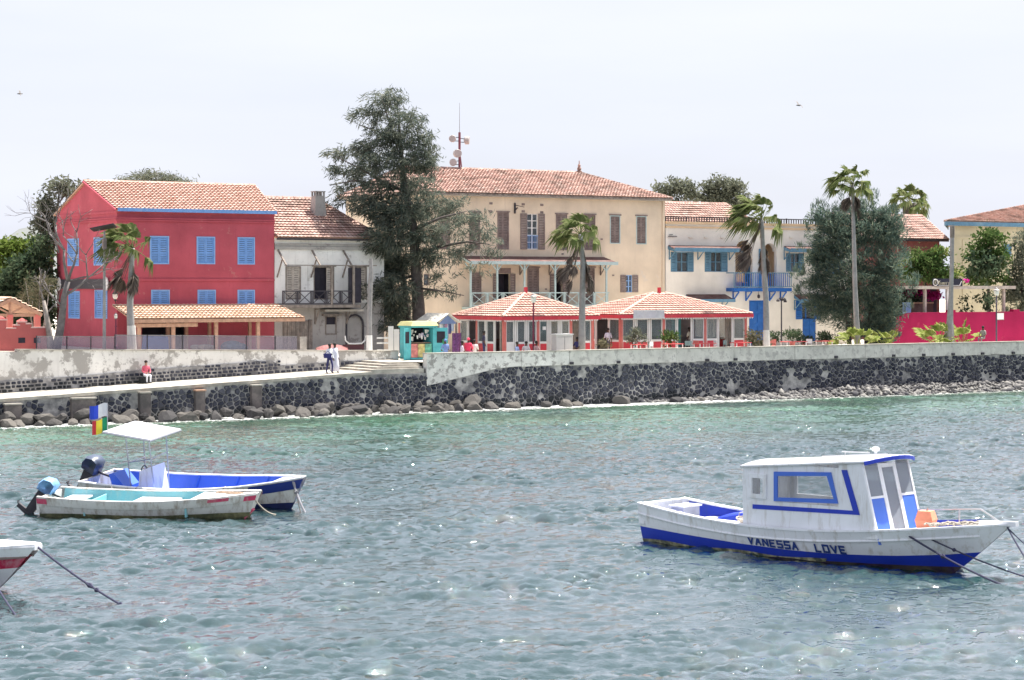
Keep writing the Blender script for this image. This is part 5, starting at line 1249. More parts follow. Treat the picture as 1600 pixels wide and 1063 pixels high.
# ---------------------------------------------------------------- bar terrace with crimson wall
def bar_terrace():
    v = 8.0; pl = front(v); u0, u1 = UU(1392, v), UU(1640, v); zt = ZZ(1500, 488, v); G = 2.86
    th = thing('crimson_wall', 'bright crimson garden wall below the bar terrace', 'wall', (u0 + u1) / 2, v, G); m = MB()
    n = 8    # rounded left shoulder
    for k in range(n):
        a = u0 + 2.2 * k / n; b = u0 + 2.2 * (k + 1) / n; t = (k + .5) / n; m.box(a, b, v, v + .35, G - .2, zt - .02 - .9 * (1 - t) ** 2)
    m.box(u0 + 2.2, u1, v, v + .35, G - .2, zt); m.build('wall_body', M['crimson'], th)
    for px in (1488, 1588): u = UU(px, v); m = MB(); m.box(u - .32, u + .32, v - .03, v + .4, zt, zt + .17); m.build('pier_cap', M['crimson'], th)
    u, z = UZ(1562, 494.5, v); o = thing('white_notice', 'white notice board on the crimson wall behind the lamp post', 'sign', u, v - .03, z); m = MB(); m.box(u - .4, u + .4, v - .04, v - .003, z - .24, z + .24); bd = m.build('board', M['white'], o); m = MB(); 
    for a, b, c, d in ((-.44, .44, .24, .28), (-.44, .44, -.28, -.24)): m.box(u + a, u + b, v - .05, v - .003, z + c, z + d)
    m.build('frame', M['sh_grey'], bd)
    # pergola
    v = 9.2; th = thing('bar_pergola', 'flat roofed timber bar terrace with dark interior behind the crimson wall', 'pergola', UU(1490, v), v, G); zr = ZZ(1480, 449, v); x0, x1 = UU(1394, v), UU(1582, v)
    m = MB(); m.box(x0, x1, v - .3, v + 4.5, zr, zr + .07); m.build('roof', M['old_wood'], th); m = MB(); m.box(x0, x1, v - .36, v - .302, zr - .14, zr + .1); m.build('fascia', M['sh_cream'], th)
    for px in (1445, 1480, 1568): u = UU(px, v); m = MB(); m.box(u - .1, u + .1, v - .1, v + .1, G, zr); m.build('post', M['sh_cream'] if px != 1480 else M['white'], th)
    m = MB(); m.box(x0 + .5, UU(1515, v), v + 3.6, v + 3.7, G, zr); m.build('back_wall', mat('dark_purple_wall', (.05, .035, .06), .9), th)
    m = MB(); m.box(UU(1448, v), UU(1479, v), v + 1.4, v + 1.5, zr - 1.25, zr - 1.15); m.build('shelf', M['timber'], th)
    m = MB(); m.box(UU(1448, v), UU(1479, v), v + 1.45, v + 2.0, G, zr - 1.26); m.build('bar_counter', M['wood_roof'], th)
    m = MB(); u = UU(1424, v); m.box(u - .25, u + .25, v + .3, v + .7, zt - .3, zt + .75); o = m.build('blue_fridge', mat('light_blue', (.25, .4, .66), .6), None, org=(u, v + .5, zt)); o.location = W(u, v + .5, zt); o.rotation_euler = (0, 0, ANG); tag(o, 'light blue cabinet on the bar terrace left of the first post', 'cabinet')
    # sign
    a, b = UU(1457, v - .4), UU(1503.5, v - .4); z0, z1 = ZZ(1480, 447.5, v - .4), ZZ(1480, 435.5, v - .4)
    o = thing('bar_sign', 'black bar sign with a round white emblem and pale script lettering', 'sign', (a + b) / 2, v - .4, z0); m = MB(); m.box(a, b, v - .42, v - .36, z0, z1); bd = m.build('board', mat('black_sign', (.012, .012, .03), .4, .1), o)
    ec = ((a + .27), (z0 + z1) / 2); m = MB(); m.tube([(ec[0] + .235 * math.cos(t), v - .44, ec[1] + .235 * math.sin(t)) for t in np.linspace(0, 6.283, 21)], .035, 5); m.build('emblem_ring', M['white'], bd)
    cr = mat('cream_lettering', (.72, .68, .52), .6, .05); m = MB(); P = lambda x, z: (ec[0] + x, v - .435, ec[1] + z)
    for p, q in (((-.07, -.13), (-.07, .13)), ((-.07, .13), (.06, .1)), ((.06, .1), (.06, .01)), ((.06, .01), (-.06, -.01)), ((-.02, -.01), (.1, -.14))): m.bar(P(*p), P(*q), .05, .015)
    m.build('emblem_letter', cr, bd)
    strokes = {'K': [((0, 0), (0, 1)), ((0, .4), (.6, 1)), ((.15, .5), (.6, 0))], 'u': [((0, .6), (0, .1)), ((0, .1), (.45, .05)), ((.45, .6), (.45, 0))], 'm': [((0, 0), (0, .6)), ((0, .55), (.3, .6)), ((.3, .6), (.3, 0)), ((.3, .55), (.6, .6)), ((.6, .6), (.6, 0))],
               'e': [((0, .3), (.45, .35)), ((.45, .35), (.3, .6)), ((.3, .6), (0, .4)), ((0, .4), (.1, 0)), ((.1, 0), (.45, .08))], 'r': [((0, 0), (0, .6)), ((0, .5), (.35, .6))], 'p': [((0, -.3), (0, .6)), ((0, .55), (.45, .5)), ((.45, .5), (.4, .05)), ((.4, .05), (0, .05))], 'y': [((0, .6), (.22, .1)), ((.5, .6), (.05, -.35))], 'a': [((.45, .6), (.45, 0)), ((.45, .55), (.05, .45)), ((.05, .45), (.05, .08)), ((.05, .08), (.45, .08))]}
    x = a + .56
    for ch in 'Kumerpay':
        m = MB()
        for p, q in strokes[ch]: m.bar((x + p[0] * .22 + p[1] * .04, v - .43, z0 + .12 + p[1] * .30), (x + q[0] * .22 + q[1] * .04, v - .43, z0 + .12 + q[1] * .30), .045, .015)
        m.build('letter', cr, bd); x += .205
    m = MB(); m.prism([(a + .6, v - .43, z0 + .03), (b - .25, v - .43, z0 + .05), (b - .05, v - .43, z0 + .40), (b - .12, v - .43, z0 + .40), (b - .32, v - .43, z0 + .08), (a + .6, v - .43, z0 + .06)], (0, .01, 0)); m.build('swoosh', M['white'], bd)
bar_terrace()

# ---------------------------------------------------------------- lamps and poles
def street_lantern(px, v, py_top, label, mp_, base=2.86, s=1.0):
    u = UU(px, v); zt = ZZ(px, py_top, v); t = thing('street_lantern', label, 'street lamp', u, v, base, 'lantern posts'); m = MB(); zl = zt - .62 * s
    m.lathe((u, v, base), [(.14, 0), (.14, .25), (.08, .35), (.06, .5), (.05, zl - base - .5), (.09, zl - base - .45), (.05, zl - base - .4), (.045, zl - base - .05), (.11, zl - base)], 8); m.build('post', mp_, t)
    m = MB(); m.lathe((u, v, zl), [(.10 * s, .0), (.17 * s, .12 * s), (.19 * s, .36 * s)], 8); m.build('lantern_glass', M['lamp_glass'], t)
    m = MB(); m.lathe((u, v, zl + .36 * s), [(.24 * s, 0), (.22 * s, .05 * s), (.10 * s, .14 * s), (.08 * s, .2 * s), (.02 * s, .27 * s)], 8); m.build('lantern_cap', mat('lamp_cap', (.35, .33, .32), .5), t)
    for k in range(4): a = math.pi / 4 + k * math.pi / 2; m = MB(); m.bar((u + .11 * s * math.cos(a), v + .11 * s * math.sin(a), zl + .02), (u + .19 * s * math.cos(a), v + .19 * s * math.sin(a), zl + .36 * s), .02); m.build('lantern_bar', mp_, t)
    return t
street_lantern(833.5, 1.6, 458, 'maroon lantern post standing before the nearer cafe pavilion', M['maroon'])
street_lantern(1557, 1.8, 449, 'dark lantern post standing before the crimson wall', mat('lamp_dark', (.10, .08, .12), .5))
street_lantern(181, 5.2, 489, 'slim maroon lamp post with a small white lantern beside the red house corner', M['maroon'], 3.7, .55)
def extras():
    u, v = UU(180, 9.5), 9.5; zc = ZZ(180, 463, v); o = thing('wall_lantern', 'black wall lantern on a bracket at the red house corner', 'lantern', u, v, zc); m = MB(); m.lathe((u, v, zc - .18), [(.08, 0), (.15, .1), (.17, .3)], 8); m.build('lantern_glass', M['lamp_glass'], o); m = MB(); m.lathe((u, v, zc + .12), [(.22, 0), (.1, .13), (.02, .22)], 8); m.build('lantern_cap', M['iron'], o); m = MB(); m.lathe((u, v, zc - .3), [(.04, 0), (.1, .12)], 8); m.bar((u, v, zc - .3), (u + .35, 9.98, zc - .75), .04); m.bar((u, v, zc - .28), (u + .35, 9.98, zc - .28), .04); m.build('bracket', M['iron'], o)
    # solar street lamp
    v = 5.3; u = UU(163, v); zt = ZZ(163, 362, v); o = thing('solar_street_lamp', 'tall grey street lamp with a flat solar panel before the red house gable', 'street lamp', u, v, 3.75); m = MB(); m.tube([(u, v, 3.6), (u, v, zt + .05)], [.11, .06], 8); m.build('pole', M['pole'], o)
    c = Vector((u - .05, v, zt + .2)); m = MB(); ax = Vector((.83, -.55, 0)).normalized(); ay = Vector((.55, .83, 0)); up = Vector((0, 0, .045))
    tilt = Vector((0, 0, .13)); m.hexa([c - ax * .68 - ay * .5 - tilt * .4, c + ax * .68 - ay * .5 + tilt * 1.7, c + ax * .68 + ay * .5 + tilt * .3, c - ax * .68 + ay * .5 - tilt * 1.6, c - ax * .68 - ay * .5 - tilt * .4 + up, c + ax * .68 - ay * .5 + tilt * 1.7 + up, c + ax * .68 + ay * .5 + tilt * .3 + up, c - ax * .68 + ay * .5 - tilt * 1.6 + up]); m.build('solar_panel', M['iron'], o)
    m = MB(); m.box(u - .1, u + .1, v - .12, v + .1, zt - 1.0, zt - .4); m.build('battery_box', M['sh_grey'], o)
    # wooden utility pole
    v = 6.0; pts = [(577, 548), (577, 500), (578.5, 450), (580, 420), (579.5, 404)]; u = UU(577, v); o = thing('wooden_pole', 'old leaning wooden pole with whitewashed foot before the old white house', 'pole', u, v, 3.4); m = MB(); P = [(UU(p, v), v, ZZ(p, q, v)) for p, q in pts]; m.tube(P, [.19, .17, .15, .13, .09], 8); m.build('shaft', M['pole'], o)
    m = MB(); m.tube([P[0], ((P[0][0] + P[1][0]) / 2, v, (P[0][2] + P[1][2]) / 2)], [.2, .19], 8); m.build('whitewash', M['white'], o)
    # triple lamp before the cream house
    v = 12.0; u = UU(1221, v); zt = ZZ(1221, 468, v); o = thing('cluster_lamp', 'thin black lamp post with a cluster of drooping lamps before the cream house', 'street lamp', u, v, 2.86); m = MB(); m.tube([(u, v, 2.8), (u, v, zt)], [.06, .045], 6); m.build('pole', M['iron'], o)
    for dx, dz in ((-.33, 0), (.0, .12), (.3, .05), (.36, -.06)): m = MB(); m.tube([(u, v, zt - .15), (u + dx * .6, v, zt + dz + .08), (u + dx, v, zt + dz)], .03, 5); m.lathe((u + dx, v, zt + dz - .16), [(.12, 0), (.12, .1), (.05, .2)], 8); m.build('lamp_arm', M['iron'], o)
    # bare grey trunk used as a pole
    v = 2.0; u = UU(1487, v); o = thing('dead_palm_trunk', 'bare grey dead palm trunk without a crown before the crimson wall', 'tree trunk', u, v, 2.86); m = MB(); P = [(UU(p, v), v, ZZ(p, q, v)) for p, q in ((1483, 536), (1484.5, 500), (1486, 460), (1487.5, 410), (1488, 352))]; m.tube(P, [.42, .24, .17, .15, .15], 9); m.build('trunk', M['pole'], o); m = MB(); zt = P[-1][2]; m.tube([(P[-1][0], v, zt - .9), (P[-1][0], v, zt - .1)], .17, 8); m.build('dark_top', M['old_wood'], o)
extras()
# ================================================================== TREES AND PLANTS
LM = {'cas': leaf_mat('casuarina_needles', [(.085, .115, .095), (.15, .175, .145), (.25, .255, .20), (.10, .13, .12)], .45),
      'cas2': leaf_mat('blue_green_needles', [(.07, .12, .11), (.13, .185, .15), (.24, .275, .20), (.085, .135, .12)], .45),
      'green': leaf_mat('bright_leaves', [(.10, .16, .03), (.17, .24, .05), (.24, .29, .09), (.08, .12, .03)], .4),
      'mid': leaf_mat('mid_green_leaves', [(.055, .11, .035), (.10, .17, .05), (.16, .21, .08), (.05, .08, .03)], .35),
      'dark': leaf_mat('dark_leaves', [(.05, .085, .055), (.085, .12, .07), (.12, .15, .085)], .35),
      'dry': leaf_mat('dry_leaves', [(.16, .15, .10), (.24, .22, .15), (.12, .12, .08), (.10, .13, .06)], .3),
      'grey': leaf_mat('grey_green_leaves', [(.14, .155, .115), (.21, .22, .17), (.11, .125, .095)], .45),
      'pink': leaf_mat('magenta_bracts', [(.55, .03, .25), (.75, .06, .38), (.5, .05, .3)], .4),
      'palm': leaf_mat('palm_leaf', [(.10, .14, .05), (.17, .20, .08), (.26, .27, .14), (.12, .16, .06)], .35),
      'fan': leaf_mat('young_fan_leaf', [(.20, .26, .06), (.32, .36, .12), (.42, .44, .20)], .4),
      'dead': leaf_mat('dead_palm_leaf', [(.09, .07, .065), (.16, .13, .11), (.24, .20, .17), (.06, .05, .05)], .2)}
BARK = mat('grey_bark', (.10, .085, .08), .95, .3, 4, .6, 18)
BARK3 = mat('grey_brown_bark', (.15, .135, .135), .95, .3, 4, .5, 18)
BARK2 = mat('pale_bark', (.27, .24, .22), .95, .25, 4, .5, 18)
def leaf_cloud(name, parent, clumps, size, m, droop=(0, 0, -.3), per=26, sig=.24, aspect=.1, outw=.8):
    """clumps: (centre, radii, n leaves). Leaves gather on many small twigs inside each clump."""
    Cs, Ds, Ls = [], [], []
    for c, r, n in clumps:
        k = max(1, n // per); d = rng.standard_normal((k, 3)); d /= np.linalg.norm(d, axis=1)[:, None]
        tw = d * (rng.random((k, 1)) ** (1 / 2.4)); pos = np.array(c) + tw * np.array(r)
        for j in range(k):
            q = pos[j] + rng.standard_normal((per, 3)) * sig * np.array([1, 1, .7]); Cs.append(q)
            dd = tw[j] * outw + np.array(droop) + rng.standard_normal((per, 3)) * .45; Ds.append(dd); Ls.append(rng.uniform(.6, 1.35, per) * size)
    C = np.vstack(Cs); D = np.vstack(Ds); L = np.concatenate(Ls)[:, None]
    D /= np.linalg.norm(D, axis=1)[:, None]; Rn = rng.standard_normal(D.shape); S = np.cross(D, Rn); S /= np.linalg.norm(S, axis=1)[:, None]
    w = L * aspect; V = np.stack([C - D * L / 2, C + S * w, C + D * L / 2, C - S * w], 1).reshape(-1, 3)
    Fq = np.arange(len(V)).reshape(-1, 4); o = np_mesh(name, V, Fq, m, parent); return tag(o, kind='stuff')
class Tree:
    """a tree rooted at a column of the photo and a depth; parts come from positions traced in the photograph"""
    def __init__(s, name, label, px, v, zg=2.86, group=None, cat='tree'):
        s.Y = depth(px, v); s.X = XY(px, s.Y); s.zg = zg; s.root = wthing(name, label, cat, (s.X, s.Y, zg), 0, group); s.sc = F_PX / s.Y
    def P(s, px, py, dy=0.0): Y = s.Y + dy; return Vector((XY(px, Y) - s.X, dy, ZY(py, Y) - s.zg))
    def clump(s, px, py, rx, ry, n, dy=0.0, ry_depth=None): return (s.P(px, py, dy), (rx / s.sc, (ry_depth or (rx + ry) / 2) / s.sc, ry / s.sc), n)
    def limb(s, name, pts, r0, r1, m, n=6):
        mb = MB(); k = len(pts); mb.tube([s.P(*p) for p in pts], [r0 + (r1 - r0) * i / (k - 1) for i in range(k)], n); return mb.build(name, m, s.root, True)
def big_casuarina():
    t = Tree('casuarina_tree', 'tall dark casuarina tree standing between the old white house and the ochre house', 650, 9.5)
    t.limb('trunk', [(655, 552), (654, 480), (650, 420), (645, 350), (632, 290), (626, 230), (622, 175)], .48, .06, BARK, 8)
    t.limb('trunk', [(636, 552, 1), (637, 500, 1), (630, 440, 1), (615, 380, 1), (600, 320, 1), (585, 270, 1)], .3, .05, BARK, 7)
    for pts, r in (([(648, 400), (690, 385), (730, 378), (765, 382)], .16), ([(645, 360), (690, 340, -1), (730, 330, -1)], .13), ([(635, 300), (600, 285), (560, 262), (525, 245)], .13), ([(640, 330), (590, 310), (545, 315)], .12), ([(630, 260), (660, 245), (685, 235)], .09),
                   ([(626, 230), (590, 205), (560, 195)], .09), ([(650, 430), (610, 440, 1.5), (580, 470, 1.5)], .12), ([(650, 450), (690, 455, -1), (725, 462, -1)], .09), ([(628, 240), (605, 180), (595, 150)], .07), ([(600, 290), (555, 282), (515, 290)], .07)):
        t.limb('limb', pts, r, .025, BARK, 5)
    A = [(600, 157, 38, 18, 900), (575, 182, 34, 14, 650), (638, 190, 34, 20, 800), (606, 215, 52, 20, 1400), (655, 222, 32, 22, 800), (585, 232, 42, 16, 900), (536, 240, 28, 9, 350), (640, 252, 42, 20, 1100), (524, 268, 22, 12, 300), (595, 258, 50, 20, 1300), (668, 258, 24, 20, 500), (550, 292, 30, 15, 500), (560, 268, 30, 14, 500),
         (612, 292, 48, 24, 1500), (660, 292, 34, 22, 700), (535, 316, 26, 14, 260), (570, 322, 26, 18, 420), (615, 332, 50, 26, 1700), (668, 330, 45, 26, 1300), (716, 326, 34, 24, 700), (604, 372, 40, 28, 1400), (652, 372, 44, 28, 1500), (708, 362, 42, 24, 1100), (752, 358, 26, 30, 620), (776, 384, 20, 20, 230), (740, 392, 38, 12, 520), (690, 402, 40, 14, 700), (622, 412, 38, 26, 1300), (600, 428, 24, 30, 800), (614, 455, 38, 26, 1300), (600, 482, 30, 26, 1000), (630, 492, 22, 26, 600), (556, 452, 16, 16, 170), (548, 470, 14, 18, 220), (578, 462, 20, 30, 520), (612, 512, 26, 12, 350), (690, 432, 34, 12, 230), (700, 458, 26, 14, 150), (660, 405, 24, 20, 450), (742, 420, 30, 12, 180), (675, 448, 20, 20, 160)]
    leaf_cloud('crown', t.root, [t.clump(a, b, c, d, int(n * (1.25 if a < 690 else .85) * (1.7 if b > 320 and a < 645 else 1)), random.uniform(-1.4, 1.4)) for a, b, c, d, n in A], .42, LM['cas'], (-.25, 0, -.35), 30, .22, .07)
big_casuarina()
def bush_casuarina():
    t = Tree('casuarina_bush', 'broad dark blue green casuarina bush beside the cream house', 1340, 8.5)
    for dx in (-12, 0, 14): t.limb('trunk', [(1340 + dx, 545), (1340 + dx * 1.6, 470), (1340 + dx * 2.5, 400)], .2, .06, BARK)
    A = [(1335, 420, 62, 60, 4200), (1290, 430, 30, 50, 1500), (1388, 425, 26, 62, 1700), (1345, 362, 58, 32, 2600), (1300, 372, 34, 34, 1300), (1388, 362, 28, 28, 900), (1330, 482, 60, 38, 3000), (1276, 402, 18, 18, 420), (1272, 440, 16, 14, 320), (1385, 490, 28, 34, 1500), (1285, 475, 30, 22, 800), (1290, 340, 30, 18, 420), (1345, 335, 46, 20, 900), (1390, 340, 20, 18, 300), (1360, 515, 36, 20, 700)]
    leaf_cloud('crown', t.root, [t.clump(a, b, c, d, int(n * 1.9), random.uniform(-1, .6)) for a, b, c, d, n in A], .40, LM['cas2'], (-.2, 0, .3), 26, .24, .075)
    sp = []
    for px in list(range(1258, 1412, 5)):
        top = 322 + abs(px - 1345) * .30 + random.uniform(-22, 18); sp.append((px + random.uniform(-3, 3), top, 4, 20, 60))
    for k in range(46):      # ragged tufts standing out of the sides
        a = random.uniform(-.5, 3.6); r = random.uniform(.92, 1.18); sp.append((1337 + 82 * math.cos(a) * r, 425 - 92 * math.sin(a) * r, 8, 9, 70))
    leaf_cloud('crown_tips', t.root, [t.clump(a, b, c, d, n, random.uniform(-1, .5)) for a, b, c, d, n in sp], .38, LM['cas2'], (-.25, 0, 1.2), 11, .1, .06)
bush_casuarina()
def small_trees():
    t = Tree('leafy_tree', 'bright yellow green tree at the far left edge', 20, 24, 3.8); t.limb('trunk', [(20, 550), (22, 470), (25, 410)], .25, .08, BARK)
    leaf_cloud('crown', t.root, [t.clump(*a) for a in ((12, 392, 30, 18, 1300), (45, 388, 24, 16, 800), (20, 415, 36, 20, 1400), (58, 405, 20, 16, 500), (10, 440, 24, 18, 700), (8, 475, 16, 18, 400))], .34, LM['green'], (0, 0, -.2), 22, .3, .24)
    t = Tree('dark_tree', 'dark green tree filling the gap left of the red house', 45, 21, 3.8); t.limb('trunk', [(48, 552), (48, 480), (50, 430)], .25, .08, BARK)
    leaf_cloud('crown', t.root, [t.clump(*a) for a in ((45, 425, 36, 26, 2600), (30, 455, 36, 26, 2400), (62, 450, 26, 36, 2200), (40, 485, 44, 22, 2000), (66, 395, 16, 24, 700), (5, 460, 20, 30, 900), (60, 500, 26, 20, 900))], .34, LM['dark'], (0, 0, -.2), 22, .3, .22)
    t = Tree('sparse_tree', 'thin grey green tree rising behind the red house gable', 85, 24, 3.8); t.limb('trunk', [(76, 552), (78, 450), (85, 350), (95, 290)], .2, .04, BARK)
    for p in ([(85, 350), (70, 325), (62, 315)], [(90, 320), (105, 300), (115, 285)]): t.limb('limb', p, .07, .02, BARK, 5)
    leaf_cloud('crown', t.root, [t.clump(*a) for a in ((95, 290, 18, 14, 420), (72, 318, 18, 16, 480), (110, 300, 16, 12, 260), (82, 338, 20, 18, 620), (66, 358, 14, 18, 480), (76, 378, 14, 20, 520), (128, 285, 10, 6, 70))], .32, LM['grey'], (0, 0, -.1), 20, .26, .2)
    t = Tree('dry_shrub', 'tangled dry shrub between the tiled hut and the red house', 58, 11, 3.8); 
    for a, b, c in ((58, 40, 440), (60, 62, 430), (62, 78, 445), (58, 50, 470)): t.limb('limb', [(a, 548), ((a + b) / 2, 500), (b, c)], .08, .02, BARK2, 5)
    leaf_cloud('crown', t.root, [t.clump(*a) for a in ((60, 452, 22, 22, 620), (48, 470, 16, 20, 380), (72, 445, 10, 18, 260))], .34, LM['dry'], (.2, 0, -.1), 12, .2, .05)
    t = Tree('feathery_tree', 'feathery acacia crown showing above the red house roof', 245, 34, 3.4); t.limb('trunk', [(245, 545), (245, 400), (245, 300)], .25, .08, BARK2)
    for b, c in ((195, 278), (215, 270), (245, 266), (275, 272), (300, 282)): t.limb('limb', [(245, 310), ((245 + b) / 2, 292), (b, c)], .08, .015, BARK2, 5)
    leaf_cloud('crown', t.root, [t.clump(*a) for a in ((215, 282, 30, 8, 500), (250, 280, 32, 9, 620), (285, 287, 24, 7, 420), (240, 272, 34, 5, 160), (195, 283, 14, 4, 90))], .4, LM['grey'], (-.6, 0, 0), 16, .25, .08)
    t = Tree('roof_tree', 'loose grey green tree behind the ochre house roof', 1060, 36); t.limb('trunk', [(1062, 545), (1062, 400), (1060, 310)], .25, .08, BARK)
    leaf_cloud('crown', t.root, [t.clump(*a) for a in ((1062, 292, 26, 14, 650), (1035, 296, 14, 8, 200), (1075, 302, 20, 14, 450), (1050, 312, 20, 10, 300))], .4, LM['grey'], (0, 0, -.1), 22, .32, .2)
    t = Tree('round_tree', 'rounded grey green tree behind the cream house roof', 1132, 34); t.limb('trunk', [(1132, 545), (1132, 400), (1132, 320)], .25, .08, BARK)
    leaf_cloud('crown', t.root, [t.clump(*a) for a in ((1130, 292, 32, 18, 1500), (1118, 305, 24, 16, 800), (1150, 306, 20, 18, 700), (1130, 318, 36, 14, 900))], .36, LM['grey'], (0, 0, -.1), 22, .28, .2)
    t = Tree('garden_tree', 'leafy green tree with pale flowers above the bar terrace', 1445, 15); t.limb('trunk', [(1448, 545), (1448, 470), (1445, 430)], .2, .06, BARK)
    leaf_cloud('crown', t.root, [t.clump(*a) for a in ((1440, 405, 30, 16, 1200), (1465, 398, 18, 12, 420), (1425, 425, 24, 18, 900), (1455, 425, 32, 18, 1400), (1485, 430, 16, 16, 350))], .3, LM['mid'], (0, 0, -.2), 22, .26, .26)
    leaf_cloud('blossom', t.root, [t.clump(*a) for a in ((1470, 395, 18, 10, 160), (1490, 430, 16, 14, 160), (1420, 415, 20, 16, 90))], .26, LM['fan'], (0, 0, 0), 8, .2, .35)
    t = Tree('bushy_tree', 'light green bushy tree before the olive house', 1545, 14); t.limb('trunk', [(1545, 545), (1545, 470), (1542, 400)], .2, .06, BARK)
    leaf_cloud('crown', t.root, [t.clump(*a) for a in ((1545, 372, 26, 14, 700), (1530, 395, 22, 18, 900), (1560, 400, 26, 18, 700), (1545, 430, 40, 18, 1200), (1520, 430, 14, 16, 300))], .32, LM['mid'], (0, 0, -.2), 22, .28, .26)
    leaf_cloud('fern_leaves', t.root, [t.clump(1540, 415, 26, 22, 500, -1.5)], .55, LM['dark'], (0, 0, -.3), 14, .3, .16)
    t = Tree('edge_tree', 'tall dull green tree at the right edge before the olive house', 1595, 13); t.limb('trunk', [(1597, 545), (1597, 470), (1597, 400)], .2, .06, BARK)
    leaf_cloud('crown', t.root, [t.clump(*a) for a in ((1600, 380, 16, 26, 700), (1592, 420, 20, 26, 1000), (1580, 455, 22, 20, 800), (1600, 465, 20, 30, 900), (1575, 490, 14, 14, 240))], .32, LM['grey'], (0, 0, -.2), 22, .28, .2)
    t = Tree('bougainvillea', 'magenta bougainvillea hanging inside the bar terrace', 1445, 11.5, 2.86, None, 'shrub'); t.limb('stem', [(1432, 535), (1430, 480), (1440, 455)], .06, .02, BARK)
    leaf_cloud('bracts', t.root, [t.clump(*a) for a in ((1428, 458, 16, 5, 420), (1460, 462, 14, 5, 380), (1440, 456, 30, 3, 200), (1510, 440, 8, 4, 40))], .2, LM['pink'], (0, 0, -.2), 14, .14, .4)
    leaf_cloud('leaves', t.root, [t.clump(*a) for a in ((1420, 470, 20, 14, 300), (1540, 465, 16, 18, 260), (1505, 475, 10, 16, 100))], .3, LM['dark'], (0, 0, -.3), 14, .22, .25)
    for nm, lb, px, py, rx, ry, v, k, n in (('potted_shrub', 'spiky grey green shrub below the pale sign board', 993, 528, 15, 14, 2.4, 'grey', 420), ('potted_shrub', 'round green shrub at the middle post of the wider cafe', 1048, 528, 13, 13, 2.4, 'mid', 420), ('potted_shrub', 'loose pale shrub at the right corner of the wider cafe', 1178, 527, 14, 15, 2.6, 'dry', 460), ('potted_shrub', 'low pale shrub left of the palm with white trunk base', 1192, 537, 12, 8, 2.2, 'dry', 220), ('potted_shrub', 'dark shrub just right of the palm before the cream house', 1208, 528, 8, 14, 10, 'dark', 260), ('potted_shrub', 'group of dark potted leaves under the cluster lamp', 1238, 524, 18, 9, 13, 'dark', 420),
                                            ('potted_shrub', 'dark low shrub beside the right hand blue door', 1258, 531, 14, 6, 10, 'dark', 240), ('potted_shrub', 'blue black low bush left of the yellow green fan palm', 1293, 526, 18, 8, 8, 'dark', 420), ('potted_shrub', 'pale low plant inside the cafe doorway between the pavilions', 944, 538, 9, 7, 2.6, 'dry', 180), ('potted_shrub', 'dark plants under the triple arm tree shade at the crimson wall end', 1392, 526, 16, 10, 6, 'cas2', 380)):
        t = Tree(nm, lb, px, v, 2.86, 'shrubs along the promenade', 'shrub'); q = MB(); q.lathe((0, 0, 0), [(.16, 0), (.22, .3), (.24, .34)], 9); q.build('pot', M['cafe_post'], t.root)
        t.limb('stem', [(px, 543), (px, py)], .035, .02, BARK, 5)
        leaf_cloud('leaves', t.root, [t.clump(px, py, rx, ry, n)], .26, LM[k], (0, 0, .25), 14, .14, .16)
small_trees()
def bare_tree():
    t = Tree('bare_tree', 'leafless grey tree with forked trunk before the red house gable', 92, 5.6, 3.75)
    t.limb('trunk', [(88, 547), (93, 520), (97, 495), (100, 465), (106, 440)], .26, .15, BARK3, 8)
    t.limb('trunk', [(80, 547), (77, 520), (72, 490), (68, 470)], .22, .1, BARK2, 7)
    r = random.Random(4)
    def grow(px, py, ang, ln, rad, dep, dy):
        if dep == 0 or rad < .006: return
        pts = [(px, py, dy)]
        for k in range(3):
            ang += r.uniform(-.22, .22); px += math.cos(ang) * ln / 3; py -= math.sin(ang) * ln / 3; dy += r.uniform(-.2, .2); pts.append((px, py, dy))
        t.limb('branch', pts, rad, rad * .62, BARK3, 5)
        for k in range(2 if dep > 1 else 1): grow(px, py, ang + r.choice((-1, 1)) * r.uniform(.25, .75), ln * r.uniform(.6, .85), rad * .58, dep - 1, dy)
        if r.random() < .6: grow(*pts[2][:2], ang + r.choice((-1, 1)) * .8, ln * .6, rad * .45, dep - 1, dy)
    for a, b, an, ln, rd, dp in ((106, 440, 1.9, 50, .11, 5), (106, 440, 1.25, 45, .09, 4), (101, 462, .55, 45, .09, 4), (97, 480, 2.3, 30, .07, 3), (106, 440, .15, 35, .06, 4), (68, 470, 2.0, 22, .06, 3), (72, 490, .9, 25, .05, 3), (92, 395, 1.7, 50, .05, 4)): grow(a, b, an, ln, rd, dp, 0)
bare_tree()

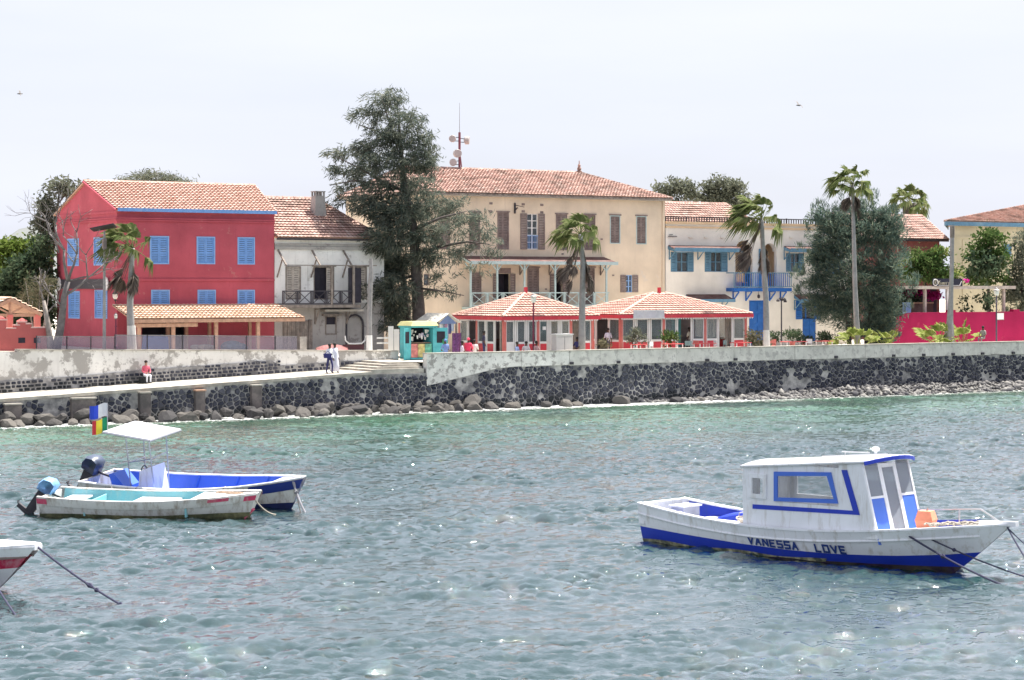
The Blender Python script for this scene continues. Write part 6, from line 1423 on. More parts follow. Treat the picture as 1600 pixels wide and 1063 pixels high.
# ---------------------------------------------------------------- palms
def frond(parent, o, d, pet, R_, m, wind, nm='frond', nseg=15, spread=1.25, droop=.5, mpet=None):
    d = Vector(d).normalized(); o = Vector(o); up = Vector((0, 0, 1)); s = d.cross(up)
    s = s.normalized() if s.length > .05 else Vector((1, 0, 0)); n_ = s.cross(d).normalized()
    roll = random.uniform(-.7, .7); s, n_ = (s * math.cos(roll) + n_ * math.sin(roll)), (n_ * math.cos(roll) - s * math.sin(roll))
    e = o + d * pet + Vector((wind * .15 * pet, 0, -.06 * pet)); mb = MB(); mb.tube([o, o.lerp(e, .5) + Vector((0, 0, .03)), e], [.03, .022, .016], 4)
    for k in range(nseg):
        a = (k / (nseg - 1) - .5) * 2 * spread; sd = (d * math.cos(a) + s * math.sin(a) + n_ * (.25 * (abs(a) / spread) ** 2)); L = R_ * (1 - .28 * (abs(a) / spread) ** 1.5) * random.uniform(.85, 1.08)
        mid = e + sd * L * .55 + Vector((wind * .16 * L, 0, -.06 * droop * L)); tip = e + sd * L * .88 + Vector((wind * .52 * L, random.uniform(-.05, .05), -.75 * droop * L * random.uniform(.5, 1.2)))
        wv = (s * math.cos(a) - d * math.sin(a)).normalized() * (R_ * spread * 1.05 / nseg)
        mb.add([e, mid - wv, mid + n_ * .02, mid + wv, tip], [(0, 1, 2), (0, 2, 3), (1, 4, 2), (2, 4, 3)])
    return mb.build(nm, m, parent)
def palm(name, label, px, v, trunk, R_, nf, ndead, wind, r0, r1, white=None, zg=2.86, seed=1, lean=0.0, skirt=1.0, mt=None):
    random.seed(seed); t = Tree(name, label, px, v, zg, 'palms along the promenade'); pts = [t.P(*p) for p in trunk]
    mb = MB(); k = len(pts)
    fine = []; rr = []
    for i in range(k - 1):
        for j in range(4): f = j / 4; fine.append(pts[i].lerp(pts[i + 1], f)); rr.append((r0 + (r1 - r0) * ((i + f) / (k - 1)) ** .6) * (1.04 if j % 2 else .97))
    fine.append(pts[-1]); rr.append(r1); mb.tube(fine, rr, 9); mb.build('trunk', mt or M['pole'], t.root, True)
    if white:
        w_ = MB(); a, b = t.P(*white[0]), t.P(*white[1]); w_.tube([a, b], [r0 * 1.06, r0 * .9], 9); w_.build('whitewash', mat('trunk_whitewash', (.62, .60, .57), .9, .1, 3), t.root)
    top = pts[-1]
    for i in range(nf):
        el = math.asin(-.35 + 1.32 * ((i + .5) / nf)); az = i * 2.399 + random.uniform(-.3, .3)
        d = Vector((math.cos(az) * math.cos(el) + wind * .45, math.sin(az) * math.cos(el) * .9, math.sin(el) + .05))
        frond(t.root, top + Vector((0, 0, random.uniform(-.15, .1))), d, R_ * random.uniform(.5, .75), R_ * random.uniform(.6, .8), LM['palm'], wind, droop=.55 + .5 * (1 - el))
    for i in range(ndead):
        az = i * 2.1 + random.uniform(-.4, .4); d = Vector((math.cos(az) * .42 + wind * .32, math.sin(az) * .42, -1)); frond(t.root, top + Vector((0, 0, -.1 - .12 * (i % 4))), d, R_ * random.uniform(.4, .8) * skirt, R_ * random.uniform(.6, .8), LM['dead'], wind * .35, 'dead_frond', 11, .6, .3)
    return t
palm('fan_palm', 'small wind blown palm with whitewashed foot before the red house', 205, 5.5, [(206, 548), (203, 480), (205, 425), (207, 388)], 1.5, 19, 13, -.9, .27, .13, [(206, 548), (205, 509)], 3.75, 11, skirt=1.7)
palm('fan_palm', 'palm with a thick skirt of dead leaves before the ochre house', 909, 1.7, [(909, 549), (910, 470), (911, 410), (907, 366)], 1.45, 19, 22, -.5, .25, .15, None, 2.86, 12, skirt=2.3)
palm('fan_palm', 'ragged palm with white trunk base before the cream house', 1198, 1.7, [(1198, 549), (1197, 470), (1193, 400), (1190, 342)], 1.75, 23, 17, -.85, .25, .14, [(1198, 549), (1197.5, 516)], 2.86, 13, skirt=2.0)
palm('fan_palm', 'tall slender palm rising in front of the dark casuarina bush', 1338, 2.2, [(1340, 540), (1336, 450), (1334, 370), (1332, 288)], 1.5, 20, 10, -.45, .24, .11, None, 2.86, 14)
palm('fan_palm', 'distant palm with a thick trunk top showing above the tiled roof', 1421, 36, [(1421, 545), (1421, 400), (1421, 318)], 1.75, 24, 8, -.15, .55, .62, None, 2.86, 15, mt=BARK)
def fan_shrub(label, px, v, py, R_, seed):
    random.seed(seed); t = Tree('fan_palm_shrub', label, px, v, 2.86, 'low fan palms by the parapet', 'palm shrub'); c = t.P(px, py)
    for i in range(13):
        az = i * 2.399; el = random.uniform(.35, 1.2); d = (math.cos(az) * math.cos(el) - .15, math.sin(az) * math.cos(el) * .8, math.sin(el)); frond(t.root, Vector((random.uniform(-.2, .2), random.uniform(-.2, .2), .1)), d, R_ * random.uniform(.7, 1.0), R_ * random.uniform(.55, .75), LM['fan'], -.3, 'frond', 13, 1.2, .35)
    mb = MB(); mb.tube([(0, 0, -.05), (0, 0, .35)], [.16, .1], 7); mb.build('stem', M['old_wood'], t.root)
fan_shrub('yellow green fan palm shrub at the foot of the tall slender palm', 1338, 1.6, 530, 1.45, 21)
fan_shrub('yellow green fan palm shrub left of the bare grey trunk', 1468, 1.7, 530, 1.5, 22)
fan_shrub('yellow green fan palm shrub right of the bare grey trunk', 1503, 2.4, 530, 1.6, 23)
fan_shrub('dull fan palm shrub between the crimson wall end and the casuarina bush', 1385, 4.5, 530, 1.2, 24)
random.seed(99)
# ================================================================== BOATS
def ip(xs, ys):
    return lambda t: float(np.interp(t, xs, ys))
def sip(xs, ys):   # smooth interpolation
    c = np.polyfit(xs, ys, min(len(xs) - 1, 4)); return lambda t: float(np.polyval(c, t))
class Hull:
    def __init__(s, L, Lw, hb, sheer, keel, p): s.L, s.Lw, s.hb, s.sheer, s.keel, s.p = L, Lw, hb, sheer, keel, p
    def pt(s, t, z, side, ins=0.0):
        k = s.keel(t); q = min(1.0, max(0.0, (z - k) / (s.sheer(t) - k))); y = max(0.0, s.hb(t) * q ** s.p(t) - ins); return (t * (s.Lw + (s.L - s.Lw) * q ** .9) - (ins if t > .97 else 0), side * y, z)
    def strip(s, mb, zlo, zhi, rows=4, n=40, ins=0.0, t0=0.0, t1=1.0, sides=(-1, 1)):
        for sd in sides:
            b = len(mb.v)
            for i in range(n + 1):
                t = t0 + (t1 - t0) * i / n; a, c = zlo(t), zhi(t)
                for j in range(rows + 1): mb.v.append(s.pt(t, a + (c - a) * j / rows, sd, ins))
            for i in range(n):
                for j in range(rows):
                    q = b + i * (rows + 1) + j; f = [q, q + rows + 1, q + rows + 2, q + 1]; mb.f.append(f if sd < 0 else f[::-1]); mb.m.append(mb.cm)
    def rim(s, parent, w_, m_, h=.05, n=64, t0=0.0, t1=1.0, off=.03):
        for sd in (-1, 1):
            mb = MB()
            P = []
            for i in range(n + 1):
                t = t0 + (t1 - t0) * i / n; x, y, z = s.pt(t, s.sheer(t), sd); P.append(((x, y + sd * off, z), (x, sd * max(0, abs(y) - w_), z)))
            for a, b in zip(P, P[1:]):
                d = Vector((0, 0, h)); v = [Vector(a[0]), Vector(b[0]), Vector(b[1]), Vector(a[1])]; mb.hexa([q + Vector((0, 0, .002)) for q in v] + [q + d for q in v])
            mb.build('gunwale', m_, parent)
    def deck(s, mb, z, t0, t1, n=24, ins=.05, th=.03):
        for i in range(n):
            a, b = t0 + (t1 - t0) * i / n, t0 + (t1 - t0) * (i + 1) / n; za, zb = z(a), z(b); p = [s.pt(a, za, -1, ins), s.pt(b, zb, -1, ins), s.pt(b, zb, 1, ins), s.pt(a, za, 1, ins)]
            mb.hexa([(x, y, zz - th) for x, y, zz in p] + p)
    def transom(s, mb, zlo, zhi, rows=8, ins=0.0):
        for j in range(rows):
            a = zlo + (zhi - zlo) * j / rows; b = zlo + (zhi - zlo) * (j + 1) / rows; mb.quad(s.pt(0, a, -1), s.pt(0, a, 1), s.pt(0, b, 1), s.pt(0, b, -1))
    def tube(s, mb, zf, r, t0=0, t1=1, n=40, sides=(-1, 1), off=0.0):
        for sd in sides:
            P = []
            for i in range(n + 1): t = t0 + (t1 - t0) * i / n; x, y, z = s.pt(t, zf(t), sd); P.append((x, y + sd * off, z))
            mb.tube(P, r, 6)
    def at_x(s, x, z):
        t = x / s.L
        for _ in range(6):
            k = s.keel(t); q = min(1, max(0, (z - k) / (s.sheer(t) - k))); t = x / (s.Lw + (s.L - s.Lw) * q ** .9)
        return t
def boat_paint(name, col, rough=.4, stain=(.35, .33, .28), samt=.2, streak=True, var=.06):
    return mat(name, col, rough, var, 1.5, .06, 14, stain=stain, samt=samt, sscale=1.6, streak=streak, spec=.45)
BW = boat_paint('boat_white', (.78, .80, .84), .35, (.50, .48, .44), .22)
BWO = boat_paint('boat_white_worn', (.66, .66, .64), .5, (.33, .28, .23), .30)
BB = boat_paint('boat_blue', (.015, .045, .46), .4, (.03, .06, .35), .15)
BB2 = boat_paint('boat_light_blue', (.06, .16, .62), .4, (.1, .2, .55), .15)
ANTI = mat('antifouling', (.035, .02, .06), .7, .4, 3, .3, 14, stain=(.12, .11, .05), samt=.35)
WEED2 = mat('dry_weed_line', (.46, .43, .26), .9, .5, 6, .6, 10, stain=(.05, .07, .06), samt=.5, sscale=2.5)
WEED = mat('weed_line', (.24, .23, .12), .9, .5, 6, .6, 10, stain=(.05, .07, .04), samt=.45)
ROPE = mat('pale_rope', (.42, .38, .33), .9, .2, 20, .3, 60); ROPED = mat('dark_rope', (.04, .04, .08), .9, .2, 20, .3, 60)
STEEL = mat('steel_tube', (.5, .5, .52), .35, .05, 3, 0, metal=.7)
def rope(label, a, b, sag, r, m, n=14, name='rope', extra=None):
    a, b = Vector(a), Vector(b); mb = MB(); P = [a.lerp(b, i / n) - Vector((0, 0, sag * 4 * (i / n) * (1 - i / n))) for i in range(n + 1)]; mb.tube([p - a for p in P], r, 6)
    if extra:
        for f, l in extra: q = a.lerp(b, f) - a - Vector((0, 0, sag * 4 * f * (1 - f))); mb.tube([q - (b - a).normalized() * l, q, q + (b - a).normalized() * l], [r * 1.2, r * 2.6, r * 1.2], 6)
    o = mb.build(name, m); o.location = a; return tag(o, label, 'rope')
def outboard(parent, x, y, z, tilt, m_cowl, m_leg, s=1.0):
    """outboard motor: cowl, leg, propeller; tilt raises the leg out of the water"""
    c, q = math.cos(tilt), math.sin(tilt)
    def T(a, b, h): return (x + (a * c - h * q) * s, y + b * s, z + (a * q + h * c) * s)
    mb = MB(); prof = [(-.30, .02), (-.34, .2), (-.28, .42), (-.05, .52), (.14, .46), (.16, .05)]
    L_ = [T(a, -.17, h) for a, h in prof]; R_ = [T(a, .17, h) for a, h in prof]; n = len(prof)
    Li = [T(a * .9 - .01, -.22, .25 + (h - .25) * .8) for a, h in prof]; Ri = [T(a * .9 - .01, .22, .25 + (h - .25) * .8) for a, h in prof]
    mb.add(Li + L_ + R_ + Ri, [tuple(range(n))] + [(k * n + i, k * n + (i + 1) % n, (k + 1) * n + (i + 1) % n, (k + 1) * n + i) for k in range(3) for i in range(n)] + [tuple(range(3 * n, 4 * n))[::-1]])
    mo = mb.build('outboard_motor', m_cowl, parent, True)
    mb = MB(); mb.hexa([T(-.22, -.07, -.75), T(.02, -.05, -.75), T(.02, .05, -.75), T(-.22, .07, -.75), T(-.24, -.1, .04), T(.1, -.1, .04), T(.1, .1, .04), T(-.24, .1, .04)]); mb.hexa([T(-.5, -.05, -.85), T(.1, -.05, -.9), T(.1, .05, -.9), T(-.5, .05, -.85), T(-.5, -.05, -.73), T(.1, -.05, -.72), T(.1, .05, -.72), T(-.5, .05, -.73)]); mb.build('motor_leg', m_leg, mo)
    mb = MB()
    for k in range(3): a = k * 2.094; mb.add([T(-.53, 0, -.8), T(-.56, .2 * math.cos(a) - .06 * math.sin(a), -.8 + .2 * math.sin(a) + .06 * math.cos(a)), T(-.52, .2 * math.cos(a) + .06 * math.sin(a), -.8 + .2 * math.sin(a) - .06 * math.cos(a))], [(0, 1, 2)])
    mb.build('propeller', STEEL, mo)
    mb = MB(); mb.bar(T(.12, 0, .12), T(.75, .05, .3), .05 * s); mb.build('tiller', m_leg, mo); return mo

# ---------------------------------------------------------------- the blue and white cabin boat
def cabin_boat():
    rz = R(-45); O = Vector((4.40, 62.2, 0)); rt = wthing('cabin_boat', 'white and blue cabin boat named VANESSA LOVE moored at the right', 'boat', O, rz)
    fx, fy = math.cos(rz), math.sin(rz); lx, ly = -fy, fx
    def loc(px, py, y):           # pixel on the vertical plane local-y = y -> local (x, z)
        a = (px - 800) / F_PX; ox, oy = O.x + lx * y, O.y + ly * y; x = (a * oy - ox) / (fx - a * fy); Y = oy + fy * x; return x, CAM_H + (HZ - py) * Y / F_PX
    H = Hull(11.78, 9.95, ip([0, .15, .35, .6, .75, .87, .95, 1], [1.06, 1.2, 1.28, 1.26, 1.08, .72, .36, .03]), sip([0, .18, .36, .6, .8, 1], [1.12, .93, .80, .92, 1.10, 1.36]), ip([0, .75, .9, 1], [-.40, -.42, -.36, -.10]), ip([0, .5, .8, 1], [.22, .24, .5, .8]))
    sh = H.sheer
    zb = ip([0, .18, .35, .5, .65, .8, .92, 1], [.47, .38, .31, .275, .29, .37, .49, .60]) ; zd = lambda t: .05 + .28 * max(0, t - .6)
    m = MB(); H.strip(m, H.keel, zd, 4); H.transom(m, -.40, .07); m.build('hull_bottom', ANTI, rt, True)
    m = MB(); H.strip(m, zd, zb, 3); H.transom(m, .07, .47); m.build('blue_hull_band', BB, rt, True)
    m = MB(); H.strip(m, zb, sh, 5); H.transom(m, .47, 1.12); m.build('topsides', BW, rt, True)
    m = MB(); H.strip(m, lambda t: .03 + .015 * math.sin(40 * t), lambda t: .10 + .03 * math.sin(23 * t), 1, 60, -.012, 0, .62); m.build('weed_line', WEED2, rt)
    m = MB(); H.tube(m, lambda t: sh(t) - .27, .035, 0, .96, off=.01); m.build('rubbing_strake', BW, rt, True)
    H.rim(rt, .16, BW)
    m = MB(); H.deck(m, lambda t: .52, 0.01, .34); m.build('cockpit_floor', BW, rt)
    m = MB(); H.strip(m, lambda t: .52, sh, 2, 20, .07, 0.005, .34); m.build('inner_bulwark', BB, rt, True)
    m = MB(); H.deck(m, lambda t: sh(t) - .05, .66, .985, ins=.1); m.build('foredeck', BW, rt)
    m = MB(); m.box(.0, .22, -1.0, 1.0, .55, 1.16); m.build('transom_board', BW, rt)
    # plank seat aft and hatch
    m = MB(); H.deck(m, lambda t: .70, .10, .33, 12, .10); m.build('aft_deck', mat('aft_deck_white', (.72, .72, .74), .5, .06, 2, .1), rt)
    # cabin shell
    yc = 1.06; x0 = loc(1162, 800, -yc)[0]; z0 = .86; xb = loc(1371, 830, -yc)[0]; xt, zt = loc(1347, 723, -yc)[0], 2.68
    zr = loc(1163, 731, -yc)[1]                  # roof height aft
    zf = loc(1345, 725, -yc)[1]                  # roof height forward
    def side_pt(x, z, y): return (x, y, z)
    Sm = 12
    def xfront(z): return xb + (xt - xb) * (z - z0) / (zf - z0)
    def rooft(x): return zr + (zf - zr) * (x - x0) / (xt - x0)
    wins = [(1176, 742, 1196, 777)]
    wa = loc(1173, 741, -yc); wb = loc(1198, 778, -yc); sw = (wa[0], wb[0], wb[1], wa[1])
    ba = loc(1211, 737, -yc); bb = loc(1300, 738, -yc); bc = loc(1311, 787, -yc); bd = loc(1212, 783, -yc); bw = (ba[0], bc[0], bd[1], ba[1])
    for sd in (-1, 1):
        m = MB(); y = sd * yc; xs = sorted([x0, sw[0], sw[1], bw[0], bw[1], xt]); zs = lambda x: None
        rows = sorted([z0 - .06, sw[2], sw[3], bw[2], bw[3]])
        # wall with two openings
        cols = [x0, sw[0], sw[1], bw[0], bw[1]]; 
        def quadcol(a, b, lo, hi): m.hexa([(a, y - .025, lo), (b, y - .025, lo), (b, y + .025, lo), (a, y + .025, lo), (a, y - .025, hi), (b, y - .025, hi), (b, y + .025, hi), (a, y + .025, hi)])
        if sd > 0:      # the far side is glazed almost along its whole length
            pw = (x0 + .25, bw[1] + .35, bw[2], bw[3])
            for a, b, hole_ in ((x0, pw[0], None), (pw[0], pw[0] + 1.5, pw), (pw[0] + 1.5, pw[0] + 1.62, None), (pw[0] + 1.62, pw[1], pw)):
                if hole_: quadcol(a, b, z0 - .06, hole_[2]); quadcol(a, b, hole_[3], rooft((a + b) / 2))
                else: quadcol(a, b, z0 - .06, rooft((a + b) / 2))
            a = pw[1]; m.hexa([(a, y - .025, z0 - .06), (xfront(z0 - .06), y - .025, z0 - .06), (xfront(z0 - .06), y + .025, z0 - .06), (a, y + .025, z0 - .06), (a, y - .025, rooft(a)), (xt, y - .025, zf), (xt, y + .025, zf), (a, y + .025, rooft(a))])
            m.build('cabin_side', BW, rt); g = MB(); g.box(pw[0], pw[1], y - .006, y + .006, pw[2], pw[3]); g.build('side_pane', M['bglass'], rt); continue
        for a, b, hole_ in ((x0, sw[0], None), (sw[0], sw[1], sw), (sw[1], bw[0], None), (bw[0], bw[1], bw)):
            top = rooft((a + b) / 2)
            if hole_: quadcol(a, b, z0 - .06, hole_[2]); quadcol(a, b, hole_[3], top)
            else: quadcol(a, b, z0 - .06, top)
        a = bw[1]; m.hexa([(a, y - .025, z0 - .06), (xfront(z0 - .06), y - .025, z0 - .06), (xfront(z0 - .06), y + .025, z0 - .06), (a, y + .025, z0 - .06), (a, y - .025, rooft(a)), (xt, y - .025, zf), (xt, y + .025, zf), (a, y + .025, rooft(a))])
        m.build('cabin_side', BW, rt)
        # small window
        f = MB(); a, b, c, d = sw; w_ = .09; o = sd * .045
        for (p, q, r, s_) in ((a - .03, a + w_, c - .03, d + .03), (b - w_, b + .03, c - .03, d + .03), (a + w_, b - w_, d - w_, d + .03), (a + w_, b - w_, c - .03, c + w_)): f.box(p, q, y + o - .03, y + o + .03, r, s_)
        fr = f.build('small_window', BW, rt); g = MB(); g.box(a, b, y - .006, y + .006, c, d); g.build('pane', M['bglass'], fr)
        # large window with blue frame, slanted forward edge
        P4 = [(ba[0], bd[1]), (bc[0], bc[1]), (bb[0], bb[1]), (ba[0], ba[1])]; cx = sum(p[0] for p in P4) / 4; cz = sum(p[1] for p in P4) / 4
        inn = [(p[0] + (.13 if p[0] < cx else -.13), p[1] + (.11 if p[1] < cz else -.11)) for p in P4]; f = MB()
        for k in range(4):
            p, q = P4[k], P4[(k + 1) % 4]; r, s_ = inn[(k + 1) % 4], inn[k]; f.prism([(p[0], y + sd * .03, p[1]), (q[0], y + sd * .03, q[1]), (r[0], y + sd * .03, r[1]), (s_[0], y + sd * .03, s_[1])], (0, sd * .035, 0))
        fr = f.build('large_window', BB2, rt); g = MB(); g.prism([(p[0], y - .005, p[1]) for p in P4], (0, .01, 0)); g.build('pane', M['bglass'], fr)
        if True:   # fill the triangle between slanted window edge and the square opening
            g = MB(); g.prism([(bw[1], y - .024, bw[2]), (bw[1], y - .024, bw[3]), (bb[0], y - .024, bw[3])], (0, .048, 0)); g.build('window_corner', BW, rt)
    y = -yc - .029                               # painted blue lines on the starboard side
    L1 = [loc(1177, 788, -yc), loc(1177, 795, -yc), loc(1345, 805, -yc), loc(1334, 798, -yc)]
    m = MB(); m.prism([(p[0], y, p[1]) for p in L1], (0, -.006, 0)); m.build('blue_line', BB, rt)
    L2 = [loc(1316, 734.5, -yc), loc(1325, 734.5, -yc), loc(1345, 805, -yc), loc(1334, 798, -yc)]
    m = MB(); m.prism([(p[0], y - .008, p[1]) for p in L2], (0, -.006, 0)); m.build('blue_line', BB, rt)
    # aft wall and front
    m = MB(); m.box(x0 - .03, x0 + .02, -yc, -.35, z0 - .3, zr); m.box(x0 - .03, x0 + .02, .35, yc, z0 - .3, zr); m.box(x0 - .03, x0 + .02, -.35, .35, zr - .2, zr); m.build('aft_wall', BW, rt)
    def FP(yy, z, d=0): return (xfront(z) + d, yy, z)
    zl = z0 + .98
    def fpanel(name, ya, yb, za, zb_, mm, d=.0, th_=.03, par=None):
        m = MB(); m.hexa([FP(ya, za, d), FP(yb, za, d), FP(yb, za, d - th_), FP(ya, za, d - th_), FP(ya, zb_, d), FP(yb, zb_, d), FP(yb, zb_, d - th_), FP(ya, zb_, d - th_)]); return m.build(name, mm, par or rt)
    for ya, yb in ((-yc + .02, -.36), (.36, yc - .02)):
        fpanel('front_lower_panel', ya, yb, z0 - .2, zl, BB2); w_ = fpanel('front_window_frame', ya, yb, zl, zl + .06, BW, .012); fpanel('pane', ya + .04, yb - .04, zl + .06, zf - .05, M['bglass2'], -.005, .012, w_)
        fpanel('front_post', ya - .02, ya + .05, z0, zf - .02, BW, .015); fpanel('front_post', yb - .05, yb + .02, z0, zf - .02, BW, .015)
    dfr = fpanel('front_door', -.34, -.26, z0 - .1, zf - .02, BW, .02); fpanel('door_stile', .26, .34, z0 - .1, zf - .02, BW, .02, .03, dfr); fpanel('door_rail', -.26, .26, zf - .14, zf - .03, BW, .02, .03, dfr); fpanel('door_rail', -.26, .26, z0 - .1, z0 - .02, BW, .02, .03, dfr); fpanel('door_glass', -.26, .26, z0 - .02, zf - .14, M['bglass2'], .0, .012, dfr)
    # interior: seat and dark panel seen through the window
    m = MB(); m.box(x0 + 2.7, x0 + 3.9, .45, 1.0, z0 - .1, zr - .28); m.build('inner_locker', mat('dark_blue_grey', (.08, .09, .17), .7, .2), rt); m = MB(); m.box(x0 + .3, xt - .2, -.95, .95, z0 - .26, z0 - .2); m.build('cabin_floor', BW, rt)
    # roof: slightly crowned slab with overhang forward and a blue edge
    m = MB(); n = 8; xa, xf = x0 - .06, xt + .42; ye = yc + .09
    for k in range(n):
        y0_, y1_ = -ye + 2 * ye * k / n, -ye + 2 * ye * (k + 1) / n; c0, c1 = .12 * (1 - (y0_ / ye) ** 2), .12 * (1 - (y1_ / ye) ** 2); fa, fb = -.30 * (abs(y0_) / ye) ** 2, -.30 * (abs(y1_) / ye) ** 2
        q = [(xa, y0_, zr + c0), (xf + fa, y0_, zf + .03 + c0), (xf + fb, y1_, zf + .03 + c1), (xa, y1_, zr + c1)]; m.hexa(q + [(a, b, c + .06) for a, b, c in q])
    m.build('roof', BW, rt, True)
    m = MB()
    for k in range(n):
        y0_, y1_ = -ye + 2 * ye * k / n, -ye + 2 * ye * (k + 1) / n; c0, c1 = .12 * (1 - (y0_ / ye) ** 2), .12 * (1 - (y1_ / ye) ** 2); fa, fb = -.30 * (abs(y0_) / ye) ** 2, -.30 * (abs(y1_) / ye) ** 2
        m.bar((xf + fa + .015, y0_, zf + .02 + c0), (xf + fb + .015, y1_, zf + .02 + c1), .03, .10)
    m.build('roof_edge', BB, rt)
    for sd in (-1, 1):
        m = MB(); yy = sd * (yc - .12); za = lambda x: rooft(x) + .17; m.tube([(x0 + 1.2, yy, za(x0 + 1.2)), (x0 + 3.4, yy, za(x0 + 3.4))], .018, 6)
        for q in (1.5, 3.2): m.tube([(x0 + q, yy, za(x0 + q) - .12), (x0 + q, yy, za(x0 + q))], .015, 5)
        m.build('roof_rail', STEEL, rt)
    m = MB(); m.lathe((xt - .35, .05, zf + .2), [(.04, 0), (.04, .05), (.10, .06), (.11, .13), (.07, .17)], 10); m.build('roof_lamp', BW, rt); m = MB(); m.tube([(xt - 1.2, -.3, zf + .22), (xt - .3, -.3, zf + .24)], .02, 5); m.tube([(xt - 1.1, -.3, zf + .1), (xt - 1.1, -.3, zf + .22)], .015, 5); m.build('roof_handle', STEEL, rt)
    # bow rail on the port side and round the bow
    m = MB(); P = []
    for k in range(15): t = .69 + .29 * k / 14; x, yy, z = H.pt(t, sh(t), 1, .12); P.append((x, yy, z + .42 * min(1, (14 - k) / 4)))
    m.tube(P, .022, 6); x, yy, z = H.pt(.83, sh(.83), 1, .12); m.tube([(x, yy, z), (x, yy, z + .41)], .022, 6); m.build('bow_rail', STEEL, rt)
    m = MB(); tip = H.pt(1, sh(1), 1); m.bar((tip[0] - .9, 0, tip[2] - .01), (tip[0] + .18, 0, tip[2] + .05), .16, .12); m.build('stem_head', BW, rt)
    m = MB(); H.strip(m, lambda t: sh(t) - .05, lambda t: sh(t) + .14, 1, 18, .12, .68, .90, (1,)); m.build('bow_coaming', BB, rt)
    # lettering on the starboard topside
    G = {'V': [((0, 1), (.5, 0)), ((.5, 0), (1, 1))], 'A': [((0, 0), (.5, 1)), ((.5, 1), (1, 0)), ((.22, .38), (.78, .38))], 'N': [((0, 0), (0, 1)), ((0, 1), (1, 0)), ((1, 0), (1, 1))], 'E': [((0, 0), (0, 1)), ((0, 1), (.9, 1)), ((0, .5), (.75, .5)), ((0, 0), (.9, 0))],
         'S': [((1, 1), (0, 1)), ((0, 1), (0, .52)), ((0, .5), (1, .5)), ((1, .48), (1, 0)), ((1, 0), (0, 0))], 'L': [((0, 0), (0, 1)), ((0, 0), (.9, 0))], 'O': [((0, 0), (0, 1)), ((0, 1), (1, 1)), ((1, 1), (1, 0)), ((1, 0), (0, 0))]}
    LB = mat('navy_lettering', (.02, .05, .22), .5, .1)
    def on(x, z): t = H.at_x(x, z); p = H.pt(t, z, -1); return (p[0], p[1] - .03, z)
    xa = loc(1168, 850, -1.24)[0]; xe = loc(1313, 860, -1.26)[0]; txt = 'VANESSA  LOVE'; adv = (xe - xa) / (len(txt) - .3)
    for i, ch in enumerate(txt):
        if ch == ' ': continue
        xs_ = xa + i * adv; w_ = adv * .62; t = H.at_x(xs_, .6); zbase = zb(t) + .04; hh = .185; m = MB()
        for p, q in G[ch]:
            ax_, az_, bx_, bz_ = xs_ + p[0] * w_, zbase + p[1] * hh, xs_ + q[0] * w_, zbase + q[1] * hh; dx, dz = bx_ - ax_, bz_ - az_; l = math.hypot(dx, dz); th_ = .028; nx_, nz_ = -dz / l * th_, dx / l * th_; ex, ez = dx / l * th_ * .8, dz / l * th_ * .8
            c4_ = [(ax_ - ex + nx_, az_ - ez + nz_), (ax_ - ex - nx_, az_ - ez - nz_), (bx_ + ex - nx_, bz_ + ez - nz_), (bx_ + ex + nx_, bz_ + ez + nz_)]
            m.prism([on(*c) for c in c4_], (0, -.003, 0))
        m.build('letter', LB, rt)
    # loose things on board
    Mx = rt.matrix_basis if False else Matrix.Translation(O) @ Matrix.Rotation(rz, 4, 'Z')
    x, z = loc(1447, 812, .35); zdk = sh(.73) - .05; o = wthing('orange_buoy', 'faded orange block buoy on the foredeck of the cabin boat', 'buoy', Mx @ Vector((x, .35, zdk)), rz + .3); m = MB(); m.hexa([(-.18, -.2, .0), (.18, -.2, .0), (.18, .2, .0), (-.18, .2, .0), (-.24, -.24, .28), (.24, -.24, .28), (.24, .24, .28), (-.24, .24, .28)]); m.hexa([(-.24, -.24, .282), (.24, -.24, .282), (.24, .24, .282), (-.24, .24, .282), (-.17, -.19, .52), (.17, -.19, .52), (.17, .19, .52), (-.17, .19, .52)]); m.build('float_block', mat('faded_orange', (.78, .28, .17), .7, .1, 4), o); m = MB(); m.tube([(0, 0, .5), (.05, 0, .58), (0, .06, .5)], .015, 5); m.build('rope_eye', ROPE, o)
    x, z = loc(1035, 795, 0); o = wthing('white_engine_box', 'white lidded engine box at the stern of the cabin boat', 'box', Mx @ Vector((.75, .2, .72)), rz); m = MB(); m.box(-.24, .24, -.36, .36, 0, .30); bx_ = m.build('body', mat('box_grey_blue', (.32, .34, .42), .6), o); m = MB(); m.box(-.29, .29, -.42, .42, .302, .35); m.build('lid', BW, o); m = MB(); m.box(-.2, -.05, -.375, -.361, .08, .22); m.box(.05, .2, -.375, -.361, .06, .2); m.build('louvre', BW, bx_)
    o = wthing('blue_dinghy_cover', 'navy folded tarpaulin lashed beside the cabin of the cabin boat', 'tarpaulin', Mx @ Vector((3.1, .75, .7)), rz); m = MB(); m.hexa([(-1.5, -.25, 0), (.65, -.3, 0), (.65, .3, 0), (-1.5, .3, 0), (-1.2, -.15, .12), (.6, -.2, .42), (.6, .2, .46), (-1.1, .2, .18)]); cv = m.build('cover', BB, o); m = MB()
    for q in (-.6, -.1, .35): m.tube([(q, -.29, .0), (q, -.2, .12 + (q + 1.2) * .17), (q, .2, .18 + (q + 1.1) * .17)], .02, 5)
    m.build('lashing', ROPE, cv)
    o = wthing('rope_coil', 'tangled heap of pale rope beside the cabin of the cabin boat', 'rope', Mx @ Vector((3.2, .1, .71)), rz); m = MB()
    for k in range(5): r = .16 + .04 * k; m.tube([(r * math.cos(t) * 1.3 + random.uniform(-.05, .05), r * math.sin(t), .03 + .03 * k + random.uniform(-.02, .02)) for t in np.linspace(0, 6.3, 16)], .022, 5)
    m.build('coil', ROPE, o)
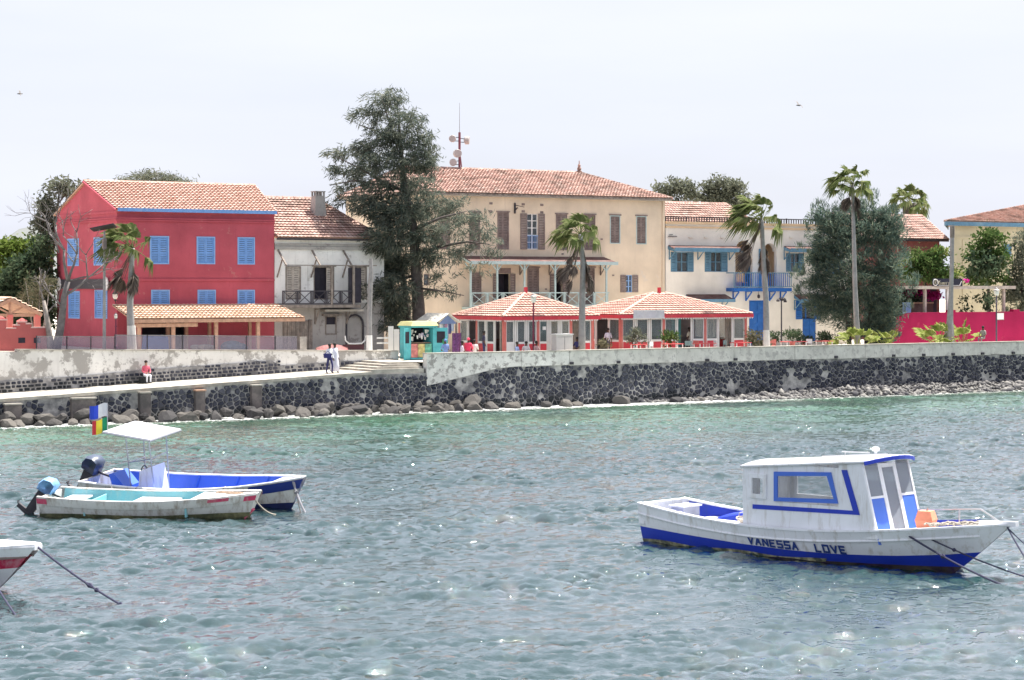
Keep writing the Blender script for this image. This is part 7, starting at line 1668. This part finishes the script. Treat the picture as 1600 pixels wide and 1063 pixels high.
    o = wthing('bow_rope_heap', 'knotted mooring ropes lying along the bow deck of the cabin boat', 'rope', Mx @ Vector((10.0, .12, sh(.87) - .04)), rz); m = MB()
    for k in range(6): m.tube([(-.75 + 1.5 * t + .12 * math.sin(17 * t + k * 2), .14 * math.sin(9 * t + k) + random.uniform(-.05, .05), -.03 + .02 * (k % 3) + random.uniform(0, .05) + .16 * t) for t in np.linspace(0, 1, 26)], .026, 5)
    m.build('strands', ROPE, o)
    # mooring lines
    c1 = Mx @ Vector((8.9, -.80, sh(.76) + .03)); w1 = Vector((XY(1583, 52.3), 52.3, -.05)); rope('dark mooring line from the cabin boat side into the water', c1, w1, .1, .028, ROPED, extra=[(.4, .06), (.97, .1)])
    c2 = Mx @ Vector((9.2, -.72, sh(.78) + .03)); w2 = Vector((XY(1660, 52.6), 52.6, -.05)); rope('second dark mooring line running out of the right edge', c2, w2, .12, .022, ROPED, extra=[(.3, .05)])
    c3 = Mx @ Vector((11.65, 0, sh(1) - .02)); rope('dark line hanging from the stem head of the cabin boat to the right', c3, Vector((XY(1640, 51), 51, .05)), .08, .022, ROPED); rope('thinner dark line beside the stem line of the cabin boat', c3 + Vector((0, 0, -.03)), Vector((XY(1665, 52), 52, .3)), .05, .016, ROPED)
M['bglass'] = glass_mat('boat_glass', (.35, .38, .42), .05, .16); M['bglass2'] = glass_mat('boat_front_glass', (.30, .34, .40), .06, .55)
cabin_boat()

# ---------------------------------------------------------------- small open boats
def teal_boat():
    rz = R(-10); O = Vector((-15.1, 69.0, .02)); rt = wthing('open_boat', 'white open boat with pale turquoise inside and a blue outboard', 'boat', O, rz, None, R(3.5), 0); H = Hull(7.1, 6.7, ip([0, .3, .55, .8, .92, 1], [1.05, 1.18, 1.18, .86, .55, .30]), sip([0, .25, .5, .75, 1], [.70, .62, .61, .68, .82]), ip([0, .7, 1], [-.25, -.28, -.12]), ip([0, .6, 1], [.22, .26, .45])); sh = H.sheer
    Mx = Matrix.Translation(O) @ Matrix.Rotation(rz, 4, 'Z') @ Matrix.Rotation(R(3.5), 4, 'X')
    def endcap(m, zlo, zhi, rows=3):
        for j in range(rows): a = zlo + (zhi - zlo) * j / rows; b = zlo + (zhi - zlo) * (j + 1) / rows; m.quad(H.pt(1, a, -1), H.pt(1, a, 1), H.pt(1, b, 1), H.pt(1, b, -1))
    wl = lambda t: .15 + .02 * math.sin(9 * t) + .05 * t
    m = MB(); H.strip(m, H.keel, wl, 3); H.transom(m, -.25, .15); endcap(m, -.12, wl(1)); m.build('hull_bottom', WEED, rt, True)
    m = MB(); H.strip(m, wl, lambda t: sh(t) - .24, 3); H.transom(m, .15, .44); endcap(m, wl(1), sh(1) - .24); m.build('lower_planking', BWO, rt, True)
    m = MB(); H.strip(m, lambda t: sh(t) - .24, sh, 3, 40, -.03); H.transom(m, .44, .68); endcap(m, sh(1) - .24, sh(1)); m.build('upper_planking', BWO, rt, True)
    tq = boat_paint('turquoise_inside', (.22, .50, .55), .5, (.35, .52, .52), .25); m = MB(); H.strip(m, lambda t: .1, sh, 3, 30, .07, .02, .8); m.build('inside_lining', tq, rt, True)
    m = MB(); H.deck(m, lambda t: .12, .02, .85); m.build('floor', tq, rt); H.rim(rt, .09, BWO, .04)
    m = MB(); H.deck(m, lambda t: sh(t) - .02, .70, 1.0, 12, .04); m.build('foredeck', BW, rt); m = MB(); x = .70 * 7.05; hb = H.hb(.7) - .1; m.box(x - .03, x + .03, -hb, hb, .12, sh(.7) - .05); m.build('fore_bulkhead', tq, rt)
    for a, b, z in ((.06, .16, .48), (.40, .60, .44)):
        m = MB(); H.deck(m, lambda t: z, a, b, 4, .09, .05); m.build('thwart', BW, rt)
    m = MB(); m.box(1.55, 1.6, -1.0, 1.0, .12, .52); m.build('aft_bulkhead', tq, rt); m = MB(); m.box(-.04, .06, -.98, .98, .2, .66); m.build('transom_board', BWO, rt)
    rd = boat_paint('faded_red', (.55, .05, .13), .5, (.5, .3, .3), .3)
    for t0, t1, za, zb_ in ((.0, .05, .2, .02), (.80, .89, .12, .01), (.955, 1.0, .2, .04)): [(m.__init__(), H.strip(m, lambda t: sh(t) - za, lambda t: sh(t) - zb_, 1, 6, -.04, t0, t1, (sd,)), m.build('red_patch', rd, rt)) for m in [MB()] for sd in (-1, 1)]
    m = MB(); e = H.pt(1, .1, 1); m.bar((e[0] - .25, -.05, -.05), (e[0] + .10, -.05, .30), .22, .12); m.build('red_stem_foot', rd, rt)
    outboard(rt, -.16, .1, .62, R(-38), mat('blue_cowl_cover', (.18, .36, .66), .5, .15, 4, .2, 12), M['iron'], 1.1)
    o = wthing('rope_coil', 'small coil of brown rope on the foredeck of the turquoise boat', 'rope', Mx @ Vector((6.1, .1, sh(.88) - .01)), rz); m = MB()
    for k in range(4): r = .1 + .05 * k; m.tube([(r * 1.8 * math.cos(t), r * math.sin(t), .03 + random.uniform(0, .03)) for t in np.linspace(0, 6.3, 14)], .02, 5)
    m.build('coil', mat('brown_rope', (.3, .22, .16), .9), o)
    o = wthing('pink_fender', 'pink red cylindrical fender hanging between the two open boats', 'fender', Mx @ Vector((2.05, 1.30, .50)), rz); m = MB(); m.tube([(-.38, 0, 0), (-.3, 0, 0), (.3, 0, 0), (.38, 0, 0)], [.05, .13, .13, .05], 9); m.build('float', mat('pink_red', (.72, .12, .16), .5), o); m = MB(); m.tube([(-.38, 0, 0), (-.45, .1, .2)], .015, 5); m.build('lanyard', ROPE, o)
    b = Mx @ Vector((7.0, -.1, .6)); rope('pale mooring line from the turquoise boat bow into the water', b, Vector((XY(432, 69.2), 69.2, -.03)), .12, .022, ROPE)
teal_boat()
def blue_boat():
    rz = R(-25); O = Vector((-14.5, 73.95, 0)); hl = R(7.5); rt = wthing('canopy_boat', 'white open boat with bright blue inside, sun canopy and flags', 'boat', O, rz, None, hl, R(0)); Mx = Matrix.Translation(O) @ Matrix.Rotation(rz, 4, 'Z') @ Matrix.Rotation(hl, 4, 'X')
    H = Hull(8.45, 7.7, ip([0, .25, .5, .75, .9, 1], [1.05, 1.2, 1.22, .95, .52, .10]), sip([0, .25, .5, .75, 1], [.82, .74, .74, .86, 1.10]), ip([0, .7, 1], [-.35, -.38, -.22]), ip([0, .6, 1], [.22, .26, .55])); sh = H.sheer
    m = MB(); H.strip(m, H.keel, lambda t: .12 + .12 * t, 3); H.transom(m, -.35, .12); m.build('hull_bottom', mat('navy_bottom', (.02, .03, .12), .5, .3), rt, True)
    m = MB(); H.strip(m, lambda t: .12 + .12 * t, sh, 5); H.transom(m, .12, .8); m.build('topsides', BWO, rt, True)
    m = MB(); H.strip(m, lambda t: sh(t) - .36, lambda t: sh(t) - .03, 2, 14, -.014, .80, 1.0); m.build('navy_bow_flash', mat('navy_flash', (.015, .035, .22), .4, .1), rt, True)
    H.rim(rt, .09, BW, .045)
    m = MB(); H.strip(m, lambda t: .12, sh, 3, 30, .07, .02, .86); m.build('inside_lining', BB2, rt, True)
    m = MB(); H.deck(m, lambda t: .15, .02, .88); m.build('floor', BB2, rt); m = MB(); H.deck(m, lambda t: sh(t) - .02, .86, .99, 8, .05); m.build('foredeck', BW, rt)
    for t in (.42, .62, .78):
        m = MB()
        for sd in (-1, 1): p, q = H.pt(t, .2, sd, .09), H.pt(t, sh(t), sd, .09); m.bar(p, q, .06)
        tag(m.build('frame_rib', BB2, rt))
    m = MB(); m.box(-.04, .08, -1.0, 1.0, .3, .84); m.build('transom_board', BWO, rt)
    # console, seat
    m = MB(); m.hexa([(2.0, -.45, .15), (2.75, -.45, .15), (2.75, .45, .15), (2.0, .45, .15), (2.15, -.42, 1.15), (2.62, -.42, 1.32), (2.62, .42, 1.32), (2.15, .42, 1.15)]); m.build('console', BW, rt)
    m = MB(); m.tube([(2.05 + .0, .18 * math.cos(t), 1.08 + .18 * math.sin(t)) for t in np.linspace(0, 6.3, 13)], .02, 5); m.build('steering_wheel', M['iron'], rt)
    m = MB(); m.box(1.0, 1.5, -.4, .4, .15, .55); m.hexa([(.98, -.42, .56), (1.5, -.42, .56), (1.5, .42, .56), (.98, .42, .56), (.85, -.42, 1.0), (1.05, -.42, 1.05), (1.05, .42, 1.05), (.85, .42, 1.0)]); m.build('helm_seat', BB2, rt)
    outboard(rt, -.15, .0, .92, R(-32), mat('dark_cowl', (.07, .09, .14), .4, .1), M['iron'], 1.25)
    o = None
    # canopy
    zc = 2.45; cx, cy = 2.05, .05; tl = -.12; C = [(-.95, -.95), (.95, -.95), (.95, .95), (-.95, .95)]
    q = [(cx + a, cy + b, zc + tl * a) for a, b in C]; m = MB(); m.hexa([(a, b, c) for a, b, c in q] + [(a, b, c + .05) for a, b, c in q]); cn = m.build('canopy', mat('canopy_white', (.50, .51, .58), .6, .05, 2), rt)
    m = MB()
    for k in range(4): a, b = Vector(q[k]), Vector(q[(k + 1) % 4]); m.tube([a, b], .03, 6)
    m.build('canopy_frame', STEEL, cn)
    for a, b in ((-.35, -.5), (.6, -.5), (-.35, .55), (.6, .55)): m = MB(); m.tube([(cx + a + .02, cy + b * .85, .3), (cx + a, cy + b, zc + tl * a)], .024, 6); m.build('canopy_post', STEEL, rt)
    m = MB()
    for zz in (1.45,): m.tube([(cx - .33, cy - .47, zz), (cx + .6, cy - .47, zz + .15)], .018, 5); m.tube([(cx + .6, cy - .47, zz + .15), (cx + .6, cy + .5, zz + .2)], .018, 5); m.tube([(cx - .33, cy - .47, zz), (cx - .33, cy + .5, zz)], .018, 5)
    m.build('canopy_brace', STEEL, rt)
    # blue float behind the console, rope at the gunwale
    for t in (.30, .70):
        m = MB(); p = H.pt(t, sh(t), -1); m.tube([(p[0], p[1] + .1, p[2] + .05), (p[0], p[1] - .03, p[2] + .04), (p[0] - .05, p[1] - .05, p[2] - .25)], .025, 5); m.build('cleat_rope', ROPE, rt)
    # flags on a staff at the canopy corner
    b0 = Mx @ Vector((cx - .9, cy - .75, zc + .1)); st = wthing('flag_staff', 'thin staff with two flags at the corner of the boat canopy', 'flag', b0, 0); m = MB(); m.tube([(0, 0, -.1), (0, 0, 1.0)], .015, 6); m.build('staff', STEEL, st)
    def flag(z0, z1, w_, cols, nm, ph, drop):
        for i, c in enumerate(cols):
            m = MB(); n = 5; a0, a1 = i / len(cols), (i + 1) / len(cols)
            def P(t, h): return (-w_ * t, .16 * math.sin(6 * t + ph) * (t + .15), z0 + (z1 - z0) * h - drop * t * t + .03 * math.sin(7 * t + ph))
            for k in range(n): s, e = a0 + (a1 - a0) * k / n, a0 + (a1 - a0) * (k + 1) / n; m.add([P(s, 0), P(e, 0), P(e, 1), P(s, 1), tuple(np.add(P(s, 0), (0, .006, 0))), tuple(np.add(P(e, 0), (0, .006, 0))), tuple(np.add(P(e, 1), (0, .006, 0))), tuple(np.add(P(s, 1), (0, .006, 0)))], [(0, 1, 2, 3), (7, 6, 5, 4)])
            m.build(nm, c, st)
    fm = lambda n_, c: mat(n_, c, .8, .08, 4, .1)
    flag(.52, .98, .62, [fm('flag_white', (.75, .75, .76)), fm('flag_blue', (.03, .07, .55))], 'upper_flag', .4, .12); flag(.0, .48, .55, [fm('flag_green', (.02, .30, .14)), fm('flag_yellow', (.85, .68, .05)), fm('flag_red', (.7, .04, .05))], 'lower_flag', 1.0, .16)
    m = MB(); c = Vector((-.275, .0, .18)); pts = []
    for k in range(10): r = .06 if k % 2 == 0 else .025; a = math.pi / 2 + k * math.pi / 5; pts.append((c.x + r * math.cos(a), -.02, c.z + r * math.sin(a)))
    m.prism(pts, (0, -.006, 0)); m.build('flag_star', fm('star_green', (.02, .25, .1)), st)
    tip = Mx @ Vector((8.1, -.2, sh(.97) - .02)); rope('grey doubled mooring rope from the canopy boat bow into the water', tip, Vector((XY(478, 69.4), 69.4, -.03)), .1, .035, mat('grey_rope', (.25, .25, .28), .9), extra=[(.3, .05)])
    rope('second grey rope strand at the canopy boat bow', tip + Vector((.05, 0, 0)), Vector((XY(470, 69.6), 69.6, -.03)), .05, .02, ROPE)
blue_boat()
def red_boat():
    # only the bow stands in the frame
    rz = R(-22); tip = Vector((XY(59, 51.5), 51.5, 0)); L = 8.0; f = Vector((math.cos(rz), math.sin(rz), 0)); O = tip - f * L; rt = wthing('red_white_boat', 'bow of a white motor boat with a red side stripe at the left edge', 'boat', O, rz)
    H = Hull(8.0, 6.7, ip([0, .4, .7, .85, .95, 1], [1.2, 1.3, 1.15, .8, .42, .12]), sip([0, .4, .7, 1], [.95, .95, 1.0, 1.12]), ip([0, .7, 1], [-.4, -.42, -.1]), ip([0, .6, 1], [.25, .3, .8])); sh = H.sheer
    m = MB(); H.strip(m, H.keel, lambda t: .04, 3); H.transom(m, -.4, .04); m.build('hull_bottom', ANTI, rt, True); m = MB(); H.strip(m, lambda t: .04, lambda t: sh(t) - .62 + .08 * t, 3); H.transom(m, .04, .33); m.build('lower_hull', BW, rt, True)
    m = MB(); H.strip(m, lambda t: sh(t) - .62 + .08 * t, lambda t: sh(t) - .24, 3); H.transom(m, .33, .71); m.build('red_stripe', boat_paint('boat_red', (.50, .02, .08), .35, (.55, .25, .3), .3), rt, True)
    m = MB(); H.strip(m, lambda t: sh(t) - .24, sh, 2, 40, -.04); H.transom(m, .71, .95); m.build('upper_band', BW, rt, True); H.rim(rt, .22, BW, .07); m = MB(); H.deck(m, lambda t: sh(t) + .06, .3, .98, 20, .18); m.build('foredeck', BW, rt); m = MB(); H.tube(m, lambda t: sh(t) - .25, .035, .3, 1.0, off=.05); m.build('rubbing_strake', M['sh_grey'], rt)
    m = MB(); m.box(7.6, 8.02, -.16, .16, 1.04, 1.17); m.build('stem_platform', BW, rt)
    Mx = Matrix.Translation(O) @ Matrix.Rotation(rz, 4, 'Z'); b = Mx @ Vector((8.0, 0, 1.1)); Yw = 24750 / (945 - 445.); rope('dark mooring line from the red striped bow into the water', b, Vector((XY(192, Yw), Yw, -.03)), .06, .026, ROPED, extra=[(.62, .12), (.7, .06), (.97, .05)])
    rope('short dark line slanting into the water below the red striped bow', Mx @ Vector((6.7, -.3, .55)), Vector((XY(28, 47.6), 47.6, -.03)), .03, .024, ROPED)
red_boat()

# ================================================================== PEOPLE
def skin_body(joints, bones, rad):
    names = list(joints); me = bpy.data.meshes.new('rig'); me.from_pydata([joints[n] for n in names], [(names.index(a), names.index(b)) for a, b in bones], [])
    o = bpy.data.objects.new('rig', me); COL.objects.link(o); sk = o.modifiers.new('s', 'SKIN'); o.modifiers.new('d', 'SUBSURF').levels = 1
    for i, n in enumerate(names): me.skin_vertices[0].data[i].radius = rad[n]; me.skin_vertices[0].data[i].use_root = (n == 'pelvis')
    dg = bpy.context.evaluated_depsgraph_get(); ev = o.evaluated_get(dg); m2 = bpy.data.meshes.new_from_object(ev); COL.objects.unlink(o); bpy.data.objects.remove(o); bpy.data.meshes.remove(me); return m2
PM = {}
def pmat(c):
    if c not in PM: PM[c] = mat('cloth_' + str(len(PM)), c, .85, .12, 6, .15, 40)
    return PM[c]
def person(label, px, v, z, face, pose, top, bottom, skin=(.09, .05, .035), hair=(.02, .018, .018), long_sleeve=False, robe=None, wrap=None, group=None, h=1.72):
    u = UU(px, v); rt = thing('person', label, 'person', u, v, z, group); rt.rotation_euler[2] += face; ORG[rt] = (0, 0, 0); k = h / 1.72; J = {}
    dz = 0
    J['pelvis'] = (0, 0, .94); J['spine'] = (0, .01, 1.16); J['chest'] = (0, .01, 1.36); J['neck'] = (0, .0, 1.48); J['head0'] = (0, -.015, 1.57); J['head1'] = (0, -.02, 1.66)
    for s, n in ((-1, 'l'), (1, 'r')):
        J['sh' + n] = (s * .17, .01, 1.40)
        if pose == 'sit': J['el' + n] = (s * .25, -.06, 1.14); J['wr' + n] = (s * .14, -.26, 1.05); J['ha' + n] = (s * .08, -.32, 1.06)
        elif pose == 'carry' and s < 0: J['el' + n] = (s * .27, -.02, 1.15); J['wr' + n] = (s * .18, -.22, 1.12); J['ha' + n] = (s * .1, -.28, 1.14)
        else: J['el' + n] = (s * .23, .03, 1.13); J['wr' + n] = (s * .25, -.05, .90); J['ha' + n] = (s * .25, -.08, .81)
        J['hip' + n] = (s * .09, 0, .90)
        if pose == 'sit': J['kn' + n] = (s * .11, -.43, .93); J['an' + n] = (s * .11, -.42, .52); J['to' + n] = (s * .11, -.56, .48)
        elif pose in ('walk', 'carry'):
            f = s * .16; J['kn' + n] = (s * .09, -f * .8 - .03, .50); J['an' + n] = (s * .09, -f + .04, .08); J['to' + n] = (s * .09, -f - .12, .04)
        else: J['kn' + n] = (s * .10, -.02, .50); J['an' + n] = (s * .10, .02, .08); J['to' + n] = (s * .11, -.13, .04)
    off = -.46 if pose == 'sit' else 0
    J = {n: (a * k, b * k, (c + off) * k) for n, (a, b, c) in J.items()}
    B = [('pelvis', 'spine'), ('spine', 'chest'), ('chest', 'neck'), ('neck', 'head0'), ('head0', 'head1')]
    for n in 'lr': B += [('chest', 'sh' + n), ('sh' + n, 'el' + n), ('el' + n, 'wr' + n), ('wr' + n, 'ha' + n), ('pelvis', 'hip' + n), ('hip' + n, 'kn' + n), ('kn' + n, 'an' + n), ('an' + n, 'to' + n)]
    rd = {'pelvis': (.145, .11), 'spine': (.13, .10), 'chest': (.155, .11), 'neck': (.055, .055), 'head0': (.085, .095), 'head1': (.08, .09)}
    for n in 'lr': rd.update({'sh' + n: (.065, .065), 'el' + n: (.045, .045), 'wr' + n: (.032, .032), 'ha' + n: (.03, .04), 'hip' + n: (.09, .09), 'kn' + n: (.06, .06), 'an' + n: (.042, .042), 'to' + n: (.035, .035)})
    rd = {n: (a * k, b * k) for n, (a, b) in rd.items()}
    me = skin_body(J, B, rd); me.name = 'body'
    for m_ in (pmat(skin), pmat(top), pmat(bottom), pmat((.05, .04, .04))): me.materials.append(m_)
    idx = []
    for p in me.polygons:
        c = p.center; best, bi = 9, None
        for a, b in B:
            A, Bv = Vector(J[a]), Vector(J[b]); t = max(0, min(1, (c - A).dot(Bv - A) / max(1e-6, (Bv - A).length_squared))); dd = (c - A.lerp(Bv, t)).length
            if dd < best: best, bi = dd, (a, b)
        a, b = bi
        if b in ('head0', 'head1'): i = 0
        elif b == 'neck': i = 1 if c.z < J['neck'][2] - .02 else 0
        elif a[:2] in ('el',) or a[:2] == 'wr': i = 1 if (long_sleeve and a[:2] == 'el') else 0
        elif a[:2] in ('ch', 'sp', 'sh') or (a == 'pelvis' and b == 'spine'): i = 1
        elif a[:2] == 'an': i = 3
        else: i = 2
        idx.append(i)
    me.polygons.foreach_set('material_index', idx); me.polygons.foreach_set('use_smooth', [True] * len(idx)); link_mesh('body', me, None, rt)
    hd = Vector(J['head1']); m = MB(); m.ball((hd.x, hd.y + .02, hd.z + .03), (.098 * k, .108 * k, .09 * k), 12, 8); m.build('hair', pmat(hair if not wrap else wrap), rt, True)
    m = MB(); m.ball((hd.x, hd.y - .10 * k, hd.z - .045 * k), (.014, .02, .018), 6, 4); m.build('nose', pmat(skin), rt, True)
    for n in 'lr':     # fingers
        a, w_ = Vector(J['ha' + n]), Vector(J['wr' + n]); d = (a - w_).normalized(); sd = d.cross(Vector((0, 1, .2))).normalized(); m = MB()
        for q in range(4): b = a + sd * (q - 1.5) * .018; m.tube([b, b + d * .05, b + d * (.075 - .008 * abs(q - 1.3)) + Vector((0, -.012, 0))], [.009, .008, .006], 5)
        m.tube([w_.lerp(a, .5) + sd * .02, w_.lerp(a, .8) + sd * .05, a + sd * .055 + d * .01], [.011, .010, .007], 5); m.build('fingers', pmat(skin), rt, True)
    if robe:
        m = MB(); zt = J['chest'][2] - .05; m.tube2([(Vector((0, .0, zz * k)), r * k) for zz, r in ((.10, .30), (.45, .27), (.85, .215), (1.15, .19), (1.42, .17), (1.47, .08))], 14); m.build('robe', pmat(robe), rt, True)
    return rt
def people():
    v = 3.95; u = UU(228, v); zr = ramp_z(u)
    person('person in a pink jacket and white trousers sitting against the wall on the ramp', 228, v, zr + .02, 0, 'sit', (.62, .12, .18), (.72, .74, .8), (.38, .22, .16), (.03, .02, .02), True)
    o = thing('stone_seat', 'low dark stone block under the person in the pink jacket', 'block', u, v + .12, zr); m = MB(); m.box(u - .3, u + .3, v - .1, v + .35, zr, zr + .39); m.build('block', M['stone'], o); m = MB(); m.box(u - .2, u + .2, v - .12, v - .1, zr + .05, zr + .3); m.build('rough_face', M['stone'], o)
    u = UU(515, .9); person('person in a white top and dark trousers carrying a dark bag on the ramp', 515, .9, ramp_z(u), .2, 'carry', (.75, .76, .8), (.03, .03, .12), (.10, .06, .045), (.02, .02, .02), True)
    mb = MB(); b = MB(); zz = ramp_z(u) + 1.05; o = thing('dark_bag', 'navy bag held by the walker in dark trousers', 'bag', UU(512, .7), .68, zz); x = UU(511.5, .7); b.hexa([(x - .22, .55, zz - .12), (x + .18, .55, zz - .12), (x + .18, .72, zz - .12), (x - .22, .72, zz - .12), (x - .27, .57, zz + .14), (x + .22, .57, zz + .14), (x + .22, .7, zz + .14), (x - .27, .7, zz + .14)]); b.build('pouch', pmat((.03, .03, .14)), o); b = MB(); b.tube([(x - .2, .63, zz + .13), (x, .63, zz + .3), (x + .17, .63, zz + .13)], .02, 5); b.build('strap', pmat((.03, .03, .14)), o)
    u = UU(523, 1.3); person('person in a pale grey robe walking beside the bag carrier on the ramp', 523, 1.3, ramp_z(u), .2, 'walk', (.66, .66, .74), (.5, .5, .58), (.10, .06, .045), (.02, .02, .02), True, (.60, .60, .70))
    G = 2.88
    person('dark clad person standing in the doorway of the nearer cafe', 756, 2.6, G, 1.2, 'stand', (.03, .03, .07), (.03, .03, .09), group=None)
    person('person in a blue shirt and cap seated beside the gabled stall', 696, 1.6, G, 3.0, 'sit', (.16, .24, .5), (.1, .12, .25), wrap=(.12, .2, .45))
    person('person in a bright pink red wrap seated behind the parapet', 732, 1.5, G + .05, 2.2, 'sit', (.72, .05, .12), (.4, .05, .15), wrap=(.7, .06, .12), long_sleeve=True)
    person('person in a white shirt seated right of the pink red wrap', 741, 1.6, G - .05, 2.6, 'sit', (.75, .74, .7), (.1, .1, .15))
    person('person in pale purple bending low left of the pink red wrap', 722, 1.6, G - .12, 1.2, 'sit', (.55, .5, .6), (.1, .1, .2))
    person('person in a blue top seated low before the nearer cafe window', 808, 1.2, G - .22, .6, 'sit', (.20, .26, .45), (.1, .1, .2)); person('person in a grey white top seated low beside the blue top', 822, 1.3, G - .2, -.5, 'sit', (.62, .58, .58), (.2, .2, .25))
    person('person in a dusty pink top seated beside the maroon lantern post', 838, 1.3, G - .2, .3, 'sit', (.5, .3, .3), (.15, .1, .15))
    person('waiter in a pale shirt standing in the dark gap between the pavilions', 950, 4.6, G, 2.8, 'stand', (.62, .62, .74), (.05, .05, .12)); person('person in navy seated right of the grey cabinet', 902, 1.9, G, -1.2, 'sit', (.03, .03, .12), (.4, .2, .15))
    person('person in light clothes standing inside the open front of the wider cafe', 1077, 4.2, G, .4, 'stand', (.6, .55, .45), (.3, .28, .25)); person('person in dark clothes deep inside the wider cafe', 1122, 5, G, .4, 'stand', (.10, .05, .08), (.05, .04, .06))
    person('person in grey green clothes sitting on the parapet before the crimson wall', 1536, .75, G + .35, -1.3, 'sit', (.30, .28, .25), (.24, .22, .2))
    # benches behind the parapet for the seated people
    for i, (a, b, lb) in enumerate(((690, 745, 'low wooden bench behind the white parapet right of the stalls'), (800, 845, 'low wooden bench behind the parapet before the nearer cafe'))):
        v = 1.75 if i == 0 else 1.4; o = thing('bench', lb, 'bench', UU((a + b) / 2, v), v, 2.86); x0, x1 = UU(a, v), UU(b, v); m = MB(); m.box(x0, x1, v - .2, v + .2, 3.16 - .14 * i - .06, 3.2 - .14 * i - .06); m.build('seat', M['old_wood'], o)
        for x in (x0 + .2, x1 - .2): m = MB(); m.box(x - .05, x + .05, v - .15, v + .15, 2.86, 3.1 - .14 * i - .06); m.build('leg', M['old_wood'], o)
people()

# ================================================================== BIRDS
def gull(label, px, py, Y, s, bank):
    o = wthing('gull', label, 'bird', (XY(px, Y), Y, ZY(py, Y)), .4, 'gulls in the sky'); m = MB(); m.tube([(-.28 * s, 0, 0), (-.15 * s, 0, .02 * s), (.05 * s, 0, .02 * s), (.2 * s, 0, .03 * s), (.28 * s, 0, .02 * s)], [.01 * s, .06 * s, .08 * s, .05 * s, .012 * s], 7); gm = mat('gull_grey', (.16, .15, .15), .8); m.build('body', gm, o, True)
    for sd in (-1, 1):
        m = MB(); P = lambda x, y, z: (x * s, y * s * sd, z * s + bank * sd * y * s); m.add([P(.1, .04, .03), P(-.08, .04, .03), P(-.02, .4, .16), P(.12, .38, .17), P(-.1, .8, .1), P(-.05, .78, .11)], [(0, 1, 2, 3), (3, 2, 4, 5)]); m.build('wing', gm, o)
gull('gull gliding in the upper left sky', 31, 147, 110, .55, .45); gull('gull gliding in the sky above the round tree', 1248, 165, 120, .65, .5)
